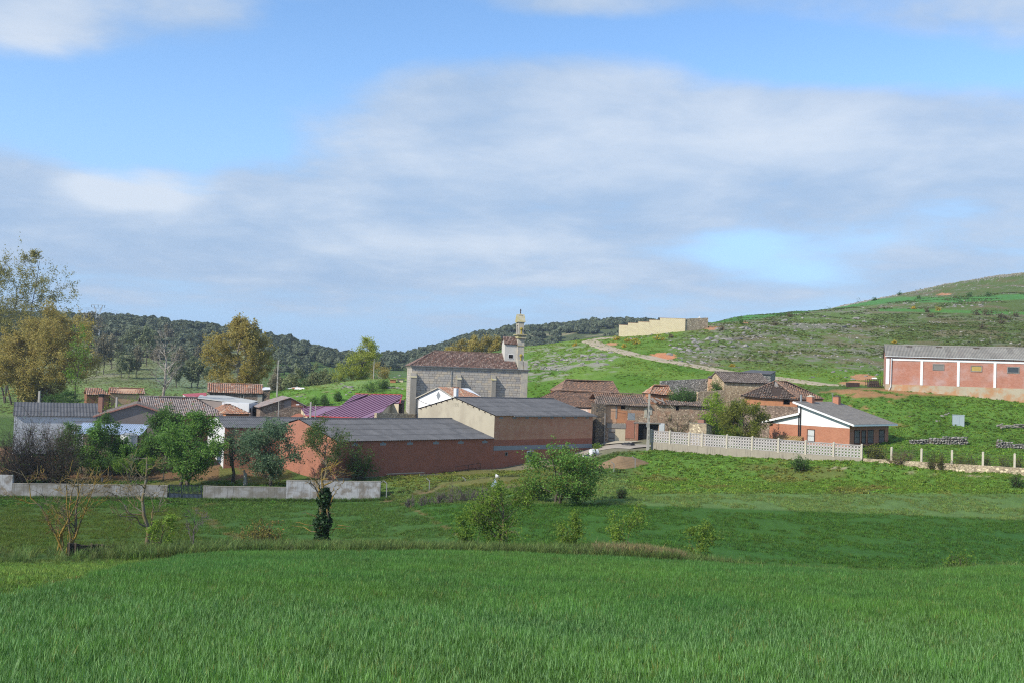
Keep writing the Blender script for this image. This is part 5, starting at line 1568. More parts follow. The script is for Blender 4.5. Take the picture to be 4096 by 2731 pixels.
wall_px('stone_wall', 'pale rubble churchyard wall between purple roof and white house', 'wall', 1506, 1676, 158.3, 1664, 1678, 166, 1649, 1655, .5, M['rubble_yellow'])

# ------------------------------------------------------------------ old adobe and stone houses right of the pale barn
OD, LO, zO, zrO = simple_house('old house with a sunken brown tile roof behind the pale barn', 2110, 1790, 176, 2379, 1790, 169, 9, 1612, 2240, 1560, [M['peeling'], M['peeling']], 'tile_old', 91, hip=(3.2, 0), pitch=.26, tl=.44, sag=.35)
xq, zq = OD.f(2360, 1640)
m = MB(); m.box(LO - 1.0, LO + .02, -.015, 0, -3, zO); m.build('plaster_strip', M['cream'], OD.root)
m = MB(); m.box(LO + .001, LO + .03, -.02, 9, -3, zO); m.build('dark_side_wall', M['stone_dark'], OD.root)
OB, _, _, zrb = simple_house('house with a curved brown tile roof at the foot of the green hill', 2240, 1720, 186, 2470, 1720, 188, 9, 1562, 2360, 1522, M['adobe'], 'tile_old', 95, hip=(2.0, 0), pitch=.27, tl=.44, sag=.4)

PO3 = px(2416, 1788, 166); QO3 = px(2842, 1762, 168); d = QO3 - PO3
O3 = Fr('old_barn', 'derelict stone and adobe barn with a dark gateway behind the tall pole', 'barn', PO3, math.atan2(d.y, d.x)); L3_ = math.hypot(d.x, d.y)
fz = lambda u, v: O3.f(u, v)
xg0, _ = fz(2551, 1740); xg1, zg1 = fz(2636, 1696); xd0, zd1 = fz(2432, 1712); xd1, _ = fz(2460, 1712)
zE = fz(2420, 1612)[1]; zE2 = fz(2830, 1620)[1]
h1 = fz(2492, 1622); h2 = fz(2710, 1630); hw_ = .3
xw0, zw1 = fz(2588, 1636); xw1, zw0 = fz(2595, 1652)
holes = [(xg0, xg1, -1.2, zg1), (h1[0] - .38, h1[0] + .38, h1[1] - .5, h1[1] + .45), (h2[0] - .3, h2[0] + .3, h2[1] - .42, h2[1] + .42), (xw0, xw1 + .1, zw0, zw1)]
holes_wall(O3, 0, L3_, -3, min(zE, zE2), holes, M['rubble'], 0, .5, back=M['dark'])
m = MB(); m.box(0, L3_, .75, 7, -3, min(zE, zE2)); m.build('core_wall', M['rubble'], O3.root)
m = MB(); m.add([(0, -.001, -3), (0, 7, -3), (0, 7, zE), (0, -.001, zE)], [(3, 2, 1, 0)]); m.add([(L3_, 0, -3), (L3_, 7, -3), (L3_, 7, zE2), (L3_, 0, zE2)], [(0, 1, 2, 3)]); m.add([(0, 0, zE), (L3_, 0, zE), (L3_, 7, zE), (0, 7, zE)], [(0, 1, 2, 3)]); m.build('end_wall', M['adobe'], O3.root)
def panel(fr, name, u0, v0, u1, v1, mat, d=.03, thick=None):
    xa, za = fr.f(u0, v0); xb, zb_ = fr.f(u1, v1); m = MB(); m.box(xa, xb, -d, -.002, zb_, za); return m.build(name, mat, fr.root)
panel(O3, 'plaster_patch', 2417, 1613, 2464, 1688, M['plaster_pink'], .025)
panel(O3, 'adobe_patch', 2467, 1640, 2508, 1690, M['adobe'], .02); panel(O3, 'adobe_patch', 2468, 1614, 2483, 1640, M['adobe'], .02)
panel(O3, 'timber_post', 2463, 1613, 2467, 1672, M['wood_grey'], .08)
panel(O3, 'cement_patch', 2512, 1650, 2539, 1677, M['band_grey'], .04)
panel(O3, 'timber_lintel', 2427, 1692, 2503, 1712, M['wood_grey'], .10)
panel(O3, 'timber_lintel', 2534, 1686, 2640, 1694, M['wood_grey'], .12)
dr = panel(O3, 'door', 2434, 1714, 2459, 1762, M['wood_grey'], .06)
x0, z0_ = fz(2434, 1762); x1, z1_ = fz(2459, 1714)
for k in range(5):
    m = MB(); xa = x0 + (x1 - x0) * k / 5; m.box(xa + .02, xa + (x1 - x0) / 5 - .02, -.10, -.062, z0_ + .05, z1_ - .05); m.build('plank', M['wood_grey'], dr)
for k in (0.25, .75):
    m = MB(); zz_ = z0_ + (z1_ - z0_) * k; m.box(x0 + .05, x1 - .05, -.14, -.102, zz_ - .08, zz_ + .08); m.build('ledge', M['wood_dark'], dr)
panel(O3, 'plaster_patch', 2461, 1714, 2500, 1762, M['cream'], .035)
panel(O3, 'brick_patch', 2503, 1680, 2536, 1752, M['brick_gable'], .05)
panel(O3, 'brick_pier', 2543, 1692, 2551, 1762, M['brick_gable'], .12)
panel(O3, 'white_panel', 2637, 1691, 2657, 1722, M['white_grey'], .06)
m = MB(); m.box(xw0 - .45, xw0, -.06, -.002, zw0 - .7, zw1 + .2); m.box(xw1 + .1, xw1 + .55, -.06, -.002, zw0 - .2, zw1 + .2); m.box(xw0 - .2, xw1 + .4, -.07, -.002, zw1 + .202, zw1 + .6); m.build('window_surround', M['stone_pale'], O3.root)
m = MB(); m.box(-1.65, -.004, -.6, 4, -3, zE - .1); m.build('corner_wall', M['stone_dark'], O3.root)
m = MB(); m.box(-.9, -.35, -.64, -.602, -1, 1.9); m.build('blocked_door', M['wood_dark'], O3.root)
m = MB(); m.bar((-.15, -.75, -1), (-.15, -.75, zE - 1.6), .16); m.build('timber_post', M['wood_grey'], O3.root)
r = np.random.default_rng(77)
# roof 3: rows of single tiles; left stretch, sagging middle, low right stretch
zt3 = O3.plane(2500, 1571, 'y', 4.2).z; xm = fz(2604, 1618)[0]; xn = fz(2668, 1616)[0]
tile_roof(O3, [(-1.8, -.45, zE - .12), (xm, -.45, zE - .25), (xm, 4.2, zt3 - .25), (-1.2, 4.2, zt3)], M['tile_old'], .36, .5, h=.11, seed=101, sag=.12, objs=190, omat=M['tile_dark_r'], rough=.02)
tile_roof(O3, [(xm + .1, -.35, zE2 + .1), (xn, -.35, zE2 - .1), (xn, 2.6, zE2 + .75), (xm + .1, 3.6, zE2 + 1.15)], M['tile_old'], .36, .5, h=.11, seed=102, sag=.5, rough=.06, skip=.18)
tile_roof(O3, [(xn + .05, -.4, zE2 - .1), (L3_ + .2, -.4, zE2 - .2), (L3_ + .2, 1.5, zE2 + .45), (xn + .05, 1.5, zE2 + .5)], M['tile_old'], .36, .5, h=.11, seed=103, objs=90, omat=M['tile_dark_r'], rough=.03)
ridge_tiles(O3, (-1.2, 4.2, zt3 + .06), (xm, 4.2, zt3 - .2), M['tile_old'], .16, seed=5)
m = MB(); m.add([(-1.8, 8, zE), (xm, 8, zE), (xm, 4.22, zt3 - .27), (-1.2, 4.22, zt3 - .05)], [(0, 1, 2, 3)]); m.build('rear_roof', M['tile_old'], O3.root)
for i in range(4):
    m = MB(); a = xm + (xn - xm) * r.uniform(); m.bar((a, -.4, zE2 + .05 + .1 * i), (a + r.uniform(-1, 1.4), 2.5, zE2 + .9), .14); m.build('rafter', M['wood_grey'], O3.root)

# ruin, dry-stone yard wall, shed and houses further up
RU, _, _, _ = simple_house('ruined wall stub with a ragged tile cap beside the round bush', 2597, 1640, 177, 2690, 1640, 178, 3, 1568, 2640, 1541, M['adobe'], 'tile_warm', 111, hip=(1.5, .5), pitch=.3, sag=.4, name='ruin')
wall_px('stone_wall', 'long grey dry-stone yard wall behind the round bush', 'wall', 2642, 1590, 184, 2836, 1590, 186, 1522, 1512, .7, M['rubble_grey'])
wall_px('stone_wall', 'tan rubble wall between the round bush and the tall stone house', 'wall', 2790, 1640, 172, 2900, 1640, 174, 1566, 1558, .5, M['rubble_tan'])
SH, _ = slab_house('shed', 'pink plastered shed with a grey roof at the upper track', 'shed', [(2830, 1505, 181), (2900, 1516, 180), (2935, 1500, 190), (2880, 1492, 192)], M['plaster_pink'], M['fibre_dark'])
SK, _ = slab_house('shed', 'low grey roof rising behind the tall stone house', 'shed', [(2945, 1490, 186), (3085, 1494, 186), (3105, 1483, 194), (3005, 1478, 196)], M['rubble_grey'], M['fibre_dark'])
T5, LT5, zT5, zr5 = simple_house('tall tan stone house with two patches of dark tiles', 2893, 1650, 176, 3075, 1645, 178, 7, 1524, 3000, 1493, M['rubble_tan'], 'tile_dark', 121, pitch=.38, tl=.5, sag=.1)
# collapsed-roof house
Q6 = px(3178, 1650, 163); P6 = px(2974, 1725, 166.0); d = px(3186, 1725, 162.5) - P6
H6 = Fr('stone_house', 'stone and adobe house with a collapsed hipped tile roof', 'house', P6, math.atan2(d.y, d.x)); L6 = math.hypot(d.x, d.y)
ze6 = H6.f(2980, 1580)[1]; zb6 = H6.f(3000, 1617)[1]; hh = H6.f(3147, 1598)
m = MB(); m.box(0, L6 + .2, 0, 9, -3, zb6 - .004); m.build('wall', M['rubble_brown'], H6.root)
holes_wall(H6, 0.001, L6, zb6, ze6, [(hh[0] - .55, hh[0] + .5, hh[1] - .75, hh[1] + .5)], M['adobe'], 0, .5, 'adobe_wall', M['dark'])
m = MB(); m.box(0.0, .3, .01, 9, zb6, ze6); m.box(.3, L6, .7, 9, zb6, ze6); m.build('rear_adobe_wall', M['adobe'], H6.root)
m = MB(); x_, z_ = H6.f(3014, 1690); m.box(x_, x_ + .9, -.04, -.002, z_ - .4, z_ + .5); m.build('small_window', M['dark'], H6.root)
xp = H6.plane(3101, 1522, 'y', 4.5); tile_roof(H6, [(-.6, -.5, ze6 - .1), (L6 + .3, -.5, ze6 - .3), (xp.x, 4.5, xp.z)], M['tile_old'], .38, .5, h=.12, seed=131, objs=140, omat=M['tile_dark_r'], rough=.03, sag=.15, gaps=[(xp.x + 1.2, 2.6, .9, 2.0)])
tile_roof(H6, [(-.6, 9.5, ze6 - .1), (-.6, -.5, ze6 - .1), (xp.x, 4.5, xp.z)], M['tile_old'], .38, .5, h=.12, seed=132)
tile_roof(H6, [(L6 + .3, -.5, ze6 - .3), (L6 + .3, 9.5, ze6 - .3), (xp.x, 4.5, xp.z)], M['tile_old'], .38, .5, h=.12, seed=133, skip=.2, rough=.05)
ridge_tiles(H6, (L6 + .3, -.5, ze6 - .2), (xp.x, 4.5, xp.z + .06), M['tile_old'], .18, seed=7)
for i in range(5):
    m = MB(); a = xp.x + .2 + i * .35; m.bar((a, 1.6, ze6 + .5), (xp.x + .1, 4.4, xp.z - .1), .13); m.build('rafter', M['wood_grey'], H6.root)
H7, _, _, _ = simple_house('low ruined house with broken tiles behind the collapsed roof', 3100, 1640, 170, 3290, 1640, 170, 6, 1582, 3160, 1526, M['adobe'], 'tile_old', 141, hip=(1.5, 5.5), pitch=.34, sag=.3, name='ruin')

# ------------------------------------------------------------------ brick bungalow with the white gable
PH = px(3397, 1800, 146.0); A2 = math.radians(64 - 90)        # local x runs along the lit gable (to the left), so use a frame at the left corner
d_l = Vector((-math.sin(math.radians(42)), math.cos(math.radians(42)), 0))
sl_ = dist_to(PH, d_l, 3089, 1790); PL = PH + d_l * sl_; PL.z = PH.z
dd = PH - PL; HB = Fr('bungalow', 'brick bungalow with white gables and a long grey tile roof', 'house', PL, math.atan2(dd.y, dd.x)); LH = sl_
# local: front y = 0 is the lit gable wall, right corner x = LH, side wall (x = LH) runs back
zbr_l = HB.f(3092, 1693)[1]; zbr_r = HB.f(3394, 1709)[1]; DH = HB.g(3553, 1770, LH)[0]
zc = HB.f(3396, 1690)[1]; xpk, zpk = HB.f(3193, 1611); xj = HB.f(3203, 1700)[0]
zwl = HB.f(3200, 1657)[1]; zbr = (zbr_l + zbr_r) / 2
m = MB(); m.box(0, LH, 0, DH, -1.5, zbr); m.build('wall', M['brick_house'], HB.root)
prof = [(xpk, zbr + .004), (LH, zbr + .004), (LH, zc), (xpk, zpk)]
m = MB(); m.prism([(a, -.02, b) for a, b in prof], [(a, DH + .02, b) for a, b in prof]); m.build('white_gable', M['white'], HB.root)
prof = [(0, zbr + .004), (xpk - .002, zbr + .004), (xpk - .002, zwl), (0, zbr + .35)]
m = MB(); m.prism([(a, -.02, b) for a, b in prof], [(a, DH + .02, b) for a, b in prof]); m.build('white_gable', M['white'], HB.root)
m = MB(); m.box(LH + .003, LH + .02, .01, DH, zbr + .003, zc - .05); m.build('side_wall', M['brick_house'], HB.root)
# main roof, one slope; small roof on the left
s_ = (zc - zpk) / (LH - xpk); xo = LH + 1.0; zo_ = zc + s_ * 1.0
HL = HB.plane(3172, 1602, 'y', -.7); xr0 = HL.x; zr0 = zpk + s_ * (xr0 - xpk)
Dr = HB.plane(3589, 1681, 'x', xo).y
poly = [(xo, Dr, zo_ + .1), (xo, -.7, zo_ + .1), (xr0, -.7, zr0 + .1), (xr0, Dr, zr0 + .1)]
flat_roof(HB, poly, M['roof_bed'], .2, 'roof_deck')
def row_tiles(fr, poly, mat, rowd=.36, seed=0):
    A, ex, ey, nz = roof_axes(poly); p2 = P2(poly, A, ex, ey); x0 = min(p[0] for p in p2); x1 = max(p[0] for p in p2); y1 = max(p[1] for p in p2); m = MB(); r_ = np.random.default_rng(seed)
    n = int(y1 / rowd); k = int((x1 - x0) / .33)
    for j in range(n):
        for i in range(k):
            xa = x0 + (x1 - x0) * i / k; xb = x0 + (x1 - x0) * (i + 1) / k; ya = y1 * j / n - .02; yb = y1 * (j + 1) / n + .04
            P = lambda x, y, z: A + ex * x + ey * y + nz * z
            v = [P(xa, ya, .06), P((xa + xb) / 2, ya, .10), P(xb, ya, .06), P(xb, yb, .02), P((xa + xb) / 2, yb, .05), P(xa, yb, .02), P(xa, ya, .0), P(xb, ya, .0)]
            m.add(v, [(0, 1, 4, 5), (1, 2, 3, 4), (6, 7, 2, 1, 0)], 0, r_.uniform())
    o = m.build('roof_tiles', mat, fr.root, uv=False); o['kind'] = 'stuff'; return o
row_tiles(HB, poly, M['tile_new'], seed=1)
m = MB(); m.bar((xo + .04, -.75, zo_ - .02), (xo + .04, Dr + .05, zo_ - .02), .1, .24); m.bar((xr0, -.76, zr0), (xo, -.76, zo_), .1, .26); m.build('fascia', M['white'], HB.root)
x4 = HB.plane(3047, 1685, 'y', -.5); x5 = HB.plane(3196, 1652, 'y', -.5)
poly2 = [(x4.x, DH + .3, x4.z), (x4.x, -.5, x4.z), (x5.x, -.5, x5.z), (x5.x, DH + .3, x5.z)]
flat_roof(HB, poly2, M['roof_bed'], .2, 'roof_deck'); row_tiles(HB, poly2, M['tile_new'], seed=2)
m = MB(); m.bar((x4.x, -.55, x4.z - .05), (x5.x, -.55, x5.z - .05), .1, .3); m.build('fascia', M['white'], HB.root)
m = MB(); m.box(x4.x + .9, 0, .3, .6, -1.5, zbr - .1); m.build('porch_pier', M['brick_house'], HB.root)
# canopy over the cellar door
a = HB.plane(3085, 1757, 'y', -1.6); b = HB.plane(3199, 1761, 'y', -1.6); zt = HB.plane(3100, 1737, 'y', 0).z
tile_roof(HB, [(a.x, -1.6, a.z), (b.x, -1.6, a.z), (b.x - .3, -.05, zt), (a.x + .3, -.05, zt)], M['tile_moss'], .3, .4, seed=151, label='mossy yellow tile canopy')
m = MB(); m.box(a.x + .2, b.x - .2, -1.4, -.003, -1.5, a.z - .3); m.build('canopy_wall', M['brick_house'], HB.root)
m = MB(); m.box(a.x + 2.2, b.x - .9, -1.45, -1.402, -1, a.z - .42); m.build('cellar_door', M['wood_dark'], HB.root)
xa, za = HB.f(3232, 1717); xb, zb_ = HB.f(3257, 1763); front_window(HB, xa, xb, zb_, za, M['iron'], M['blind'], bars=6, cage=.12, fw=.06)
for ua, ub, va, vb in ((3418, 3436, 1722, 1769), (3447, 3460, 1722, 1769), (3472, 3491, 1721, 1768), (3517, 3535, 1720, 1766)):
    ya, za = HB.g(ua, va, LH); yb_, zb_ = HB.g(ub, vb, LH)
    # side windows: drawn on the wall x = LH
    m = MB(); X_ = LH + .02; fw = .08
    m.box(X_, X_ + .06, ya - fw, ya, zb_ - fw, za + fw); m.box(X_, X_ + .06, yb_, yb_ + fw, zb_ - fw, za + fw); m.box(X_, X_ + .06, ya, yb_, za, za + fw); m.box(X_, X_ + .06, ya, yb_, zb_ - fw, zb_)
    f = m.build('window', M['iron'], HB.root)
    m = MB(); m.box(X_, X_ + .02, ya, yb_, zb_, za); m.build('pane', M['blind_grey'], f)
    m = MB()
    for i in range(5): yy = ya + (yb_ - ya) * (i + .5) / 5; m.box(X_ + .15, X_ + .175, yy - .014, yy + .014, zb_ - .15, za + .15)
    for zz_ in (zb_ - .12, (za + zb_) / 2, za + .12): m.box(X_ + .145, X_ + .18, ya - .1, yb_ + .1, zz_ - .02, zz_ + .02); m.box(X_, X_ + .15, ya - .1, ya - .07, zz_ - .02, zz_ + .02)
    m.build('window_grille', M['iron'], f)
for ua, ub in ((3226, 3249), (3331, 3354)):
    yq = max(1.2, min(DH - 1.5, HB.plane((ua + ub) / 2, 1600, 'x', xr0 + .5).y)); a = HB.plane(ua, 1590, 'y', yq); b = HB.plane(ub, 1590, 'y', yq); zt = HB.plane(ua, 1585, 'y', yq).z
    zk = zr0 + s_ * ((a.x + b.x) / 2 - xr0); m = MB(); w_ = min(1.0, b.x - a.x); m.box(a.x, a.x + w_, yq, yq + .7, zk - 1.0, zt); c_ = m.build('chimney', M['brick_house'], HB.root)
    m = MB(); m.prism([(a.x - .05, yq - .05, zt + .001), (a.x + w_ + .05, yq - .05, zt + .001), (a.x + w_ + .05, yq + .75, zt + .001), (a.x - .05, yq + .75, zt + .001)], [(a.x + w_ * .4, yq + .3, zt + .3), (a.x + w_ * .6, yq + .3, zt + .3), (a.x + w_ * .6, yq + .4, zt + .3), (a.x + w_ * .4, yq + .4, zt + .3)]); m.build('chimney_cap', M['stone_pale'] if ua < 3300 else M['wood_dark'], c_)
a = HB.plane(3204, 1600, 'y', 1.0); zt = HB.plane(3204, 1577, 'y', 1.0).z; m = MB(); m.tube([(a.x, 1.0, zpk - .6), (a.x, 1.0, zt)], .15, 10); m.build('flue', M['zinc'], HB.root)
m = MB(); m.tube([(xj, -.16, zpk - .3), (xj, -.16, .2)], .09, 8); m.tube([(xj - .3, -.16, zwl), (xj - .3, -.16, .2)], .06, 8); m.build('drainpipe', M['black'], HB.root)
m = MB(); ax_ = HB.plane(3330, 1570, 'y', 8.0); m.bar((ax_.x, 8, zr0 - 1), (ax_.x, 8, ax_.z), .05)
for i in range(3): m.bar((ax_.x - .3, 8, ax_.z - .15 * i), (ax_.x + .3, 8, ax_.z - .15 * i), .03)
m.build('aerial', M['galv'], HB.root)

# ------------------------------------------------------------------ long brick barn with white pillars at the right edge
PB = px(3543, 1556, 185.0)
RB = Fr('brick_barn', 'long red brick barn with white pillars and a corrugated roof on the hill', 'barn', PB, math.radians(-18))
zg_ = RB.f(3548, 1426)[1]; LRB = 40.0; zr_ = RB.plane(3549, 1380, 'y', 5.0).z; zpl = RB.f(3560, 1535)[1]
gable_body(RB, 0, LRB, 0, 10, zpl, zg_ + .1, zr_ - .1, [M['brick_barn'], M['brick_barn']], 'x')
m = MB(); m.box(-.05, LRB, -.08, 10, -1.5, zpl - .002); m.build('plinth', m_plain('plinth', (.43, .37, .27), .9, .2, .6, 5, c2=(.45, .25, .13)), RB.root)
s_ = (zr_ - zg_) / 5.0
corrugated(RB, [(-.25, -.35, zg_ - .35 * s_ + .32), (LRB, -.35, zg_ - .35 * s_ + .32), (LRB, 5, zr_), (-.25, 5, zr_)], M['fibre_grey'], 2, .25, amp=.05, seed=161)
corrugated(RB, [(-.25, 10.35, zg_ - .35 * s_ + .1), (LRB, 10.35, zg_ - .35 * s_ + .1), (LRB, 5, zr_), (-.25, 5, zr_)], M['fibre_grey'], 1, .5, amp=.05, seed=162)
m = MB(); m.tube([(-.25, 5, zr_ + .05), (LRB, 5, zr_ + .05)], .14, 6); m.build('ridge_cap', M['fibre_grey'], RB.root, uv=False)
m = MB(); m.bar((-.3, -.42, zg_ + .08), (LRB, -.42, zg_ + .08), .14, .12); m.build('gutter', M['white_grey'], RB.root)
zb1 = RB.f(3600, 1433)[1]; zb0 = RB.f(3600, 1441)[1]
m = MB(); m.box(.75, LRB, -.09, 0, zb0, zb1); m.build('white_band', M['white'], RB.root)
for u in (3543, 3681, 3828, 3974):
    xa = RB.f(u, 1500)[0]; m = MB()
    m.box(max(xa, 0.001) - (.05 if u < 3550 else 0), xa + (.6 if u < 3550 else .42), -.12, 0, zpl, zb1 if u < 3550 else zb0 - .002); m.build('pillar', M['white'], RB.root)
    if u > 3550: m = MB(); m.box(xa, xa + .5, -.06, 0, zb1 + .002, zg_ - .2); m.build('pillar_head', M['concrete'], RB.root)
for k, (ua, ub, va, vb) in enumerate(((3731, 3776, 1454, 1480), (3883, 3928, 1460, 1486), (4029, 4077, 1465, 1492))):
    xa, za = RB.f(ua, va); xb, zb_ = RB.f(ub, vb)
    front_window(RB, xa + .12, xb - .12, zb_ + .12, za - .12, M['wood_grey'], [M['blind_grey'], M['yellow_glass'], M['glass']][k], fw=.14, out=.08)
m = MB(); m.tube([(.85, -.3, zg_ - .2), (.85, -.2, .6), (.3, -.5, -.5)], .08, 8); m.build('drainpipe', M['white_grey'], RB.root)
for u in (3636, 3756, 3905):
    a = RB.plane(u, 1388, 'y', 4.3); m = MB(); m.box(a.x - .5, a.x + .5, 4.2, 4.6, zr_ - .32 * s_ - .1, zr_ - .1); m.build('roof_vent', M['wood_dark'], RB.root)

# ------------------------------------------------------------------ cemetery wall on the hill
a = px(2476, 1345, 292); b = px(2740, 1312, 291); d = b - a
CW = Fr('cemetery_wall', 'stepped pale block cemetery wall on the hilltop', 'wall', a, math.atan2(d.y, d.x)); Lc = math.hypot(d.x, d.y)
steps = [(2476, 2512, 1301), (2512, 2553, 1293), (2553, 2597, 1288), (2597, 2639, 1281), (2639, 2741, 1274)]
mm = MB(); capb = MB(); blk = MB(); r = np.random.default_rng(6)
for ua, ub, vt_ in steps:
    xa = CW.f(ua, 1310)[0]; xb = CW.f(ub, 1310)[0]; zt = CW.f((ua + ub) / 2, vt_)[1]
    mm.box(xa, xb, .05, .4, -3, zt); 
    cp = MB(); cp.box(xa - .06, xb + .06, -.04, .48, zt + .002, zt + .1); cp.build('coping', M['plaster_pink'], CW.root)
    nrow = int((zt + 1.2) / .25)
    for j in range(nrow):
        x = xa - (.3 if j % 2 else 0)
        while x < xb:
            p0, p1 = max(x, xa), min(x + .6, xb)
            if p1 - p0 > .05:
                zz0 = zt - (j + 1) * .25
                blk.add([(p0 + .012, .0, zz0 + .012), (p1 - .012, .0, zz0 + .012), (p1 - .012, .0, zz0 + .238), (p0 + .012, .0, zz0 + .238)], [(0, 1, 2, 3)], 0, r.uniform())
            x += .6
mm.build('wall', M['stone_pale'], CW.root); o = blk.build('wall_blocks', M['block_yellow'], CW.root, uv=False); o['kind'] = 'stuff'
wall_px('stone_wall', 'pale rubble end of the cemetery wall on the hilltop', 'wall', 2742, 1316, 291.3, 2832, 1302, 294, 1275, 1271, .8, M['rubble_yellow'], 1.5)
q_ = px(2797, 1278, 297); cr = empty('white_cross', (q_.x, q_.y, q_.z - 2.2), 0, 'small white cross rising behind the hilltop wall', 'cross'); m = MB(); m.bar((0, 0, 0), (0, 0, 3.1), .22); m.bar((-.45, 0, 2.6), (.45, 0, 2.6), .18); m.build('cross', M['white'], cr)

# ------------------------------------------------------------------ trees
def branchlet(r, a, b, k=5, wob=.12, sag=0.0):
    a = np.array(a, float); b = np.array(b, float); L_ = np.linalg.norm(b - a); t = np.linspace(0, 1, k)[:, None]
    p = a + (b - a) * t; p[1:-1] += r.normal(0, wob * L_ * .25, (k - 2, 3)); p[:, 2] += (-sag * L_ * (t[:, 0] ** 2) + sag * L_ * t[:, 0])
    return p


class Wood:
    """tapered branches collected as one mesh"""
    def __init__(s): s.v = []; s.f = []; s.n = 0

    def add(s, pts, r0, r1, n=5):
        k = len(pts); rad = np.linspace(r0, r1, k); d = np.gradient(pts, axis=0); d /= np.linalg.norm(d, axis=1)[:, None] + 1e-9
        ref = np.where(np.abs(d[:, 2:3]) < .9, np.array([[0, 0, 1.0]]), np.array([[1.0, 0, 0]])); a = np.cross(d, ref); a /= np.linalg.norm(a, axis=1)[:, None] + 1e-9; b = np.cross(a, d)
        th = np.arange(n) * 2 * np.pi / n
        ring = pts[:, None, :] + rad[:, None, None] * (a[:, None, :] * np.cos(th)[None, :, None] + b[:, None, :] * np.sin(th)[None, :, None])
        s.v.append(ring.reshape(-1, 3)); i, j = np.meshgrid(np.arange(k - 1), np.arange(n), indexing='ij'); j2 = (j + 1) % n
        s.f.append((np.stack([i * n + j, i * n + j2, (i + 1) * n + j2, (i + 1) * n + j], -1).reshape(-1, 4)) + s.n); s.n += k * n

    def build(s, name, mat, parent=None):
        return np_mesh(name, np.concatenate(s.v), np.concatenate(s.f), [mat], parent, smooth=True)


def leaf_mesh(name, cen, size, mat, seed, parent=None, aspect=.55, up=.0):
    """leaf sprays: small random quads"""
    r = np.random.default_rng(seed); n = len(cen); s = size * r.uniform(.6, 1.35, (n, 1))
    a = r.normal(0, 1, (n, 3)); a[:, 2] = a[:, 2] * .8 + up; a /= np.linalg.norm(a, axis=1)[:, None]; b = np.cross(a, r.normal(0, 1, (n, 3))); b /= np.linalg.norm(b, axis=1)[:, None] + 1e-9
    b *= aspect * s / 2; a = a * s / 2
    v = np.stack([cen - a, cen + b - a * .15, cen + a, cen - b - a * .15], 1).reshape(-1, 3); f = np.arange(n * 4).reshape(-1, 4)
    return np_mesh(name, v, f, [mat], parent, tint=r.uniform(0, 1, n))


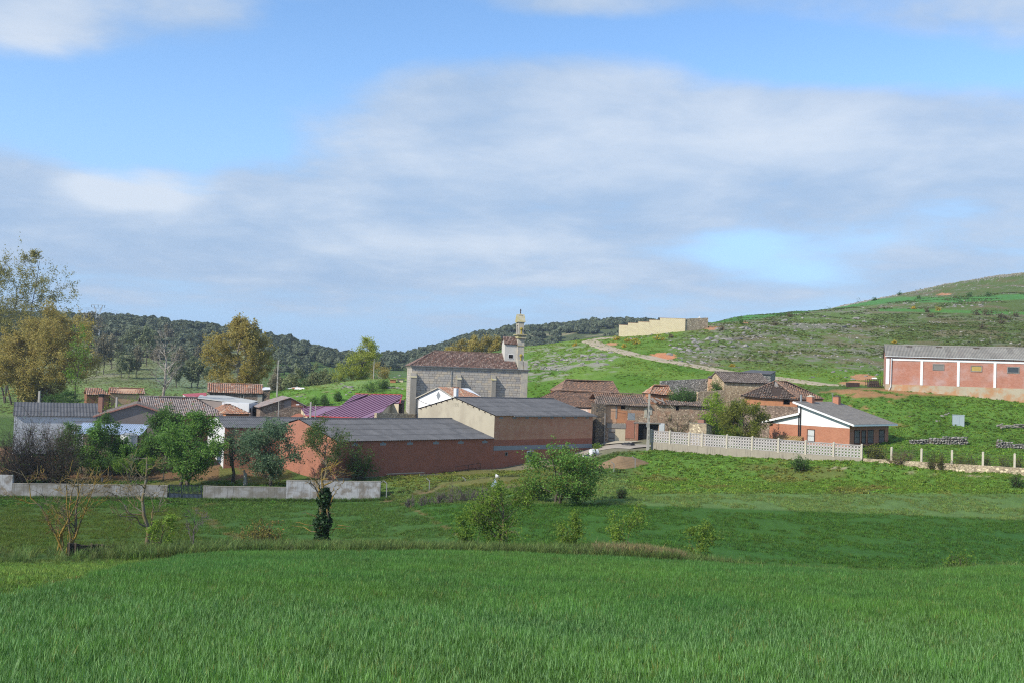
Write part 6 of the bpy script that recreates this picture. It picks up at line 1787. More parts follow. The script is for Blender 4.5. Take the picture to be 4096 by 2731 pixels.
def tree_geo(seed, H_, Wd, base=.25, limbs=9, subs=7, twigs=4, trunk=.16, form='round', leaf_n=5000, leaf_s=.28, spread=.35, multi=1, bare=False, lean=(0, 0), tr_top=.75, sag=.1, tw_r=.008, dens_low=1.0):
    """returns (wood, leaf centres) of one tree standing on the origin"""
    r = np.random.default_rng(seed); w_ = Wood(); tips = []
    R = Wd / 2
    def env(z):      # crown radius at relative height 0..1 of the crown
        z = min(1, max(0, z))
        if form == 'round': return R * math.sqrt(max(.02, 1 - (2 * z - .95) ** 2 * .98))
        if form == 'egg': return R * (math.sin(math.pi * min(1, z * .85 + .12)) ** .7)
        if form == 'cone': return R * (1.02 - z) ** .8
        if form == 'vase': return R * (.25 + .75 * math.sin(math.pi * min(1, .12 + z * .8)))
        if form == 'fan': return R * (.35 + .65 * z) * (1 if z < .85 else .8)
        return R
    for s_ in range(multi):
        ox, oy = (r.normal(0, R * .10, 2) if multi > 1 else (0, 0)); tx, ty = (r.normal(0, R * .35, 2) if multi > 1 else r.normal(0, R * .08, 2)); tx += lean[0]; ty += lean[1]
        th = H_ * tr_top * (r.uniform(.75, 1) if multi > 1 else 1); tp = branchlet(r, (ox, oy, -.3), (tx, ty, th), 8, .06)
        w_.add(tp, trunk / math.sqrt(multi), trunk * .22 / math.sqrt(multi), 7)
        for i in range(max(2, limbs // multi)):
            f = base * .7 + (1 - base * .7) * ((i + r.uniform(.1, .9)) / max(1, limbs // multi)); f = min(.98, f); k = f * 7; i0 = min(6, int(k)); p0 = tp[i0] * (1 - (k - i0)) + tp[i0 + 1] * (k - i0)
            a = r.uniform(0, 6.283); zc_ = base * H_ + (H_ * (1 - base)) * min(1, max(0.04, (f - .1) * .95 + r.uniform(.0, .25)))
            rr = env((zc_ - base * H_) / (H_ * (1 - base))) * r.uniform(.55, .95)
            p1 = np.array([tx * f + math.cos(a) * rr, ty * f + math.sin(a) * rr, zc_]); lb = branchlet(r, p0, p1, 6, .2, sag); r0 = trunk * .42 * (1.05 - f * .6) / math.sqrt(multi); w_.add(lb, r0, r0 * .2, 5)
            for j in range(subs):
                g = r.uniform(.25, 1); kk = g * 5; j0 = min(4, int(kk)); q0 = lb[j0] * (1 - (kk - j0)) + lb[j0 + 1] * (kk - j0)
                zz_ = q0[2] + r.normal(.12, .16) * H_ * .35; zz_ = min(max(zz_, base * H_ * .85), H_); rr2 = env((zz_ - base * H_) / (H_ * (1 - base)))
                dirv = np.array([math.cos(a + r.normal(0, .7)), math.sin(a + r.normal(0, .7))]); q1 = np.array([q0[0] + dirv[0] * rr2 * r.uniform(.15, .5), q0[1] + dirv[1] * rr2 * r.uniform(.15, .5), zz_])
                rad = math.hypot(q1[0] - tx * .7, q1[1] - ty * .7)
                if rad > rr2 > 0: q1[:2] = np.array([tx, ty]) * .7 + (q1[:2] - np.array([tx, ty]) * .7) * rr2 / rad
                sb = branchlet(r, q0, q1, 4, .25, sag); w_.add(sb, r0 * .35, r0 * .1, 4)
                tips.append((sb[1], sb[-1]))
                for t_ in range(twigs):
                    h = r.uniform(.3, 1); e0 = sb[1] * (1 - h) + sb[-1] * h; dv = (sb[-1] - sb[0]); L2 = np.linalg.norm(dv); e1 = e0 + dv * r.uniform(.2, .5) + r.normal(0, .32, 3) * L2 * .8 + np.array([0, 0, .12 * L2])
                    w_.add(branchlet(r, e0, e1, 3, .2), tw_r * 1.6, tw_r * .7, 3); tips.append((e0, e1))
    A = np.array([t[0] for t in tips]); B_ = np.array([t[1] for t in tips])
    if leaf_n:
        k = r.integers(0, len(A), leaf_n); t = r.uniform(.35, 1.12, (leaf_n, 1)); cl = r.normal(0, 1, (len(A), 3)) * spread * .5
        c = A[k] * (1 - t) + B_[k] * t + cl[k] + r.normal(0, spread * .55, (leaf_n, 3))
        c = c[c[:, 2] > base * H_ * .5]
    else: c = None
    return w_, c


def tree(name, label, u, vb, Y, vt, wpx, mat, bark='bark', cat='tree', group=None, leaf=5000, ls=.28, seed=1, ground=True, P=None, crown='crown', trunk_name='trunk', mat2=None, aspect=.55, **kw):
    """tree placed by the picture: foot, top row, crown width in picture pixels, distance"""
    p = P if P is not None else (gpx(u, vb, Y) if ground else px(u, vb, Y))
    H_ = px(u, vt, p.y).z - p.z; W_ = wpx / FPX * p.y
    root = empty(name, p, 0, label, cat, group)
    w_, c = tree_geo(seed, H_, W_, leaf_n=leaf, **kw)
    w_.build(trunk_name, M[bark], root)
    if c is not None:
        if mat2 is not None:
            k = np.random.default_rng(seed + 3).uniform(size=len(c)) < .3
            leaf_mesh(crown, c[~k], ls, L[mat], seed + 1, root, aspect); leaf_mesh('catkins', c[k], ls * .8, L[mat2], seed + 2, root, aspect)
        else: leaf_mesh(crown, c, ls, L[mat], seed + 1, root, aspect)
    return root


def bush(name, label, u, vb, Y, vt, wpx, mat, n=1500, ls=.22, seed=1, cat='bush', group=None, bark='twig', stems=26, P=None, flat=1.0, twigs=True, leafname='foliage', dx_=0.0):
    """shrub: many stems from the ground, leaves in an uneven mound"""
    p = P if P is not None else gpx(u, vb, Y); H_ = max(.3, px(u, vt, p.y).z - p.z); R = wpx / FPX * p.y / 2; r = np.random.default_rng(seed)
    root = empty(name, p, 0, label, cat, group)
    w_ = Wood(); tips = []
    for i in range(stems):
        a = r.uniform(0, 6.283); q_ = math.sqrt(r.uniform()); e = np.array([math.cos(a) * R * q_, math.sin(a) * R * q_ * flat, H_ * math.sqrt(max(.05, 1 - q_ * q_ * .85)) * r.uniform(.7, 1.02)])
        s = np.array([math.cos(a) * R * q_ * .25, math.sin(a) * R * q_ * .25 * flat, -.2]); b = branchlet(r, s, e, 5, .2); w_.add(b, .03, .008, 4)
        tips.append((b[1], b[-1]))
        for j in range(5):
            h = r.uniform(.3, 1); e0 = b[0] * (1 - h) + b[-1] * h; e1 = e0 + r.normal(0, .24, 3) * max(R, H_) * .6; e1[2] = max(.05, min(e1[2] + .1, H_)); w_.add(branchlet(r, e0, e1, 3, .2), .011, .005, 3); tips.append((e0, e1))
    w_.build('stems', M[bark], root)
    if n:
        A = np.array([t[0] for t in tips]); B_ = np.array([t[1] for t in tips]); k = r.integers(0, len(A), n); t = r.uniform(.2, 1.1, (n, 1))
        c = A[k] * (1 - t) + B_[k] * t + r.normal(0, 1, (len(A), 3))[k] * ls * .7 + r.normal(0, ls * .7, (n, 3)); c[:, 2] = np.maximum(c[:, 2], .03)
        leaf_mesh(leafname, c, ls, L[mat], seed + 1, root)
    return root


def thicket(name, label, u, vb, Y, vt, wpx, bark, n=1400, seed=1, cat='bush', leafmat=None, leaf=0, ls=.2, group=None, rad=.012, flat=.6, P=None):
    """leafless or nearly leafless shrub: a cloud of fine twigs on arching stems"""
    p = P if P is not None else gpx(u, vb, Y); H_ = px(u, vt, p.y).z - p.z; R = wpx / FPX * p.y / 2; r = np.random.default_rng(seed)
    root = empty(name, p, 0, label, cat, group); w_ = Wood(); ends = []
    ns = max(10, n // 45)
    for i in range(ns):
        a = r.uniform(0, 6.283); q_ = math.sqrt(r.uniform()); e = np.array([math.cos(a) * R * q_, math.sin(a) * R * q_ * flat, H_ * math.sqrt(max(.05, 1 - q_ ** 2 * .9)) * r.uniform(.55, 1)])
        s = np.array([e[0] * .3 + r.normal(0, .15), e[1] * .3, -.2]); b = branchlet(r, s, e, 6, .22); w_.add(b, .045 * min(1.4, H_ / 3), .01, 4)
        for j in range(n // ns):
            h = r.uniform(.15, 1) * 4.99; j0 = int(h); e0 = b[j0] * (1 - h + j0) + b[j0 + 1] * (h - j0); dv = b[-1] - b[0]; dv /= np.linalg.norm(dv); e1 = e0 + (dv * .5 + r.normal(0, .55, 3)) * r.uniform(.08, .3) * H_; e1[2] = max(.02, e1[2])
            w_.add(branchlet(r, e0, e1, 3, .3), rad, rad * .5, 3); ends.append((e0, e1))
    w_.build('twigs', M[bark], root)
    if leaf:
        k = r.integers(0, len(ends), leaf); A = np.array([ends[i][0] for i in k]); B_ = np.array([ends[i][1] for i in k]); t = r.uniform(.2, 1.1, (leaf, 1))
        leaf_mesh('foliage', A * (1 - t) + B_ * t + r.normal(0, .15, (leaf, 3)), ls, L[leafmat], seed + 1, root)
    return root


# --- foreground row on the field margin
tree('bare_tree', 'leafless lichen-yellow tree fanning from several stems, left end of the field margin', 240, 2212, 61, 1850, 400, 'rust', 'bark_lichen', leaf=0, seed=201, multi=5, base=.15, limbs=20, subs=6, twigs=4, trunk=.17, form='fan', tr_top=1.0, sag=-.05, tw_r=.010)
tree('bare_tree', 'slim leafless tree with a pale grey trunk beside the yellow stems', 286, 2210, 62, 1878, 200, 'rust', 'bark_mix', leaf=0, seed=202, base=.35, limbs=10, subs=5, twigs=3, trunk=.12, form='vase', tr_top=1.0, tw_r=.010)
tree('bare_tree', 'tall leafless lichen-spotted tree right of the dark woven fence', 579, 2186, 61.5, 1824, 300, 'rust', 'bark_mix', leaf=0, seed=203, base=.3, limbs=13, subs=6, twigs=4, trunk=.16, form='vase', tr_top=1.0, tw_r=.011)
tree('young_tree', 'young light green tree beside the tall leafless tree', 643, 2212, 59.5, 2052, 110, 'spring', 'bark_mix', leaf=1000, ls=.15, seed=204, base=.35, limbs=8, subs=4, twigs=2, trunk=.06, form='vase', spread=.2)
tree('bare_tree', 'thin small leafless sapling in the tall margin grass', 770, 2212, 59, 2032, 130, 'rust', 'twig_grey', leaf=0, seed=205, base=.4, limbs=8, subs=5, twigs=3, trunk=.07, form='vase', tw_r=.009)
thicket('dry_brush', 'reddish dry brush below the young green tree', 612, 2205, 60.5, 2135, 60, 'brush_red', 260, 206, rad=.012)
bush('bush', 'low yellow-red budding shrub on the field margin', 1045, 2165, 63, 2070, 200, 'rust', 2600, .13, 207, stems=40)
r_ = tree('ivy_tree', 'dead tree wrapped in dark ivy with bare yellow branches', 1284, 2160, 61, 1850, 230, 'ivy', 'bark_lichen', leaf=0, seed=208, base=.52, limbs=11, subs=5, twigs=2, trunk=.22, form='fan', tr_top=.95, tw_r=.013)
rr = np.random.default_rng(209); n_ = 3400; hh_ = rr.uniform(0, 1, n_) ** .9; Hi = px(1290, 1950, r_.location.y).z - r_.location.z; rad = (.62 - .30 * hh_ + .12 * np.sin(hh_ * 17)) * np.sqrt(rr.uniform(.2, 1, n_)); a = rr.uniform(0, 6.283, n_)
leaf_mesh('ivy', np.stack([np.cos(a) * rad + .14 * hh_, np.sin(a) * rad, hh_ * Hi], 1), .15, L['ivy'], 210, r_, .9)
w_ = Wood()
for (tx_, tz_) in ((-1.6, 1.4), (-1.9, 1.1), (1.5, 1.2), (1.8, 1.25), (-1.2, 2.1)):
    w_.add(branchlet(rr, (0, 0, tz_), (tx_, rr.normal(0, .3), tz_ + .35 * abs(tx_) * .5), 6, .3), .035, .012, 5)
w_.build('low_branches', M['bark_lichen'], r_)
tree('small_tree', 'loose light green tree with a yellow trunk, largest on the field margin', 2019, 2190, 62, 1945, 270, 'fresh', 'bark_mix', mat2='spring', leaf=5600, ls=.155, seed=211, base=.22, limbs=16, subs=7, twigs=3, trunk=.11, form='egg', spread=.32)
tree('small_tree', 'low green shrubby tree leaning left of the yellow-trunked tree', 1889, 2178, 62.5, 2050, 140, 'fresh', 'bark', leaf=2200, ls=.15, seed=212, base=.2, limbs=9, subs=5, twigs=3, trunk=.06, form='egg', multi=2, spread=.25)
for k, (u, vb, vt, wp, lb) in enumerate(((2258, 2180, 2058, 120, 'sparse olive sapling with yellow stems right of the yellow-trunked tree'), (2494, 2166, 2028, 150, 'sparse light green sapling above the dry pale grass'), (2792, 2210, 2088, 118, 'bushy light green sapling at the right end of the dry grass'))):
    tree('sapling', lb, u, vb, 61.5, vt, wp, 'spring', 'bark_mix', leaf=1700, ls=.15, seed=214 + k, base=.22, limbs=9, subs=5, twigs=3, trunk=.05, form='vase', multi=2, spread=.26)
bush('bush', 'yellow-green bush half sunk behind the wheat at the right', 3836, 2300, 60.5, 2206, 150, 'fresh', 1500, .14, 219)
# --- meadow
tree('big_bush', 'large dark green bushy tree at the meadow edge before the barns', 2236, 2032, 101, 1788, 325, 'mid', 'bark', leaf=12000, ls=.25, seed=231, base=.06, limbs=24, subs=8, twigs=4, trunk=.3, form='egg', multi=5, spread=.42, tr_top=.9, mat2='olive')
bush('bush', 'yellow-green low side bush hugging the big dark bushy tree', 2105, 2022, 103, 1898, 150, 'fresh', 1300, .2, 222)
bush('bush', 'small round blue-green bush alone in the meadow', 2488, 1982, 107, 1945, 44, 'dark', 420, .16, 223)
for k, (u, vb, vt, wp) in enumerate(((1752, 2016, 1955, 70), (1808, 2018, 1930, 95), (1874, 2018, 1932, 95), (1935, 2018, 1945, 80), (1700, 2012, 1972, 60), (1640, 2010, 1978, 55), (1985, 2014, 1950, 70))):
    thicket('bramble', ['grey leafless bramble below the wire fence, %s' % w_ for w_ in ('second of the left pair', 'tall and dense under the third fence post', 'tall and dense left of the young green tree', 'behind the young green tree', 'low one nearest the second fence post', 'low one, farthest left', 'against the low side bush')][k], u, vb, 104, vt, wp, 'twig_grey', 420, 230 + k, group='grey brambles below the wire fence', rad=.014)
# --- orchard and the trees in front of the left village
tree('apple_tree', 'big round green fruit tree standing behind the blue gate', 748, 1945, 131, 1655, 275, 'mid', 'bark', leaf=17000, ls=.30, seed=241, base=.16, limbs=24, subs=9, twigs=3, trunk=.42, form='round', multi=3, spread=.5)
tree('fruit_tree', 'grey-green fruit tree with pale blossom right of the split stump', 1084, 1948, 130, 1690, 240, 'grey', 'bark', leaf=13000, ls=.27, seed=242, base=.2, limbs=22, subs=8, twigs=3, trunk=.24, form='egg', spread=.5)
tree('fruit_tree', 'thin-crowned fruit tree with a dark trunk left of the split stump', 932, 1925, 134, 1720, 165, 'grey', 'bark', leaf=2600, ls=.2, seed=243, base=.42, limbs=13, subs=6, twigs=3, trunk=.28, form='round', spread=.4)
tree('sparse_tree', 'sparse dark tree rising in front of the orange gable', 1300, 1940, 129, 1682, 205, 'dark', 'bark_mix', leaf=5200, ls=.22, seed=244, base=.36, limbs=16, subs=7, twigs=4, trunk=.2, form='egg', spread=.4, mat2='olive')
bush('bush', 'dark spreading shrub against the brick barn wall', 1432, 1915, 134, 1765, 165, 'dark', 2600, .22, 245, stems=40, bark='twig_dark')
tree('dense_tree', 'dark green tree hiding the right side of the grey gable', 655, 1880, 141, 1634, 175, 'dark', 'bark', leaf=13000, ls=.30, seed=246, base=.1, limbs=20, subs=8, twigs=2, trunk=.2, form='egg', spread=.5, mat2='mid')
for k, (u, vb, vt, wp, m_) in enumerate(((300, 1885, 1690, 110, 'dark'), (365, 1885, 1686, 115, 'mid'), (428, 1882, 1668, 115, 'dark'), (470, 1885, 1760, 100, 'mid'), (560, 1885, 1790, 120, 'mid'))):
    tree('orchard_shrub', ['dark upright shrub touching the bare thicket', 'green upright shrub below the shed roof corner', 'tall feathery shrub in front of the blue roof', 'low green shrub below the tall feathery shrub', 'wide green shrub in front of the white tank'][k], u, vb, 139, vt, wp, m_, 'bark', 'shrub', leaf=5200, ls=.28, seed=250 + k, base=.05, limbs=16, subs=7, twigs=2, trunk=.1, form='egg', multi=3, spread=.42)
for k, (u, vb, vt, wp) in enumerate(((368, 1908, 1832, 80), (445, 1905, 1826, 80), (492, 1900, 1830, 70), (521, 1893, 1832, 70), (589, 1898, 1835, 70), (655, 1892, 1836, 75))):
    tree('vine_tree', 'small pruned orchard tree, %s' % ['leftmost of the row on bare soil', 'right of the short wooden stake', 'third of the row on bare soil', 'fourth of the row, set back in the shade', 'fifth of the row on bare soil', 'at the right end, next to the big round tree'][k], u, vb, 134 + (k % 2), vt, wp, 'mid' if k % 2 else 'fresh', 'bark', leaf=800, ls=.2, seed=260 + k, base=.45, limbs=9, subs=5, twigs=2, trunk=.09, form='round', spread=.25, group='small pruned trees in the orchard row')
thicket('bare_thicket', 'big dark leafless thicket covering the white shed gable', 90, 1895, 131, 1642, 230, 'twig_dark', 2600, 271, 'thicket', 'dark', 700, .2, rad=.016, flat=.8)
thicket('bare_thicket', 'dark brown leafless thicket left of the dark upright shrub', 215, 1892, 132, 1668, 190, 'twig', 2300, 272, 'thicket', 'dark', 700, .2, rad=.016, flat=.8)
bush('bush', 'small dark shrub just right of the brown chimney', 470, 1640, 168, 1578, 120, 'lime', 1500, .25, 273)
bush('bush', 'light green shrub left of the wavy tile roof', 552, 1635, 172, 1572, 110, 'fresh', 1500, .25, 274)
bush('bush', 'olive shrub in front of the brown shaded adobe house', 400, 1640, 186, 1580, 90, 'olive', 1100, .25, 275)
s_p = gpx(981, 1935, 130.5); st = empty('stump', s_p, 0, 'pale split tree stump between the two fruit trees', 'stump'); w_ = Wood(); w_.add(np.array([(0, 0, -.2), (.02, 0, .8), (-.05, 0, 1.6)]), .3, .24, 9); w_.add(np.array([(-.08, 0, 1.5), (-.2, 0, 2.0), (-.22, .02, 2.15)]), .17, .09, 6); w_.add(np.array([(.08, 0, 1.5), (.1, 0, 1.75)]), .15, .1, 6); w_.build('trunk', M['bark_pale'], st)
# --- tall trees behind
tree('poplar', 'huge ochre-leaved poplar at the left edge of the village', 138, 1640, 236, 1228, 370, 'ochre', 'bark', leaf=60000, ls=.46, seed=281, base=.06, limbs=34, subs=10, twigs=3, trunk=.5, form='round', multi=3, spread=.85, ground=False)
tree('poplar', 'tall sparse budding poplar behind the huge ochre one', 40, 1640, 255, 1022, 390, 'ochre_green', 'bark', leaf=34000, ls=.40, seed=282, base=.25, limbs=40, subs=9, twigs=4, trunk=.5, form='egg', multi=4, spread=.6, ground=False, sag=-.1, tr_top=1.0)
tree('poplar', 'big round ochre poplar behind the bright-tiled stone house', 943, 1612, 228, 1288, 255, 'ochre', 'bark_pale', leaf=34000, ls=.42, seed=283, base=.1, limbs=30, subs=10, twigs=3, trunk=.42, form='round', spread=.55, ground=False, tr_top=.9)
tree('bare_tree', 'tall pale leafless tree behind the wavy-roofed house', 652, 1625, 176, 1330, 150, 'rust', 'bark_pale', leaf=0, seed=284, base=.3, limbs=18, subs=6, twigs=3, trunk=.3, form='vase', tr_top=.85, ground=False, tw_r=.016)
tree('willow', 'leaning yellow-green willow on the knoll left of the church', 1420, 1545, 252, 1356, 130, 'willow', 'bark', leaf=9500, ls=.36, seed=285, base=.1, limbs=20, subs=8, twigs=3, trunk=.3, form='egg', spread=.55, lean=(3.0, 0), ground=False)
tree('willow', 'low wide yellow-green willow under the leaning one', 1385, 1550, 250, 1440, 120, 'willow', 'bark', leaf=3400, ls=.32, seed=286, base=.06, limbs=14, subs=7, twigs=2, trunk=.18, form='round', spread=.5, ground=False, multi=3)
tree('bare_poplar', 'brownish budding tree right of the leaning willow', 1517, 1530, 275, 1452, 100, 'ochre', 'bark_pale', leaf=2600, ls=.34, seed=287, base=.1, limbs=14, subs=6, twigs=2, trunk=.2, form='round', spread=.5, ground=False)
tree('evergreen', 'dark evergreen shrub under the huge ochre poplar', 255, 1640, 180, 1568, 150, 'dark', 'bark', leaf=3200, ls=.3, seed=288, base=.02, limbs=14, subs=6, twigs=2, trunk=.15, form='round', spread=.4, ground=False)
tree('evergreen', 'green upright tree showing through the ochre poplar crown', 300, 1600, 205, 1300, 90, 'fresh', 'bark', leaf=2200, ls=.3, seed=289, base=.1, limbs=14, subs=6, twigs=2, trunk=.15, form='egg', spread=.4, ground=False)
for k, (u, vt, wp) in enumerate(((1790, 1392, 70), (1838, 1368, 85), (1890, 1352, 90), (1943, 1346, 90), (1995, 1352, 70))):
    tree('ochre_poplar', 'ochre poplar behind the church roof, %s' % ['lowest, at the left end', 'second from the left', 'in the middle of the row', 'tallest of the row', 'next to the white belfry house'][k], u, 1480, 300, vt, wp, 'ochre', 'bark_pale', leaf=4200, ls=.46, seed=300 + k, base=.05, limbs=16, subs=7, twigs=1, trunk=.25, form='egg', spread=.6, ground=False, group='ochre poplars behind the church')
for k, (u, vt, wp, m_) in enumerate(((1105, 1512, 60, 'brown'), (1150, 1500, 70, 'pale'), (1185, 1475, 70, 'pale'), (1235, 1490, 75, 'pale'), (1262, 1466, 55, 'pale'), (1295, 1482, 70, 'pale'), (1330, 1496, 65, 'pale'), (1215, 1520, 70, 'mid'), (1100, 1475, 50, 'brown'))):
    tree('riverside_tree', 'pale feathery tree behind the knoll, ' + ['brownish, leftmost of the belt', 'round, second from the left', 'tall, third from the left', 'wide, in the middle of the belt', 'the slim tallest of the belt', 'right of the slim tallest one', 'rightmost, next to the willow', 'low and dark green at their foot', 'bare and grey beside the round poplar'][k], u, 1600, 285, vt, wp, m_, 'bark_pale', leaf=3200, ls=.42, seed=310 + k, base=.05, limbs=14, subs=6, twigs=1, trunk=.18, form='egg', spread=.6, ground=False, group='pale trees behind the knoll')
# --- village trees on the right
tree('young_tree', 'bright lime-green upright tree before the tan rubble wall', 2855, 1745, 157, 1575, 105, 'lime', 'bark', leaf=4200, ls=.26, seed=321, base=.08, limbs=18, subs=8, twigs=2, trunk=.12, form='egg', spread=.42)
tree('garden_tree', 'round olive-green garden tree behind the lattice wall', 2967, 1768, 151, 1608, 185, 'olive', 'bark', leaf=10000, ls=.26, seed=322, base=.14, limbs=22, subs=8, twigs=3, trunk=.18, form='round', spread=.42)
tree('bare_tree', 'low leafless spreading tree beside the stone barbecue', 2706, 1742, 156, 1660, 125, 'olive', 'twig', leaf=420, ls=.16, seed=323, base=.15, limbs=16, subs=7, twigs=5, trunk=.12, form='fan', tw_r=.014, spread=.2)
bush('bush', 'big dense dark green bush above the old barn roof', 2737, 1612, 174, 1549, 150, 'dark', 4200, .26, 324, stems=60, P=px(2737, 1618, 174))
bush('bush', 'dark green bush against the pink shed', 2868, 1578, 179, 1515, 62, 'dark', 1500, .24, 325, P=px(2868, 1580, 178))
bush('bush', 'small dark shrub at the foot of the tall stone house', 2942, 1640, 168, 1588, 45, 'dark', 700, .22, 326, P=px(2942, 1642, 168))
bush('bush', 'dark round bush on the bank below the garden wall', 3196, 1888, 131, 1820, 88, 'dark', 1500, .2, 327)
bush('hedge', 'clipped green hedge right of the lattice wall', 3502, 1842, 134, 1780, 110, 'olive', 2400, .2, 328, 'hedge', stems=50, flat=.5)
thicket('hedge', 'dry brown hedge between the first two concrete posts', 3600, 1850, 130.5, 1783, 130, 'brush_red', 700, 329, 'hedge', 'olive', 500, .16, rad=.012, flat=.4)
for k, (u, wp) in enumerate(((3730, 60), (3765, 30), (3835, 80), (3890, 70), (3945, 40), (4020, 70), (4075, 60))):
    bush('vine', 'thin upright shrub behind the wire fence, %s' % ['just right of the third post', 'alone between two denser ones', 'dense, left of the fifth post', 'dense, leaning on the fifth post', 'sparse, right of the fifth post', 'near the last post', 'at the picture edge'][k], u, 1852 + k * 3, 128 - k * .6, 1800 + k * 3, wp, 'olive', 420, .15, 335 + k, 'shrub', 'shrubs trained along the wire fence', flat=.3, stems=20)
bush('bush', 'shrub at the right edge on the grassy bank', 4060, 1955, 118, 1890, 60, 'dark', 800, .18, 343)
for k, (u, vb, vt, wp, Y, m_, lb) in enumerate(((1490, 1560, 1518, 120, 214, 'mid', 'wide green shrub among the rocks left of the church'), (1535, 1555, 1512, 60, 216, 'dark', 'darker shrub next to the wide one left of the church'), (1352, 1590, 1565, 32, 206, 'dark', 'small dark shrub above the purple roof'), (1298, 1604, 1575, 40, 202, 'dark', 'shrub left of the purple roof ridge'), (1258, 1602, 1582, 34, 203, 'mid', 'small shrub nearest the stone gable house'))):
    bush('bush', lb, u, vb, Y, vt, wp, m_, 900, .26, 350 + k)
bush('bush', 'tall green weeds beside the pale barn corner', 2392, 1798, 160, 1775, 40, 'fresh', 420, .2, 356)
# --- pines on the left hillside
PINES = [(970, 1280, 960, 110), (905, 1290, 1010, 80), (1040, 1230, 960, 130), (1135, 1315, 1130, 80), (1205, 1310, 1120, 110), (1275, 1310, 1060, 90), (1255, 1000, 860, 130), (1370, 1200, 900, 140), (1480, 1190, 1030, 100), (1430, 1060, 900, 150), (1650, 1400, 1190, 110), (1700, 1230, 1060, 110),
         (1795, 1400, 1150, 130), (1850, 1405, 1190, 150), (1860, 1190, 1040, 90), (850, 900, 740, 180), (1780, 1130, 1020, 100), (1330, 1080, 960, 110), (1640, 1180, 1080, 100), (1100, 1180, 980, 110), (1560, 1000, 850, 90), (1200, 1060, 920, 100), (800, 1000, 860, 130), (880, 1120, 980, 110),
         (1150, 1010, 930, 110), (1310, 980, 890, 100), (1520, 1120, 1010, 90), (1600, 1100, 1000, 90), (1740, 1180, 1070, 90), (930, 1180, 1050, 90), (1010, 1120, 1000, 90), (1090, 1090, 990, 90), (1440, 1170, 1080, 80), (1900, 1260, 1120, 90)]
PM = []
for k in range(5):
    w_, c = tree_geo(400 + k, 8.0, 5.2, leaf_n=2600, base=.3, limbs=14, subs=6, twigs=1, trunk=.17, form='egg' if k % 2 else 'round', spread=.5, tr_top=.9)
    PM.append((w_, c))
pm_first = {}
rr = np.random.default_rng(44)
for i, (x, yb, yt, wd) in enumerate(PINES):
    u, vb, vt, wp = x / 2.34, 950 + yb / 2.34, 950 + yt / 2.34, wd / 2.34
    p = ghit(u, vb, 215, 560); Hh = px(u, vt, p.y).z - p.z; ww = wp / FPX * p.y
    kind = 'brown' if (i % 3 == 2 or u < 420) else 'pine'; key = (int(rr.integers(0, 5)), kind)
    o = empty('pine_tree', p, rr.uniform(0, 6.28), ('brownish budding tree' if kind == 'brown' else 'grey-green thin pine') + ' in the plantation on the left hillside', 'tree', 'trees of the hillside plantation')
    if key not in pm_first:
        t1 = PM[key[0]][0].build('trunk', M['bark'], o); t2 = leaf_mesh('crown', PM[key[0]][1], .5, L[kind], 420 + key[0], o); pm_first[key] = (t1, t2)
    else:
        for q_ in pm_first[key]:
            cq = q_.copy(); C.objects.link(cq); cq.parent = o
    o.scale = (ww / 4.3, ww / 4.3, Hh / 7.4)

# --- holm oaks on the far ridges: the nearest as single trees, the rest as one wood
oak_m = []
for k in range(6):
    r = np.random.default_rng(440 + k); n_ = 900; d_ = r.normal(0, 1, (n_, 3)); d_ /= np.linalg.norm(d_, axis=1)[:, None]; d_[:, 2] = np.abs(d_[:, 2]) * 1.05 - .12
    lob = 1 + .22 * np.sin(d_[:, 0] * 5 + k) * np.cos(d_[:, 1] * 4 + k * 2); c = d_ * lob[:, None] * r.uniform(.72, 1.0, (n_, 1)) * np.array([3.2, 3.2, 2.7]) + np.array([0, 0, 2.3])
    s = .62; rn = r.normal(0, .45, (n_, 3)) + d_; rn /= np.linalg.norm(rn, axis=1)[:, None]; a = np.cross(rn, r.normal(0, 1, (n_, 3))); a /= np.linalg.norm(a, axis=1)[:, None]; b = np.cross(rn, a)
    sz = s * r.uniform(.7, 1.4, (n_, 1)); v = np.stack([c - a * sz, c + b * sz, c + a * sz, c - b * sz], 1).reshape(-1, 3); f = np.arange(n_ * 4).reshape(-1, 4)
    w_ = Wood(); w_.add(np.array([(0, 0, -.6), (.1, 0, 1.2), (0, .1, 2.4)]), .35, .2, 5); wv = np.concatenate(w_.v); wf = np.concatenate(w_.f) + len(v)
    # closed dark heart so that the crown reads as a mass
    me_o = np_mesh('holm_oak', np.concatenate([v, wv]), np.concatenate([f, wf]), [L['oak']], None, tint=np.concatenate([r.uniform(0, 1, n_), np.full(len(wf), .1)]))
    oak_m.append(proto('holm_oak_mesh', me_o))
def wood_pts(n, t0, t1, y0, y1, seed):
    x, y = poly_pts(n, t0, t1, y0, y1, seed); z = H(x, y); u, v = to_pix(x, y, z); return x, y, z, u, v
x, y, z, u, v = wood_pts(5600, -.80, .30, 590, 1010, 51)
ok = (fbm(x / 45, y / 45, 61) > .40) & ~((u > 1440) & (u < 1600) & (y > 900))
ok &= (u < 1600) | (u > 1560)
xs2, ys2, zs2, u2, v2 = wood_pts(420, -.56, -.2, 470, 620, 53)
k2 = (fbm(xs2 / 30, ys2 / 30, 71) > .5)
x = np.concatenate([x[ok], xs2[k2]]); y = np.concatenate([y[ok], ys2[k2]]); z = H(x, y); u, v = to_pix(x, y, z)
inview = (u > -20) & (u < 4116)
order = np.argsort(y + np.where(inview, 0, 5000)); single = order[:220]; mass = np.ones(len(x), bool); mass[single] = False
rr = np.random.default_rng(55)
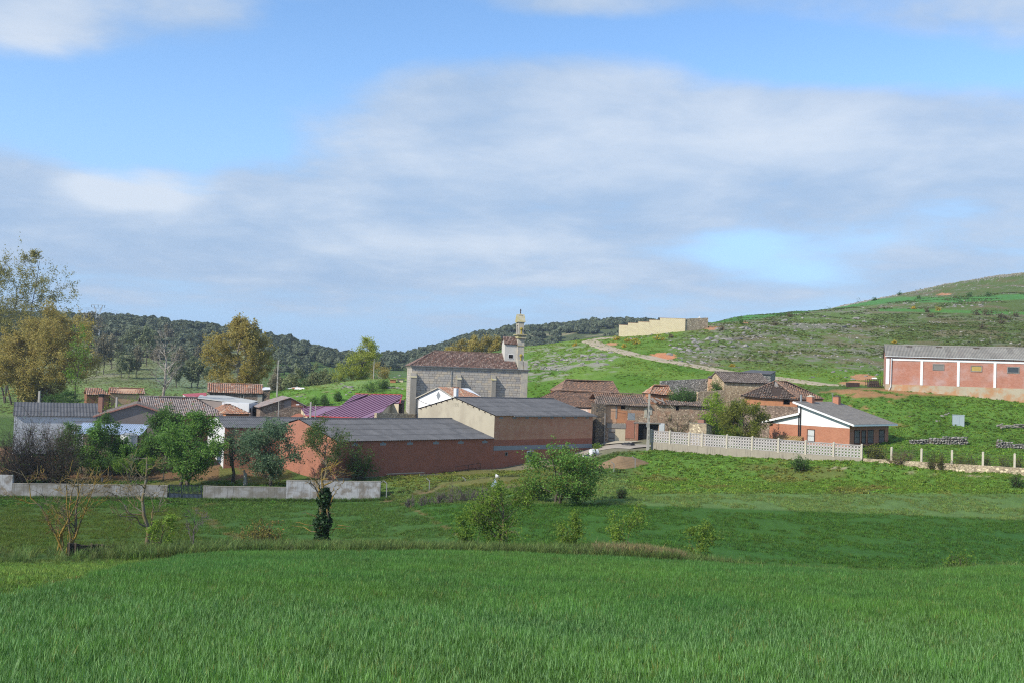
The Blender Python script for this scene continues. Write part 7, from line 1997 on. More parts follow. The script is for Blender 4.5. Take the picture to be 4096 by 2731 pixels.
for i in single:
    src = oak_m[int(rr.integers(0, 6))]; o = src.copy(); C.objects.link(o); o.name = 'holm_oak'
    s = rr.uniform(.6, 1.35); o.location = (x[i], y[i], z[i]); o.rotation_euler = (0, 0, rr.uniform(0, 6.28)); o.scale = (s, s, s * rr.uniform(.8, 1.1))
    side = ['seen beside the power pylon', 'above the hillside plantation', 'left of the round poplar', 'right of the round poplar', 'above the pale tree belt', 'behind the church', 'below the hilltop wall'][int(np.searchsorted([420, 700, 860, 1150, 1500, 2080], u[i]))]
    tag(o, 'dark rounded holm oak on the far ridge, ' + side, 'tree', 'holm oaks ' + side)
xm_, ym_ = x[mass], y[mass]; n_ = len(xm_); s = rr.uniform(.6, 1.45, n_)
scatter('oak_wood', np.stack([xm_, ym_, H(xm_, ym_)], 1), np.stack([np.zeros(n_), np.zeros(n_), rr.uniform(0, 6.28, n_)], 1), np.stack([s, s, s * rr.uniform(.8, 1.1, n_)], 1), np.repeat([[.05, .06, .03]], n_, 0), rr.integers(0, 6, n_), oak_m, 'dark holm oak wood covering the far ridges')
# gorse and shrubs on the hill
for k, (u_, v_, wp, m_) in enumerate(((2470, 1360, 24, 'gorse'), (2510, 1367, 22, 'gorse'), (2542, 1376, 38, 'gorse'), (2634, 1362, 44, 'gorse'), (2495, 1390, 20, 'gorse'), (2930, 1466, 18, 'gorse'), (3577, 1374, 18, 'gorse'), (3655, 1236, 14, 'gorse'), (3752, 1244, 18, 'gorse'), (2300, 1384, 14, 'gorse'), (2960, 1297, 24, 'mid'), (2680, 1352, 22, 'shrub'), (2888, 1322, 30, 'shrub'), (3160, 1268, 30, 'shrub'), (3100, 1302, 24, 'shrub'), (3710, 1250, 24, 'shrub'), (3720, 1270, 26, 'shrub'), (3900, 1260, 34, 'shrub'), (3945, 1262, 50, 'shrub'), (4000, 1274, 40, 'shrub'), (4030, 1280, 40, 'shrub'), (4060, 1268, 40, 'shrub'), (4005, 1296, 30, 'shrub'), (3932, 1318, 36, 'shrub'), (3876, 1188, 22, 'dark'), (3955, 1186, 22, 'dark'), (3676, 1195, 14, 'dark'), (3315, 1217, 14, 'dark'), (3500, 1203, 12, 'dark'), (3440, 1200, 10, 'dark'), (3600, 1180, 10, 'dark'), (3680, 1158, 12, 'dark'), (1650, 1500, 26, 'gorse'))):
    p = ghit(u_, v_, 195, 640)
    lab = 'yellow-flowering gorse clump on the hill slope' if m_ == 'gorse' else ('dark low shrub on the terraced hill' if m_ != 'mid' else 'upright green shrub on the hill skyline')
    bush('gorse' if m_ == 'gorse' else 'hill_shrub', lab, u_, v_, p.y, v_ - wp * (.55 if m_ != 'mid' else 1.3), wp, m_, 240, .3 * p.y / 260, 500 + k, 'shrub', 'gorse on the hill' if m_ == 'gorse' else 'shrubs on the hill', P=p, stems=8)

# ------------------------------------------------------------------ roads
def road(name, pts, width, mat, label, yoff=.03, y0=100):
    """sheet draped on the ground along picture points"""
    W3 = [ghit(u, v, yy) for (u, v, yy) in pts]; P = np.array([(p.x, p.y) for p in W3])
    s = np.concatenate([[0], np.cumsum(np.linalg.norm(np.diff(P, axis=0), axis=1))]); n = int(s[-1] / 1.0); q_ = np.linspace(0, s[-1], n)
    X_ = pchip(s, P[:, 0], q_); Y_ = pchip(s, P[:, 1], q_); d = np.stack([np.gradient(X_), np.gradient(Y_)], 1); d /= np.linalg.norm(d, axis=1)[:, None]
    nn = np.stack([-d[:, 1], d[:, 0]], 1); V = []; k = 7
    for j in range(k):
        o = (j / (k - 1) - .5) * (width + (.8 * (vnoise(q_ / 3, q_ * 0 + j, 3) - .5) if j in (0, k - 1) else 0)); xx = X_ + nn[:, 0] * o; yy = Y_ + nn[:, 1] * o
        V.append(np.stack([xx, yy, H(xx, yy) + yoff + (.06 if 0 < j < k - 1 else -.03)], 1))
    V = np.stack(V, 1).reshape(-1, 3); i, j = np.meshgrid(np.arange(n - 1), np.arange(k - 1), indexing='ij'); f = np.stack([i * k + j, i * k + j + 1, (i + 1) * k + j + 1, (i + 1) * k + j], -1).reshape(-1, 4)
    o = np_mesh(name, V, f, [mat], smooth=True); tag(o, label, None, None, 'structure'); return o
road('track', [(2352, 1362, 255), (2400, 1384, 250), (2470, 1402, 240), (2553, 1422, 230), (2668, 1445, 220), (2783, 1464, 214), (2878, 1481, 208), (2990, 1500, 202), (3127, 1515, 197), (3280, 1536, 190), (3420, 1541, 184)], 4.4, M['dirt_road'], 'pale dirt track winding up the hill to the cemetery')
road('track', [(2352, 1362, 262), (2410, 1354, 275), (2470, 1350, 285)], 5, M['dirt_road'], 'dirt track turning in front of the cemetery wall')
road('road', [(2250, 1836, 140), (2380, 1798, 146), (2450, 1786, 149), (2520, 1784, 149), (2585, 1790, 147)], 6, M['asphalt'], 'grey paved road between the pale barn and the old barn', .1)
road('pavement', [(2398, 1776, 157), (2460, 1772, 158), (2545, 1771, 158)], 3.2, M['concrete'], 'pale concrete apron before the old barn doors', .22)

# ------------------------------------------------------------------ walls, gate and fences
fa = [(-60, 1979, 125.0), (56, 1980, 125.0), (668, 1986, 125.0)]
YW = 125.0
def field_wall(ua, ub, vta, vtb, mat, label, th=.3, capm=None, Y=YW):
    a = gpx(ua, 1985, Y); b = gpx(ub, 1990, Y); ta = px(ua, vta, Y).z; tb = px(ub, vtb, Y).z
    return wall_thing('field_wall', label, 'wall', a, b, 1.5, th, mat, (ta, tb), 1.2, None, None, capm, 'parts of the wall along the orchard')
field_wall(-420, 46, 1886, 1899, M['whitewash_shaded'], 'taller whitewashed wall section at the left edge', .35)
field_wall(47, 668, 1933, 1941, M['wall_grey_shaded'], 'long low grey wall left of the blue gate', capm=M['concrete_grey'])
field_wall(811, 1142, 1943, 1949, M['wall_grey_shaded'], 'low grey wall right of the blue gate', capm=M['concrete_grey'])
field_wall(1143, 1520, 1921, 1926, M['whitewash_shaded'], 'taller flaking whitewashed wall behind the ivy-clad tree', .4, capm=M['concrete_grey'])
a = gpx(672, 2000, YW); b = gpx(808, 2003, YW); ang = math.atan2(b.y - a.y, b.x - a.x); Lg = (b - a).length; zt = px(740, 1939, YW).z; zb_ = px(740, 2002, YW).z
GA = Fr('gate', 'dark blue metal gate with bars over a solid panel', 'gate', (a.x, a.y, zb_), ang); Hg = zt - zb_
for k in range(2):
    x0 = Lg * (.0 if k == 0 else .405) + .03; x1 = Lg * (.4 if k == 0 else 1.0) - .03
    m = MB()
    for xx in (x0, x1 - .06): m.box(xx, xx + .06, 0, .06, 0, Hg)
    for zz_ in (.04, Hg * .44, Hg - .06): m.box(x0 + .06, x1 - .06, .005, .055, zz_, zz_ + .06)
    lf = m.build('gate_leaf', M['gate_blue'], GA.root)
    m = MB(); m.box(x0 + .06, x1 - .06, .02, .035, .1, Hg * .44); m.build('panel', M['gate_panel'], lf)
    nb = 10 if k == 0 else 15
    for i in range(nb):
        xx = x0 + .1 + (x1 - x0 - .2) * i / (nb - 1); m = MB(); m.box(xx - .036, xx + .036, .01, .05, .1, Hg + .06); m.build('bar', M['gate_blue'], lf)
# wire fence with angled posts
fp = [(1545, 1996, 1930, 123.5), (1716, 1978, 1920, 126), (1859, 1968, 1914, 128), (1994, 1942, 1902, 131), (2344, 1900, 1870, 134), (2455, 1892, 1853, 135), (2540, 1868, 1832, 137)]
pp = []
for k, (u, vb, vt, Y) in enumerate(fp):
    p = gpx(u, vb, Y); h = px(u, vt, Y).z - p.z; o = empty('fence_post', p, 0, 'grey concrete fence post with a bent top, %s' % ['at the end of the flaking white wall', 'second, before the brick barn', 'third, above the brambles', 'with a scrap of white plastic', 'right of the big bushy tree', 'in front of the earth mound', 'at the right edge of the earth mound'][k], 'post', 'bent-top posts of the wire fence')
    m = MB(); m.bar((0, 0, -.4), (0, 0, h), .11); m.build('shaft', M['galv'], o); m = MB(); m.bar((0, 0, h - .03), (-.42, 0, h + .28), .10); m.build('arm', M['galv'], o); pp.append((p, h))
    if k == 0:
        m = MB(); m.bar((.05, 0, h * .7), (1.0, .2, -.1), .06); m.build('brace', M['iron'], o); m = MB(); m.bar((-.85, 0, -.4), (-.85, 0, h - .15), .05); m.bar((-.85, 0, h - .15), (-.42, 0, h + .28), .05); m.build('stay', M['galv'], o)
    if k == 3:
        w_ = MB(); w_.add([(-.42, -.05, h + .3), (-.05, -.06, h + .05), (-.2, -.1, h - .25), (-.5, -.02, h - .35)], [(0, 1, 2, 3)]); w_.add([(-.42, -.04, h + .3), (-.05, -.05, h + .05), (-.2, -.09, h - .25), (-.5, -.01, h - .35)], [(3, 2, 1, 0)]); w_.build('plastic_scrap', M['white'], o)
wf = MB()
for (p, h), (q_, h2) in zip(pp[:-1], pp[1:]):
    for f in (.12, .4, .68, .95): wf.bar(p + Vector((0, 0, h * f)), q_ + Vector((0, 0, h2 * f)), .014)
wo_ = wf.build('fence_wire', M['wire']); tag(wo_, 'thin wires strung between the bent-top posts', 'wire')
bx = gpx(1975, 1965, 121); pl_ = empty('metal_sheet', bx, .4, 'pale bent metal sheet lying beside the young green tree', 'metal sheet'); m = MB(); m.prism([(-.6, 0, -.1), (.55, 0, -.1), (.35, .5, .95)], [(-.6, .03, -.1), (.55, .03, -.1), (.35, .53, .95)]); m.build('sheet', M['box_blue'], pl_)
p0 = Pc - exB * 6.6; 
rl = empty('bed_frame', (PA + exB * 21.0 - eyB * 1.3).to_tuple()[:2] + (hz((PA + exB * 21.0 - eyB * 1.3).x, (PA + exB * 21.0 - eyB * 1.3).y),), PHI, 'rusty metal bed frame leaning along the brick barn wall', 'frame')
m = MB()
for a_, b_ in (((-2.2, 0, .75), (2.4, 0, 1.15)), ((-2.2, 0, .15), (2.4, 0, .5)), ((-2.2, 0, -.1), (-2.2, 0, .8)), ((2.4, 0, 0), (2.4, 0, 1.15)), ((.2, 0, 0), (.2, 0, .95))): m.bar(a_, b_, .07)
m.build('rails', M['iron'], rl)
for k, (s0, s1, off, zo_, lb) in enumerate(((7.0, 13.2, 1.6, .45, 'long grey concrete beam lying along the brick barn wall'), (11.5, 15.0, 3.0, .12, 'short pale concrete beam on the grass before the barn'))):
    a = PA + exB * s0 - eyB * off; b = PA + exB * s1 - eyB * off; a.z = hz(a.x, a.y) + zo_; b.z = hz(b.x, b.y) + zo_; m = MB(); m.bar(a, b, .12); tag(m.build('beam', M['concrete_grey']), lb, 'beam')
# white containers and drum at the barn corner
for k, (u, v, Y, sz, lb) in enumerate(((2378, 1806, 150.5, .55, 'white drum lying at the corner of the pale barn'), (2343, 1818, 149.5, .5, 'white plastic tank box below the white drum'), (2322, 1826, 149, .4, 'small pale blue box at the barn foot'))):
    p = gpx(u, v, Y); o = empty('drum' if k == 0 else 'plastic_box', p, .5, lb, 'drum' if k == 0 else 'box'); m = MB()
    if k == 0:
        m.tube([(-.7, 0, .5), (.5, 0, .5)], .52, 16); m.build('body', M['white_grey'], o); m = MB(); m.tube([(-.15, 0, .5), (.0, 0, .5)], .535, 16); m.build('hoop', M['black'], o); m = MB(); m.tube([(.5, 0, .5), (.62, 0, .5)], [.46, .3], 16); m.build('lid', M['box_blue'], o)
    else:
        m.prism([(-sz, -sz * .6, -.1), (sz, -sz * .6, -.1), (sz, sz * .6, -.1), (-sz, sz * .6, -.1)], [(-sz * .85, -sz * .5, sz * 1.1), (sz * .85, -sz * .5, sz * 1.1), (sz * .85, sz * .5, sz * 1.1), (-sz * .85, sz * .5, sz * 1.1)]); m.build('body', M['white_grey'] if k == 1 else M['box_blue'], o); m = MB(); m.box(-sz * .88, sz * .88, -sz * .53, sz * .53, sz * 1.1 + .002, sz * 1.1 + .08); m.build('rim', M['gate_panel'], o)
# earth mound
c = gpx(2485, 1862, 139); r = np.random.default_rng(81); nA, nR = 40, 14; V = []; 
for i in range(nR):
    for j in range(nA):
        a = 6.2832 * j / nA; f = i / (nR - 1); x = c.x + math.cos(a) * f * (3.3 + .9 * math.sin(a * 2 + 1)); y = c.y + math.sin(a) * f * 2.4; hgt = 1.25 * (1 - f ** 1.7) + .35 * (fbm(x * 1.3, y * 1.3, 5) - .5) * (1 - f) * 2; V.append((x, y, hz(x, y) + hgt - .12))
q_ = np.array([(i * nA + j, i * nA + (j + 1) % nA, (i + 1) * nA + (j + 1) % nA, (i + 1) * nA + j) for i in range(nR - 1) for j in range(nA)])
o = np_mesh('earth_mound', np.array(V), q_, [M['mound']], smooth=True); tag(o, 'brown mound of dry earth and straw below the road', 'mound')
tb = gpx(2513, 1781, 155); o = empty('tarpaulin', tb, 0, 'black crumpled plastic lying on the concrete apron', 'plastic sheet'); m = MB(); nA = 14; rg = [[(math.cos(6.283 * j / nA) * s * 1.1, math.sin(6.283 * j / nA) * s * .5, z + .08 * r.normal()) for j in range(nA)] for s, z in ((1.0, .05), (.8, .3), (.35, .38))]
m.add(rg[0] + rg[1] + rg[2], [(a_ * nA + j, a_ * nA + (j + 1) % nA, (a_ + 1) * nA + (j + 1) % nA, (a_ + 1) * nA + j) for a_ in range(2) for j in range(nA)] + [tuple(range(2 * nA, 3 * nA))]); m.build('sheet', M['black'], o); o.location.z += .2

# lattice garden wall
a = px(2604, 1766, 148.5); b = px(3446, 1831, 133.0); d = Vector((b.x - a.x, b.y - a.y, 0)); Lw = d.length
GW = Fr('garden_wall', 'pale garden wall of pierced lattice blocks on a concrete plinth', 'wall', (a.x, a.y, a.z), math.atan2(d.y, d.x))
slope = (b.z - a.z) / Lw; ZB = lambda x: slope * x
posts = [GW.f(u, v)[0] for u, v in ((2604, 1740), (2679, 1750), (2756, 1757), (2808, 1762), (2907, 1770), (3008, 1780), (3113, 1788), (3222, 1796), (3334, 1804), (3446, 1812))]
m = MB(); k = 30
for i in range(k):
    xa, xb = Lw * i / k, Lw * (i + 1) / k; ga, gb_ = GW.ground(xa, 0) - .6, GW.ground(xb, 0) - .6
    m.prism([(xa, -.02, ga), (xa, .28, ga), (xa, .28, ZB(xa)), (xa, -.02, ZB(xa))], [(xb, -.02, gb_), (xb, .28, gb_), (xb, .28, ZB(xb)), (xb, -.02, ZB(xb))])
m.build('plinth', m_plain('plinth_wall', (.32, .285, .225), .9, .25, .7, 5, streak=.7), GW.root)
bs = .405; S2 = bs / 2; t = .07
o8 = [(-S2, -S2), (0, -S2), (S2, -S2), (S2, 0), (S2, S2), (0, S2), (-S2, S2), (-S2, 0)]
g_ = .012; o8 = [(x * (1 - g_), z * (1 - g_)) for x, z in o8]; D1, D2 = S2 * .93, S2 * .36
i8 = [(-D1, -D1), (0, -D2), (D1, -D1), (D2, 0), (D1, D1), (0, D2), (-D1, D1), (-D2, 0)]
v = [(x, -t, z) for x, z in o8] + [(x, -t, z) for x, z in i8] + [(x, t, z) for x, z in o8] + [(x, t, z) for x, z in i8]
f = []
for i in range(8):
    j = (i + 1) % 8; f += [(i, j, 8 + j, 8 + i), (16 + j, 16 + i, 24 + i, 24 + j), (8 + i, 8 + j, 24 + j, 24 + i), (j, i, 16 + i, 16 + j)]
first = None; cnt = 0; restm = MB()
for pi in range(9):
    xa, xb = posts[pi] + .11, posts[pi + 1] - .11; n_ = max(1, round((xb - xa) / bs)); wd = (xb - xa) / n_
    for i in range(n_):
        for j in range(4):
            x = xa + wd * (i + .5); z = ZB(x) + .02 + bs * (j + .5)
            if cnt < 300:
                if first is None: mm = MB(); mm.add(v, f); first = mm.build('lattice_block', M['lattice'], GW.root); o = first
                else: o = first.copy(); C.objects.link(o); o.parent = GW.root
                o.location = (x, .13, z); o.scale = (wd / bs, 1, 1); o.rotation_euler = (0, -math.atan(slope), 0); cnt += 1
            else: restm.add([(x + p[0] * wd / bs, .13 + p[1], z + p[2] + slope * p[0]) for p in v], f)
if restm.F: ro = restm.build('lattice_blocks', M['lattice'], GW.root); ro['kind'] = 'stuff'
for x in posts:
    m = MB(); m.box(x - .11, x + .11, -.06, .3, ZB(x) - .15, ZB(x) + 4 * bs + .2); po = m.build('post', M['post'], GW.root); m = MB(); zt = ZB(x) + 4 * bs + .202; m.prism([(x - .14, -.09, zt), (x + .14, -.09, zt), (x + .14, .33, zt), (x - .14, .33, zt)], [(x - .03, .09, zt + .1), (x + .03, .09, zt + .1), (x + .03, .15, zt + .1), (x - .03, .15, zt + .1)]); m.build('post_cap', M['post'], po)
m = MB()
for pi in range(9):
    xa, xb = posts[pi] + .112, posts[pi + 1] - .112; z0_ = ZB(xa) + 4 * bs + .03; z1_ = ZB(xb) + 4 * bs + .03; c_ = MB(); c_.prism([(xa, 0, z0_), (xa, .26, z0_), (xa, .26, z0_ + .07), (xa, 0, z0_ + .07)], [(xb, 0, z1_), (xb, .26, z1_), (xb, .26, z1_ + .07), (xb, 0, z1_ + .07)]); c_.build('coping', M['lattice'], GW.root)
# low stone plinth and concrete posts to the right
b2 = px(4180, 1875, 121.0); d = Vector((b2.x - b.x, b2.y - b.y, 0)); a0 = Vector((b.x, b.y, b.z)) + d.normalized() * .2
FP = Fr('wire_fence', 'wire garden fence on concrete posts over a low stone wall', 'fence', a0, math.atan2(d.y, d.x)); Lf = d.length; sl2 = (b2.z - b.z) / Lf
m = MB(); k = 24
for i in range(k):
    xa, xb = Lf * i / k, Lf * (i + 1) / k; ga, gb_ = FP.ground(xa, 0) - .6, FP.ground(xb, 0) - .6
    m.prism([(xa, 0, ga), (xa, .4, ga), (xa, .4, sl2 * xa), (xa, 0, sl2 * xa)], [(xb, 0, gb_), (xb, .4, gb_), (xb, .4, sl2 * xb), (xb, 0, sl2 * xb)])
m.build('low_wall', M['rubble_yellow'], FP.root)
px_ = [FP.f(u, v)[0] for u, v in ((3565, 1810), (3685, 1820), (3807, 1828), (3931, 1836), (4058, 1845))]
for x in px_: m = MB(); m.box(x - .12, x + .12, .05, .29, sl2 * x, sl2 * x + 1.62); po = m.build('post', M['post'], FP.root); m = MB(); zt = sl2 * x + 1.622; m.prism([(x - .15, .02, zt), (x + .15, .02, zt), (x + .15, .32, zt), (x - .15, .32, zt)], [(x - .04, .14, zt + .1), (x + .04, .14, zt + .1), (x + .04, .2, zt + .1), (x - .04, .2, zt + .1)]); m.build('post_cap', M['post'], po)
m = MB(); xs_ = [0.1] + px_ + [Lf]
for h in (.2, .5, .8, 1.1, 1.4): m.bar((.1, .17, h), (Lf, .17, sl2 * Lf + h), .016)
x = .3
while x < Lf: m.bar((x, .17, sl2 * x), (x, .17, sl2 * x + 1.45), .008); x += .35
m.build('wire_mesh', M['wire'], FP.root)['kind'] = 'stuff'
# rear garden wall behind the bungalow garden
RW = wall_px('garden_wall', 'low pale garden wall with a row of dark gaps behind the olive tree', 'wall', 2840, 1775, 158, 3085, 1790, 151.5, 1750, 1752, .3, M['concrete_grey'], 1.0)
for k in range(16):
    m = MB(); x = .8 + k * .6; zz_ = .35; m.prism([(x - .2, -.01, zz_ - .2), (x + .2, -.01, zz_ - .2), (x + .2, -.01, zz_ + .2), (x - .2, -.01, zz_ + .2)], [(x - .16, .0, zz_ - .16), (x + .16, .0, zz_ - .16), (x + .16, .0, zz_ + .16), (x - .16, .0, zz_ + .16)]); m.build('pierced_block', M['lattice'], RW.root)
# stone barbecue
a = px(2756, 1765, 151); b = px(2824, 1768, 149.5); d = b - a; BQ = Fr('barbecue', 'yellow stone garden oven with a small brick chimney', 'barbecue', a, math.atan2(d.y, d.x)); lw = math.hypot(d.x, d.y); zt = BQ.f(2790, 1692)[1]
m = MB(); m.prism([(0, 0, -1), (0, 2.4, -1), (0, 2.4, zt - .5), (0, 0, zt)], [(lw, 0, -1), (lw, 2.4, -1), (lw, 2.4, zt - .5), (lw, 0, zt)]); m.build('body', M['rubble_yellow'], BQ.root)
m = MB(); m.prism([(-.05, -.06, zt + .01), (-.05, 2.5, zt - .5), (-.05, 2.5, zt - .42), (-.05, -.06, zt + .09)], [(lw + .15, -.06, zt + .01), (lw + .15, 2.5, zt - .5), (lw + .15, 2.5, zt - .42), (lw + .15, -.06, zt + .09)]); m.build('roof_slab', M['concrete_grey'], BQ.root)
xa = BQ.f(2786, 1685)[0]; xb = BQ.f(2811, 1685)[0]; zt2 = BQ.f(2798, 1677)[1]; m = MB(); m.box(xa, xb, .4, 1.2, zt - .2, zt2); cq = m.build('chimney', M['brick_band'], BQ.root); m = MB(); m.box(xa - .05, xb + .05, .35, 1.25, zt2 + .1, zt2 + .16)
for xx in (xa + .05, xb - .1): m.box(xx, xx + .05, .5, .55, zt2, zt2 + .1)
m.build('chimney_cap', M['black'], cq)

# ------------------------------------------------------------------ poles, lines, pylon
def pole(label, u, vb, Y, vt, w_=.26, concrete=True, P=None, group=None, name='utility_pole', arms=True):
    p = P or px(u, vb, Y); h = px(u + (vb - vt) * .035, vt, Y).z - p.z; o = empty(name, (p.x, p.y, p.z - .3), 0, label, 'pole', group); m = MB()
    if concrete:
        a, b = w_ / 2, w_ * .32; m.prism([(-a, -a, -.6), (a, -a, -.6), (a, a, -.6), (-a, a, -.6)], [(-b, -b, h + .3), (b, -b, h + .3), (b, b, h + .3), (-b, b, h + .3)]); m.build('shaft', M['pole'], o)
        n = int(h / .9); m = MB()
        for i in range(2, n - 1): zz_ = i * .9; m.box(-.05, .05, -w_ / 2 - .0, -w_ / 2 + .012 - .02, zz_, zz_ + .55)
        if n > 4: m.build('recess_plates', M['concrete_grey'], o)['kind'] = 'stuff'  # raised plates in darker concrete, drawn in place of shaded recesses
    else: m.tube([(0, 0, -.6), (0, 0, h + .3)], [w_ / 2, w_ * .35], 8); m.build('shaft', M['pole'], o)
    if arms: m = MB(); m.bar((-.5, 0, h - .1), (.5, 0, h - .1), .08); m.tube([(-.45, 0, h - .06), (-.45, 0, h + .1)], .05, 6); m.tube([(.45, 0, h - .06), (.45, 0, h + .1)], .05, 6); m.build('crossarm', M['iron'], o)
    return o, Vector((p.x, p.y, p.z + h))
p1, t1 = pole('tall concrete pole at the left end of the lattice wall', 2591, 1796, 148, 1574, .42, arms=False)
m = MB(); m.box(-.32, -.2, -.12, .12, 3.6, 4.2); m.build('meter_box', M['galv'], p1)
p2, t2 = pole('slender pole standing on the knoll beside the round poplar', 1108, 1568, 214, 1440, .3)
p3, t3 = pole('thin pole on the knoll just left of the church', 1494, 1517, 236, 1433, .24, False)
p4, t4 = pole('concrete pole behind the barn ridge, left of the purple roof gutter', 1240, 1690, 158, 1606, .34)
p5, t5 = pole('thinner pale pole in front of the purple roof', 1260, 1690, 159, 1618, .2, False, arms=False)
p6, t6 = pole('thin pole before the stone gable house', 1112, 1690, 161, 1602, .18, False, arms=False)
p7, t7 = pole('concrete post between the chimney and the wavy-roofed house', 464, 1660, 165, 1587, .4, arms=False)
p8, t8 = pole('short pale post under the huge ochre poplar', 155, 1625, 170, 1562, .4, arms=False)
lo, tl_ = pole('street lamp with a curved arm at the left end of the purple roof', 1213, 1690, 160, 1632, .09, False, name='street_lamp', arms=False)
h_ = tl_.z - lo.location.z; m = MB(); m.tube([(0, 0, h_ - .05), (-.1, 0, h_ + .4), (-.5, 0, h_ + .6), (-.9, 0, h_ + .55)], .04, 6); m.build('arm', M['galv'], lo); m = MB(); m.prism([(-1.3, -.1, h_ + .5), (-.75, -.1, h_ + .52), (-.75, .1, h_ + .52), (-1.3, .1, h_ + .5)], [(-1.25, -.07, h_ + .62), (-.8, -.07, h_ + .66), (-.8, .07, h_ + .66), (-1.25, .07, h_ + .62)]); m.build('lamp_head', M['white_grey'], lo)
def cable(a, b, sag, label, r_=.018, n=14):
    a, b = Vector(a), Vector(b); pts = [a + (b - a) * (i / n) - Vector((0, 0, sag * 4 * (i / n) * (1 - i / n))) for i in range(n + 1)]; m = MB(); m.tube(pts, r_, 4); o = m.build('cable', M['wire'], uv=False); tag(o, label, 'cable'); return o
cable(px(2470, 1604, 166), t1 + Vector((0, 0, -.7)), .5, 'cable running from the old barn eave to the tall pole')
cable(px(2060, 1612, 168), px(2465, 1612, 165), .8, 'cable stretched along the old house fronts', .03)
cable(t3, px(1650, 1462, 188), .4, 'cable from the knoll pole to the church')
cable(t2 + Vector((0, 0, -.2)), t3 + Vector((0, 0, -.2)), 1.6, 'long cable between the two poles on the knoll', .03)
cable(px(1672, 1596, 169.7), px(1770, 1612, 169.5), .5, 'dark cable drooping across the white diamond gable', .035)
cable(t6, t4, .8, 'cable between the two poles before the stone gable house')
# lattice pylon
M['pylon'] = m_plain('pylon_steel', (.40, .43, .46), .6, .15)
pb = ghit(386, 1362, 380, 640); Yp = pb.y; hp = px(398, 1221, Yp).z - pb.z; sc_ = Yp / FPX
PY = empty('pylon', pb, .15, 'steel lattice power pylon with a forked head on the left hillside', 'pylon')
m = MB(); wb, wt = 9.5 * sc_, 5.0 * sc_; hn = hp * .69; nseg = 12
def leg(f, sx, sy): w_ = (wb + (wt - wb) * f); return Vector((sx * w_, sy * w_, hn * f))
for sx in (-1, 1):
    for sy in (-1, 1): m = MB(); m.bar(leg(0, sx, sy), leg(1, sx, sy), .22); m.build('leg', M['pylon'], PY)
m = MB()
for i in range(nseg):
    f0, f1 = i / nseg, (i + 1) / nseg
    for (s0, s1) in (((-1, -1), (1, -1)), ((1, -1), (1, 1)), ((1, 1), (-1, 1)), ((-1, 1), (-1, -1))):
        A1, B1 = (s0, s1) if i % 2 else (s1, s0); m.bar(leg(f0, *A1), leg(f1, *B1), .11)
m.build('bracing', M['pylon'], PY)['kind'] = 'stuff'
for sx in (-1, 1):
    m = MB(); e = Vector((sx * 17 * sc_, 0, hp))
    for sy in (-1, 1):
        m.bar(leg(1, sx, sy), e + Vector((0, sy * .3, 0)), .17); m.bar(leg(1, -sx, sy) * .35 + leg(1, sx, sy) * .65 + Vector((0, 0, hp * .08)), e, .13)
    for i in range(5): f_ = i / 5; m.bar(leg(1, sx, -1) * (1 - f_) + e * f_, leg(1, sx, 1) * (1 - f_ - .1) + e * (f_ + .1), .09)
    m.build('fork_arm', M['pylon'], PY)
m = MB(); 
for sy in (-.4, .4): m.bar((-26 * sc_, sy, hp), (26 * sc_, sy, hp), .2)
for i in range(11): xx = (-26 + 5.2 * i) * sc_; m.bar((xx, -.4, hp), (xx + 2.6 * sc_, .4, hp), .1)
m.build('crossbeam', M['pylon'], PY)
for x in (-25, 0, 25): m = MB(); m.tube([(x * sc_, 0, hp - .1), (x * sc_, 0, hp - 1.4)], [.12, .16], 6); m.build('insulator', M['black'], PY)
Rm = Matrix.Rotation(.15, 3, 'Z')
for k, x in enumerate((-25, 0, 25)):
    tp = pb + Rm @ Vector((x * sc_, 0, hp - 1.4)); fa_ = Vector((tp.x - 190, tp.y + 60, tp.z + 4)); fb = Vector((tp.x + 160, tp.y + 290, tp.z - 22))
    cable(fa_, tp, 7, 'power line leaving the pylon towards the left, %s wire' % ('upper', 'middle', 'lower')[k], .03, 20); cable(tp, fb, 9, 'power line crossing from the pylon to the ridge, %s wire' % ('left', 'middle', 'right')[k], .03, 20)

# ------------------------------------------------------------------ stone walls, rocks, logs, other small things
def rock_mesh(seed, sub=2, flat=.7):
    bm = bmesh.new(); bmesh.ops.create_icosphere(bm, subdivisions=sub, radius=1); r = np.random.default_rng(seed); o = r.uniform(0, 50, 3)
    planes = [(Vector(r.normal(0, 1, 3)).normalized(), r.uniform(.55, .9)) for _ in range(9)]
    for v_ in bm.verts:
        d_ = v_.co.normalized(); k = 1 + .25 * (vnoise(d_.x * 2 + o[0], d_.y * 2 + d_.z + o[1], seed) - .5) * 2; p = d_ * float(k)
        for n_, c_ in planes:
            q_ = p.dot(n_)
            if q_ > c_: p = p - n_ * (q_ - c_)
        v_.co = (p.x, p.y, p.z * flat)
    me = bpy.data.meshes.new('rock'); bm.to_mesh(me); bm.free(); me.materials.append(M['rock']); return me
RK = [rock_mesh(600 + k, 2, .6 + .1 * (k % 4)) for k in range(8)]
DS = [rock_mesh(620 + k, 1, .6) for k in range(6)]
for me in DS: me.materials.clear(); me.materials.append(M['drystone'])
rr = np.random.default_rng(630)
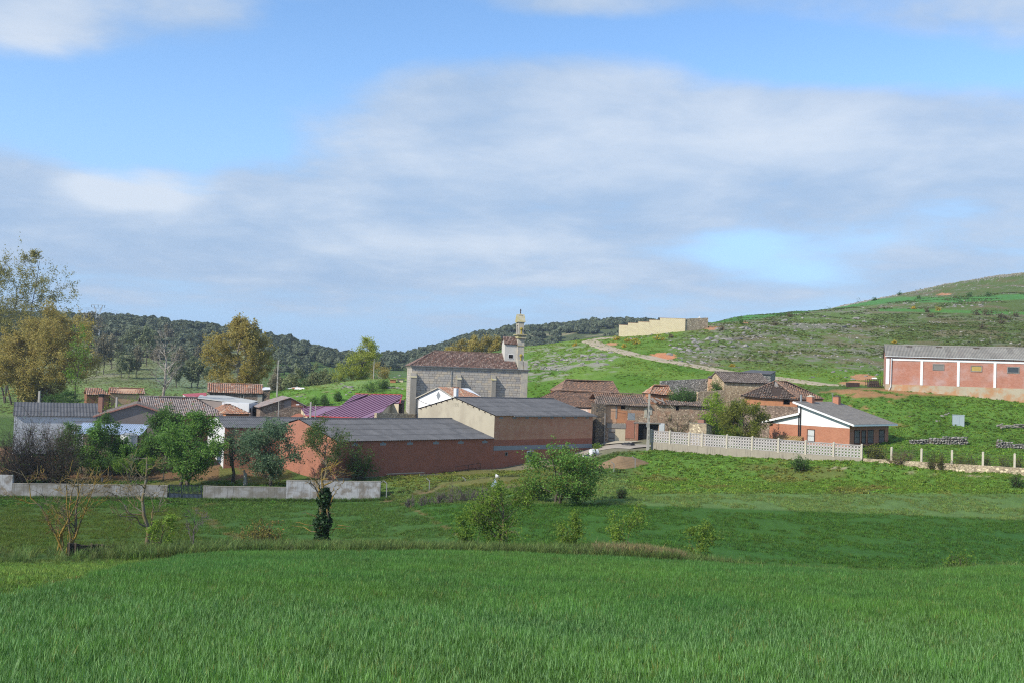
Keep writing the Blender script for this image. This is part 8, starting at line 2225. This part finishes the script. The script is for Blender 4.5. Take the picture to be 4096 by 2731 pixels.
def dry_wall(label, ua, va, ub, vb, Y, h0, h1, name='dry_stone_wall', n_lay=5, seed=0, prof=None):
    a = gpx(ua, va, Y); b = gpx(ub, vb, Y); d = b - a; fr = Fr(name, label, 'wall', a, math.atan2(d.y, d.x)); Lw_ = math.hypot(d.x, d.y); r = np.random.default_rng(seed)
    cr_ = MB(); k = 12
    for i in range(k):
        xa, xb = Lw_ * i / k, Lw_ * (i + 1) / k; fa_ = (prof(i / k) if prof else 1); fb = (prof((i + 1) / k) if prof else 1); cr_.prism([(xa, .12, -.4), (xa, .5, -.4), (xa, .5, h0 * fa_ * .8), (xa, .12, h0 * fa_ * .8)], [(xb, .12, -.4), (xb, .5, -.4), (xb, .5, h0 * fb * .8), (xb, .12, h0 * fb * .8)])
    cr_.build('core', M['stone_dark'], fr.root)
    z = 0; j = 0; lay = h0 / n_lay
    while j < n_lay:
        x = -r.uniform(0, .2)
        while x < Lw_:
            w_ = r.uniform(.28, .62); f_ = x / Lw_
            if (j + .6) / n_lay <= (prof(min(1, max(0, f_))) if prof else 1):
                o = bpy.data.objects.new('stone', DS[int(r.integers(0, 6))]); C.objects.link(o); o.parent = fr.root; g_ = fr.ground(x, .2)
                o.location = (x + w_ / 2, .12 + r.normal(0, .05), g_ + lay * (j + .5) + r.normal(0, .03)); o.scale = (w_ * .66, .3, lay * r.uniform(.8, 1.25)); o.rotation_euler = (r.normal(0, .12), r.normal(0, .15), r.normal(0, .2))
            x += w_
        j += 1
    return fr
dry_wall('short dry-stone wall in the grass right of the bungalow', 3682, 1786, 3868, 1782, 152, 1.25, 1.1, seed=1, prof=lambda f: .55 + .5 * math.sin(min(1, f * 1.25) * 1.6))
dry_wall('ruined dry-stone wall half covered by weeds at the right edge', 3990, 1795, 4110, 1800, 150, 1.3, 1, seed=2, prof=lambda f: 1.0 - .55 * f)
dry_wall('low dry-stone wall beside the shadow of the bungalow', 3642, 1790, 3690, 1788, 151.6, .7, .7, n_lay=3, seed=3)
# rocks: outcrops on the hill
def rocks(label, group, spots, seed, cat='rock', mat=None, y0=195):
    r = np.random.default_rng(seed)
    for (u, v, wp) in spots:
        p = ghit(u, v, y0, 700); s = wp / FPX * p.y / 2; o = bpy.data.objects.new('rock', RK[int(r.integers(0, 8))]); C.objects.link(o)
        o.location = (p.x, p.y, p.z - s * .08); o.scale = (s, s * r.uniform(.7, 1.1), s * r.uniform(.45, .8)); o.rotation_euler = (r.normal(0, .2), r.normal(0, .2), r.uniform(0, 6.28)); tag(o, label, cat, group)
def spray(n, u0, u1, vf, dv, w0, w1, seed):
    r = np.random.default_rng(seed); return [(u, vf(u) + r.normal(0, dv), w0 + (w1 - w0) * r.uniform() ** 2.2) for u in r.uniform(u0, u1, n)]
rocks('grey limestone rock low in the outcrop right of the church', 'low rocks right of the church', spray(34, 2105, 2330, lambda u: 1478 - (u - 2105) * .17, 10, 12, 34, 1) + spray(30, 2110, 2440, lambda u: 1455 - (u - 2105) * .10, 9, 12, 36, 2), 11)
rocks('large grey rock at the right end of the outcrop below the track', 'rocks below the track', spray(22, 2340, 2450, lambda u: 1435, 12, 14, 40, 3), 21)
rocks('small pale rock on the ridge line just right of the bell gable', 'rocks right of the bell gable', spray(16, 2140, 2290, lambda u: 1418 - (u - 2140) * .08, 4, 8, 20, 4), 11)
rocks('grey limestone rock in the broken cliff above the red soil', 'rocks of the cliff on the hill', spray(26, 2672, 2800, lambda u: 1398 - (u - 2672) * .1, 16, 16, 46, 5), 22)
rocks('grey limestone rock on the slope right of the red cliff', 'rocks right of the cliff', spray(40, 2760, 3010, lambda u: 1385 - (u - 2760) * .1, 26, 12, 44, 6) + spray(26, 2680, 2840, lambda u: 1440 + (u - 2680) * .1, 9, 10, 30, 7), 12)
rocks('grey limestone boulder on the upper slope behind the hill cliff', 'boulders on the upper slope', spray(46, 2880, 3300, lambda u: 1345 - (u - 2880) * .12, 26, 10, 36, 8) + spray(16, 3290, 3460, lambda u: 1310, 22, 12, 34, 9) + spray(18, 2990, 3320, lambda u: 1395, 16, 8, 24, 10), 13)
rocks('pale rock along the cemetery slope', 'rocks below the cemetery wall', spray(22, 2500, 2680, lambda u: 1352 - (u - 2500) * .08, 7, 10, 26, 11), 14)
rocks('grey rock in the terrace bank high on the hill', 'rocks in the upper terrace', spray(26, 3780, 3940, lambda u: 1222, 7, 8, 20, 12) + [(3620, 1216, 20), (3630, 1214, 16), (3860, 1206, 14)], 15)
rocks('pale boulder among the grass left of the church', 'boulders on the knoll', [(1386, 1545, 30), (1404, 1548, 34), (1372, 1552, 16), (1412, 1558, 20), (1555, 1550, 26), (1575, 1553, 20), (1592, 1553, 22), (1610, 1556, 18), (1365, 1535, 20), (1580, 1508, 16), (1598, 1502, 18), (1190, 1586, 14), (1205, 1586, 16), (1222, 1588, 12), (1400, 1570, 22), (1385, 1578, 16)], 16, y0=198)
rocks('weathered rock by the grey metal box', 'rocks by the grey box', [(3770, 1664, 20), (3782, 1660, 22), (3795, 1658, 18), (3640, 1668, 14), (3748, 1684, 16), (3760, 1686, 14), (3776, 1724, 10), (3872, 1728, 12)], 17, y0=150)
rocks('grey rock on the slope beside the long brick barn', 'rocks left of the brick barn', spray(26, 3230, 3560, lambda u: 1496 - (u - 3230) * .03, 20, 8, 26, 14) + [(4010, 1258, 14), (4040, 1252, 12)], 18)
# small loose stones over the whole hill: too many to count
xr_, yr_2 = poly_pts(90000, .0, .56, 215, 620, 91); zr_2 = H(xr_, yr_2); uu, vv = to_pix(xr_, yr_2, zr_2); c_ = gcol(xr_, yr_2)
stony = (c_.max(1) - c_.min(1) < .095) & (c_.mean(1) > .10) & (c_[:, 0] > c_[:, 1] * .86) | ((yr_2 > 512) & (uu > 3360))
k = stony & (np.random.default_rng(5).uniform(size=len(xr_)) < .75 * sstep(fbm(xr_ / 7, yr_2 / 7, 66), .42, .62) + .5 * (yr_2 > 510)) & (uu < 4140)
xr_, yr_2 = xr_[k], yr_2[k]; n_ = len(xr_); mi_stone = m_inst('hill_stone', 0.0, .9, .35)
SP = []
for kk in range(4):
    o = bpy.data.objects.new('stone_chip', rock_mesh(650 + kk, 1, .6)); o.data.materials.clear(); o.data.materials.append(mi_stone); a_ = o.data.attributes.new('tint', 'FLOAT', 'FACE'); a_.data.foreach_set('value', np.random.default_rng(kk).uniform(0, 1, len(o.data.polygons)).astype(np.float32)); SP.append(o)
s = .12 + .42 * rr.uniform(0, 1, n_) ** 3
s *= 1 + .5 * sstep(yr_2, 500, 560)
scatter('hill_stones', np.stack([xr_, yr_2, H(xr_, yr_2) + s * .1], 1), rr.normal(0, .4, (n_, 3)) + np.stack([np.zeros(n_), np.zeros(n_), rr.uniform(0, 6.28, n_)], 1), np.stack([s, s * rr.uniform(.6, 1.2, n_), s * rr.uniform(.5, .9, n_)], 1), np.array([.26, .245, .22]) * rr.uniform(.7, 1.35, (n_, 1)), rr.integers(0, 4, n_), SP, 'pale loose stones strewn over the hillside')
# grey box, trough, log pile, crates
p = gpx(3838, 1694, 166); o = empty('utility_box', p, -.35, 'square grey-blue metal box standing in the grass', 'box'); w_ = 26.5 / FPX * p.y; h = px(3838, 1660, p.y).z - p.z
m = MB(); m.box(-w_, w_ * .62, -w_ * .6, w_ * .6, -.4, h); m.build('body', M['box_blue'], o); m = MB(); m.box(-w_ - .05, w_ * .62 + .05, -w_ * .6 - .05, w_ * .6 + .05, h + .002, h + .1); m.build('lid', M['box_blue'], o); m = MB(); m.box(-w_ * .9, -w_ * .05, -w_ * .6 - .03, -w_ * .6 - .001, .1, h - .15); m.build('door', M['box_blue'], o)
p = ghit(3411, 1546, 178, 200); o = empty('trough', p, 0, 'dark rusty open metal trough on the track', 'trough'); w_ = 24 / FPX * p.y; m = MB()
for a_ in ((-w_, w_, -.5, -.45, 0, .8), (-w_, w_, .45, .5, 0, .8), (-w_, -w_ + .05, -.449, .449, 0, .8), (w_ - .05, w_, -.449, .449, 0, .8), (-w_ + .051, w_ - .051, -.449, .449, 0, .06)): m.box(*a_)
m.build('tub', M['iron'], o)
p = ghit(3500, 1548, 178, 195); o = empty('wire_cage', p, 0, 'dark wire cage with scrap beside the long barn', 'cage'); m = MB()
for i in range(9):
    for j in (0, 1.2): m.bar((-1.4 + i * .35, j, -.2), (-1.4 + i * .35, j, 1.6), .05)
for zz_ in (.3, .9, 1.55):
    for j in (0, 1.2): m.bar((-1.4, j, zz_), (1.4, j, zz_), .05)
m.build('bars', M['iron'], o)['kind'] = 'stuff'; m = MB(); m.prism([(-1.2, .2, 0), (1.2, .2, 0), (1.2, 1.1, 0), (-1.2, 1.1, 0)], [(-.8, .4, 1.2), (.6, .4, 1.3), (.7, .9, 1.2), (-.9, .9, 1.1)]); m.build('scrap', M['wood_dark'], o); m = MB(); m.prism([(-.5, .3, 1.62), (.5, .2, 1.62), (.6, .9, 1.62), (-.4, .9, 1.62)], [(-.4, .4, 1.85), (.3, .3, 1.8), (.5, .8, 1.9), (-.3, .8, 1.8)]); m.build('white_scrap', M['white'], o)
p = gpx(4060, 1690, 165); LPN = empty('log_pile', p, .1, 'heap of weathered pale logs in the grass at the right edge', 'log pile'); r = np.random.default_rng(91)
for i in range(22):
    a = r.uniform(0, 3.14) * .25 - .2; L_ = r.uniform(1.2, 3.2); x = r.normal(0, 1.5); y = r.normal(0, .7); z = abs(r.normal(.15, .28)); dx_, dy_ = math.cos(a) * L_ / 2, math.sin(a) * L_ / 2; m = MB(); m.tube([(x - dx_, y - dy_, z), (x, y, z + .06), (x + dx_, y + dy_, z + r.normal(0, .12))], [r.uniform(.06, .14)] * 3, 7); m.build('log', M['bark_pale'], LPN)
# woven fence on the field margin
a = gpx(268, 2200, 60); b = gpx(520, 2178, 61.5); d = b - a; WV = Fr('woven_fence', 'low dark woven brushwood fence at the edge of the wheat', 'fence', a, math.atan2(d.y, d.x)); Lw_ = math.hypot(d.x, d.y); m = MB(); r = np.random.default_rng(95); k = 16
for i in range(k):
    xa, xb = Lw_ * i / k, Lw_ * (i + 1) / k; ha, hb = .72 - .35 * (i / k) + .05 * math.sin(i), .72 - .35 * ((i + 1) / k) + .05 * math.sin(i + 1); m.prism([(xa, 0, WV.ground(xa, 0) - .2), (xa, .05, WV.ground(xa, 0) - .2), (xa, .05, WV.ground(xa, 0) + ha), (xa, 0, WV.ground(xa, 0) + ha)], [(xb, 0, WV.ground(xb, 0) - .2), (xb, .05, WV.ground(xb, 0) - .2), (xb, .05, WV.ground(xb, 0) + hb), (xb, 0, WV.ground(xb, 0) + hb)])
m.build('mat', M['wicker'], WV.root)
for i in range(4):
    m = MB(); pts = []
    for j in range(12): x = Lw_ * j / 11; pts.append((x, -.03, WV.ground(x, 0) + (.15 + i * .16) * (1 - .45 * j / 11) + .03 * r.normal()))
    m.tube(pts, .016, 4); m.build('withy', M['twig'], WV.root)
for x in (0.1, .45, Lw_ * .38, Lw_ * .47, Lw_ * .55, Lw_ * .72, Lw_ * .9): m = MB(); g_ = WV.ground(x, 0); m.bar((x, -.05, g_ - .2), (x, -.05, g_ + .8 - .35 * x / Lw_), .09); m.build('stake', M['brush_red'], WV.root)
# stake in the orchard, board heap on the knoll
p = gpx(410, 1893, 134.5); o = empty('stake', p, 0, 'short wooden stake in the bare orchard soil', 'stake'); m = MB(); m.tube([(0, 0, -.2), (0, 0, .55)], .12, 8); m.build('post', M['wood_grey'], o)
p = ghit(1200, 1556, 205, 240); o = empty('tub', p, 0, 'white upturned tub lying on the knoll', 'tub'); m = MB(); m.prism([(-1.2, -.5, 0), (1.2, -.5, 0), (1.2, .5, 0), (-1.2, .5, 0)], [(-.9, -.3, .4), (.9, -.3, .4), (.9, .3, .4), (-.9, .3, .4)]); m.build('hull', M['white'], o)
for k, (ua, ub, v0, v1, lb) in enumerate(((1150, 1192, 1558, 1552, 'long pale pipe lying on the knoll'), (1160, 1200, 1556, 1555, 'red-brown plank beside the pale pipe on the knoll'))):
    a = ghit(ua, v0, 205, 240); b = ghit(ub, v1, 205, 245); m = MB(); m.bar(a + Vector((0, 0, .25)), b + Vector((0, 0, .35)), .22); tag(m.build('pipe' if k == 0 else 'plank', M['white_grey'] if k == 0 else M['brick_house']), lb, 'pipe' if k == 0 else 'plank')
for k, (u, v, wp, mt) in enumerate(((1572, 1526, 22, 'adobe'), (1602, 1524, 22, 'cream'))):
    p = ghit(u, v + 3, 205, 250); s = wp / FPX * p.y / 2; o = empty('hut', p, 0, ['tiny orange brick hut on the slope left of the church', 'tiny pale hut with a grey slab roof left of the church'][k], 'hut'); m = MB(); m.box(-s, s, -s * .7, s * .7, -.3, s * .9); m.build('wall', M[mt], o); m = MB(); m.prism([(-s * 1.3, -s, s * .91), (s * 1.6, -s, s * 1.0), (s * 1.6, s, s * 1.0), (-s * 1.3, s, s * .91)], [(-s * 1.3, -s, s * 1.06), (s * 1.6, -s, s * 1.15), (s * 1.6, s, s * 1.15), (-s * 1.3, s, s * 1.06)]); m.build('roof', M['adobe' if k == 0 else 'fibre_dark'], o)

# ------------------------------------------------------------------ thin haze between the camera and the far ridges
hb = MB(); hb.box(-3700, 3700, -30, 3300, -75, 118); hm = bpy.data.materials.new('haze'); hm.use_nodes = True; N = NT(hm.node_tree); N.n.clear(); ho = N.new('ShaderNodeOutputMaterial')
pv = N.new('ShaderNodeVolumePrincipled'); pv.inputs['Color'].default_value = (.72, .84, 1, 1); pv.inputs['Density'].default_value = .00015; pv.inputs['Anisotropy'].default_value = .2; N.link(pv.outputs[0], ho.inputs['Volume'])
tag(hb.build('haze', hm, uv=False), 'thin blue haze over the valley', None, None, 'stuff')
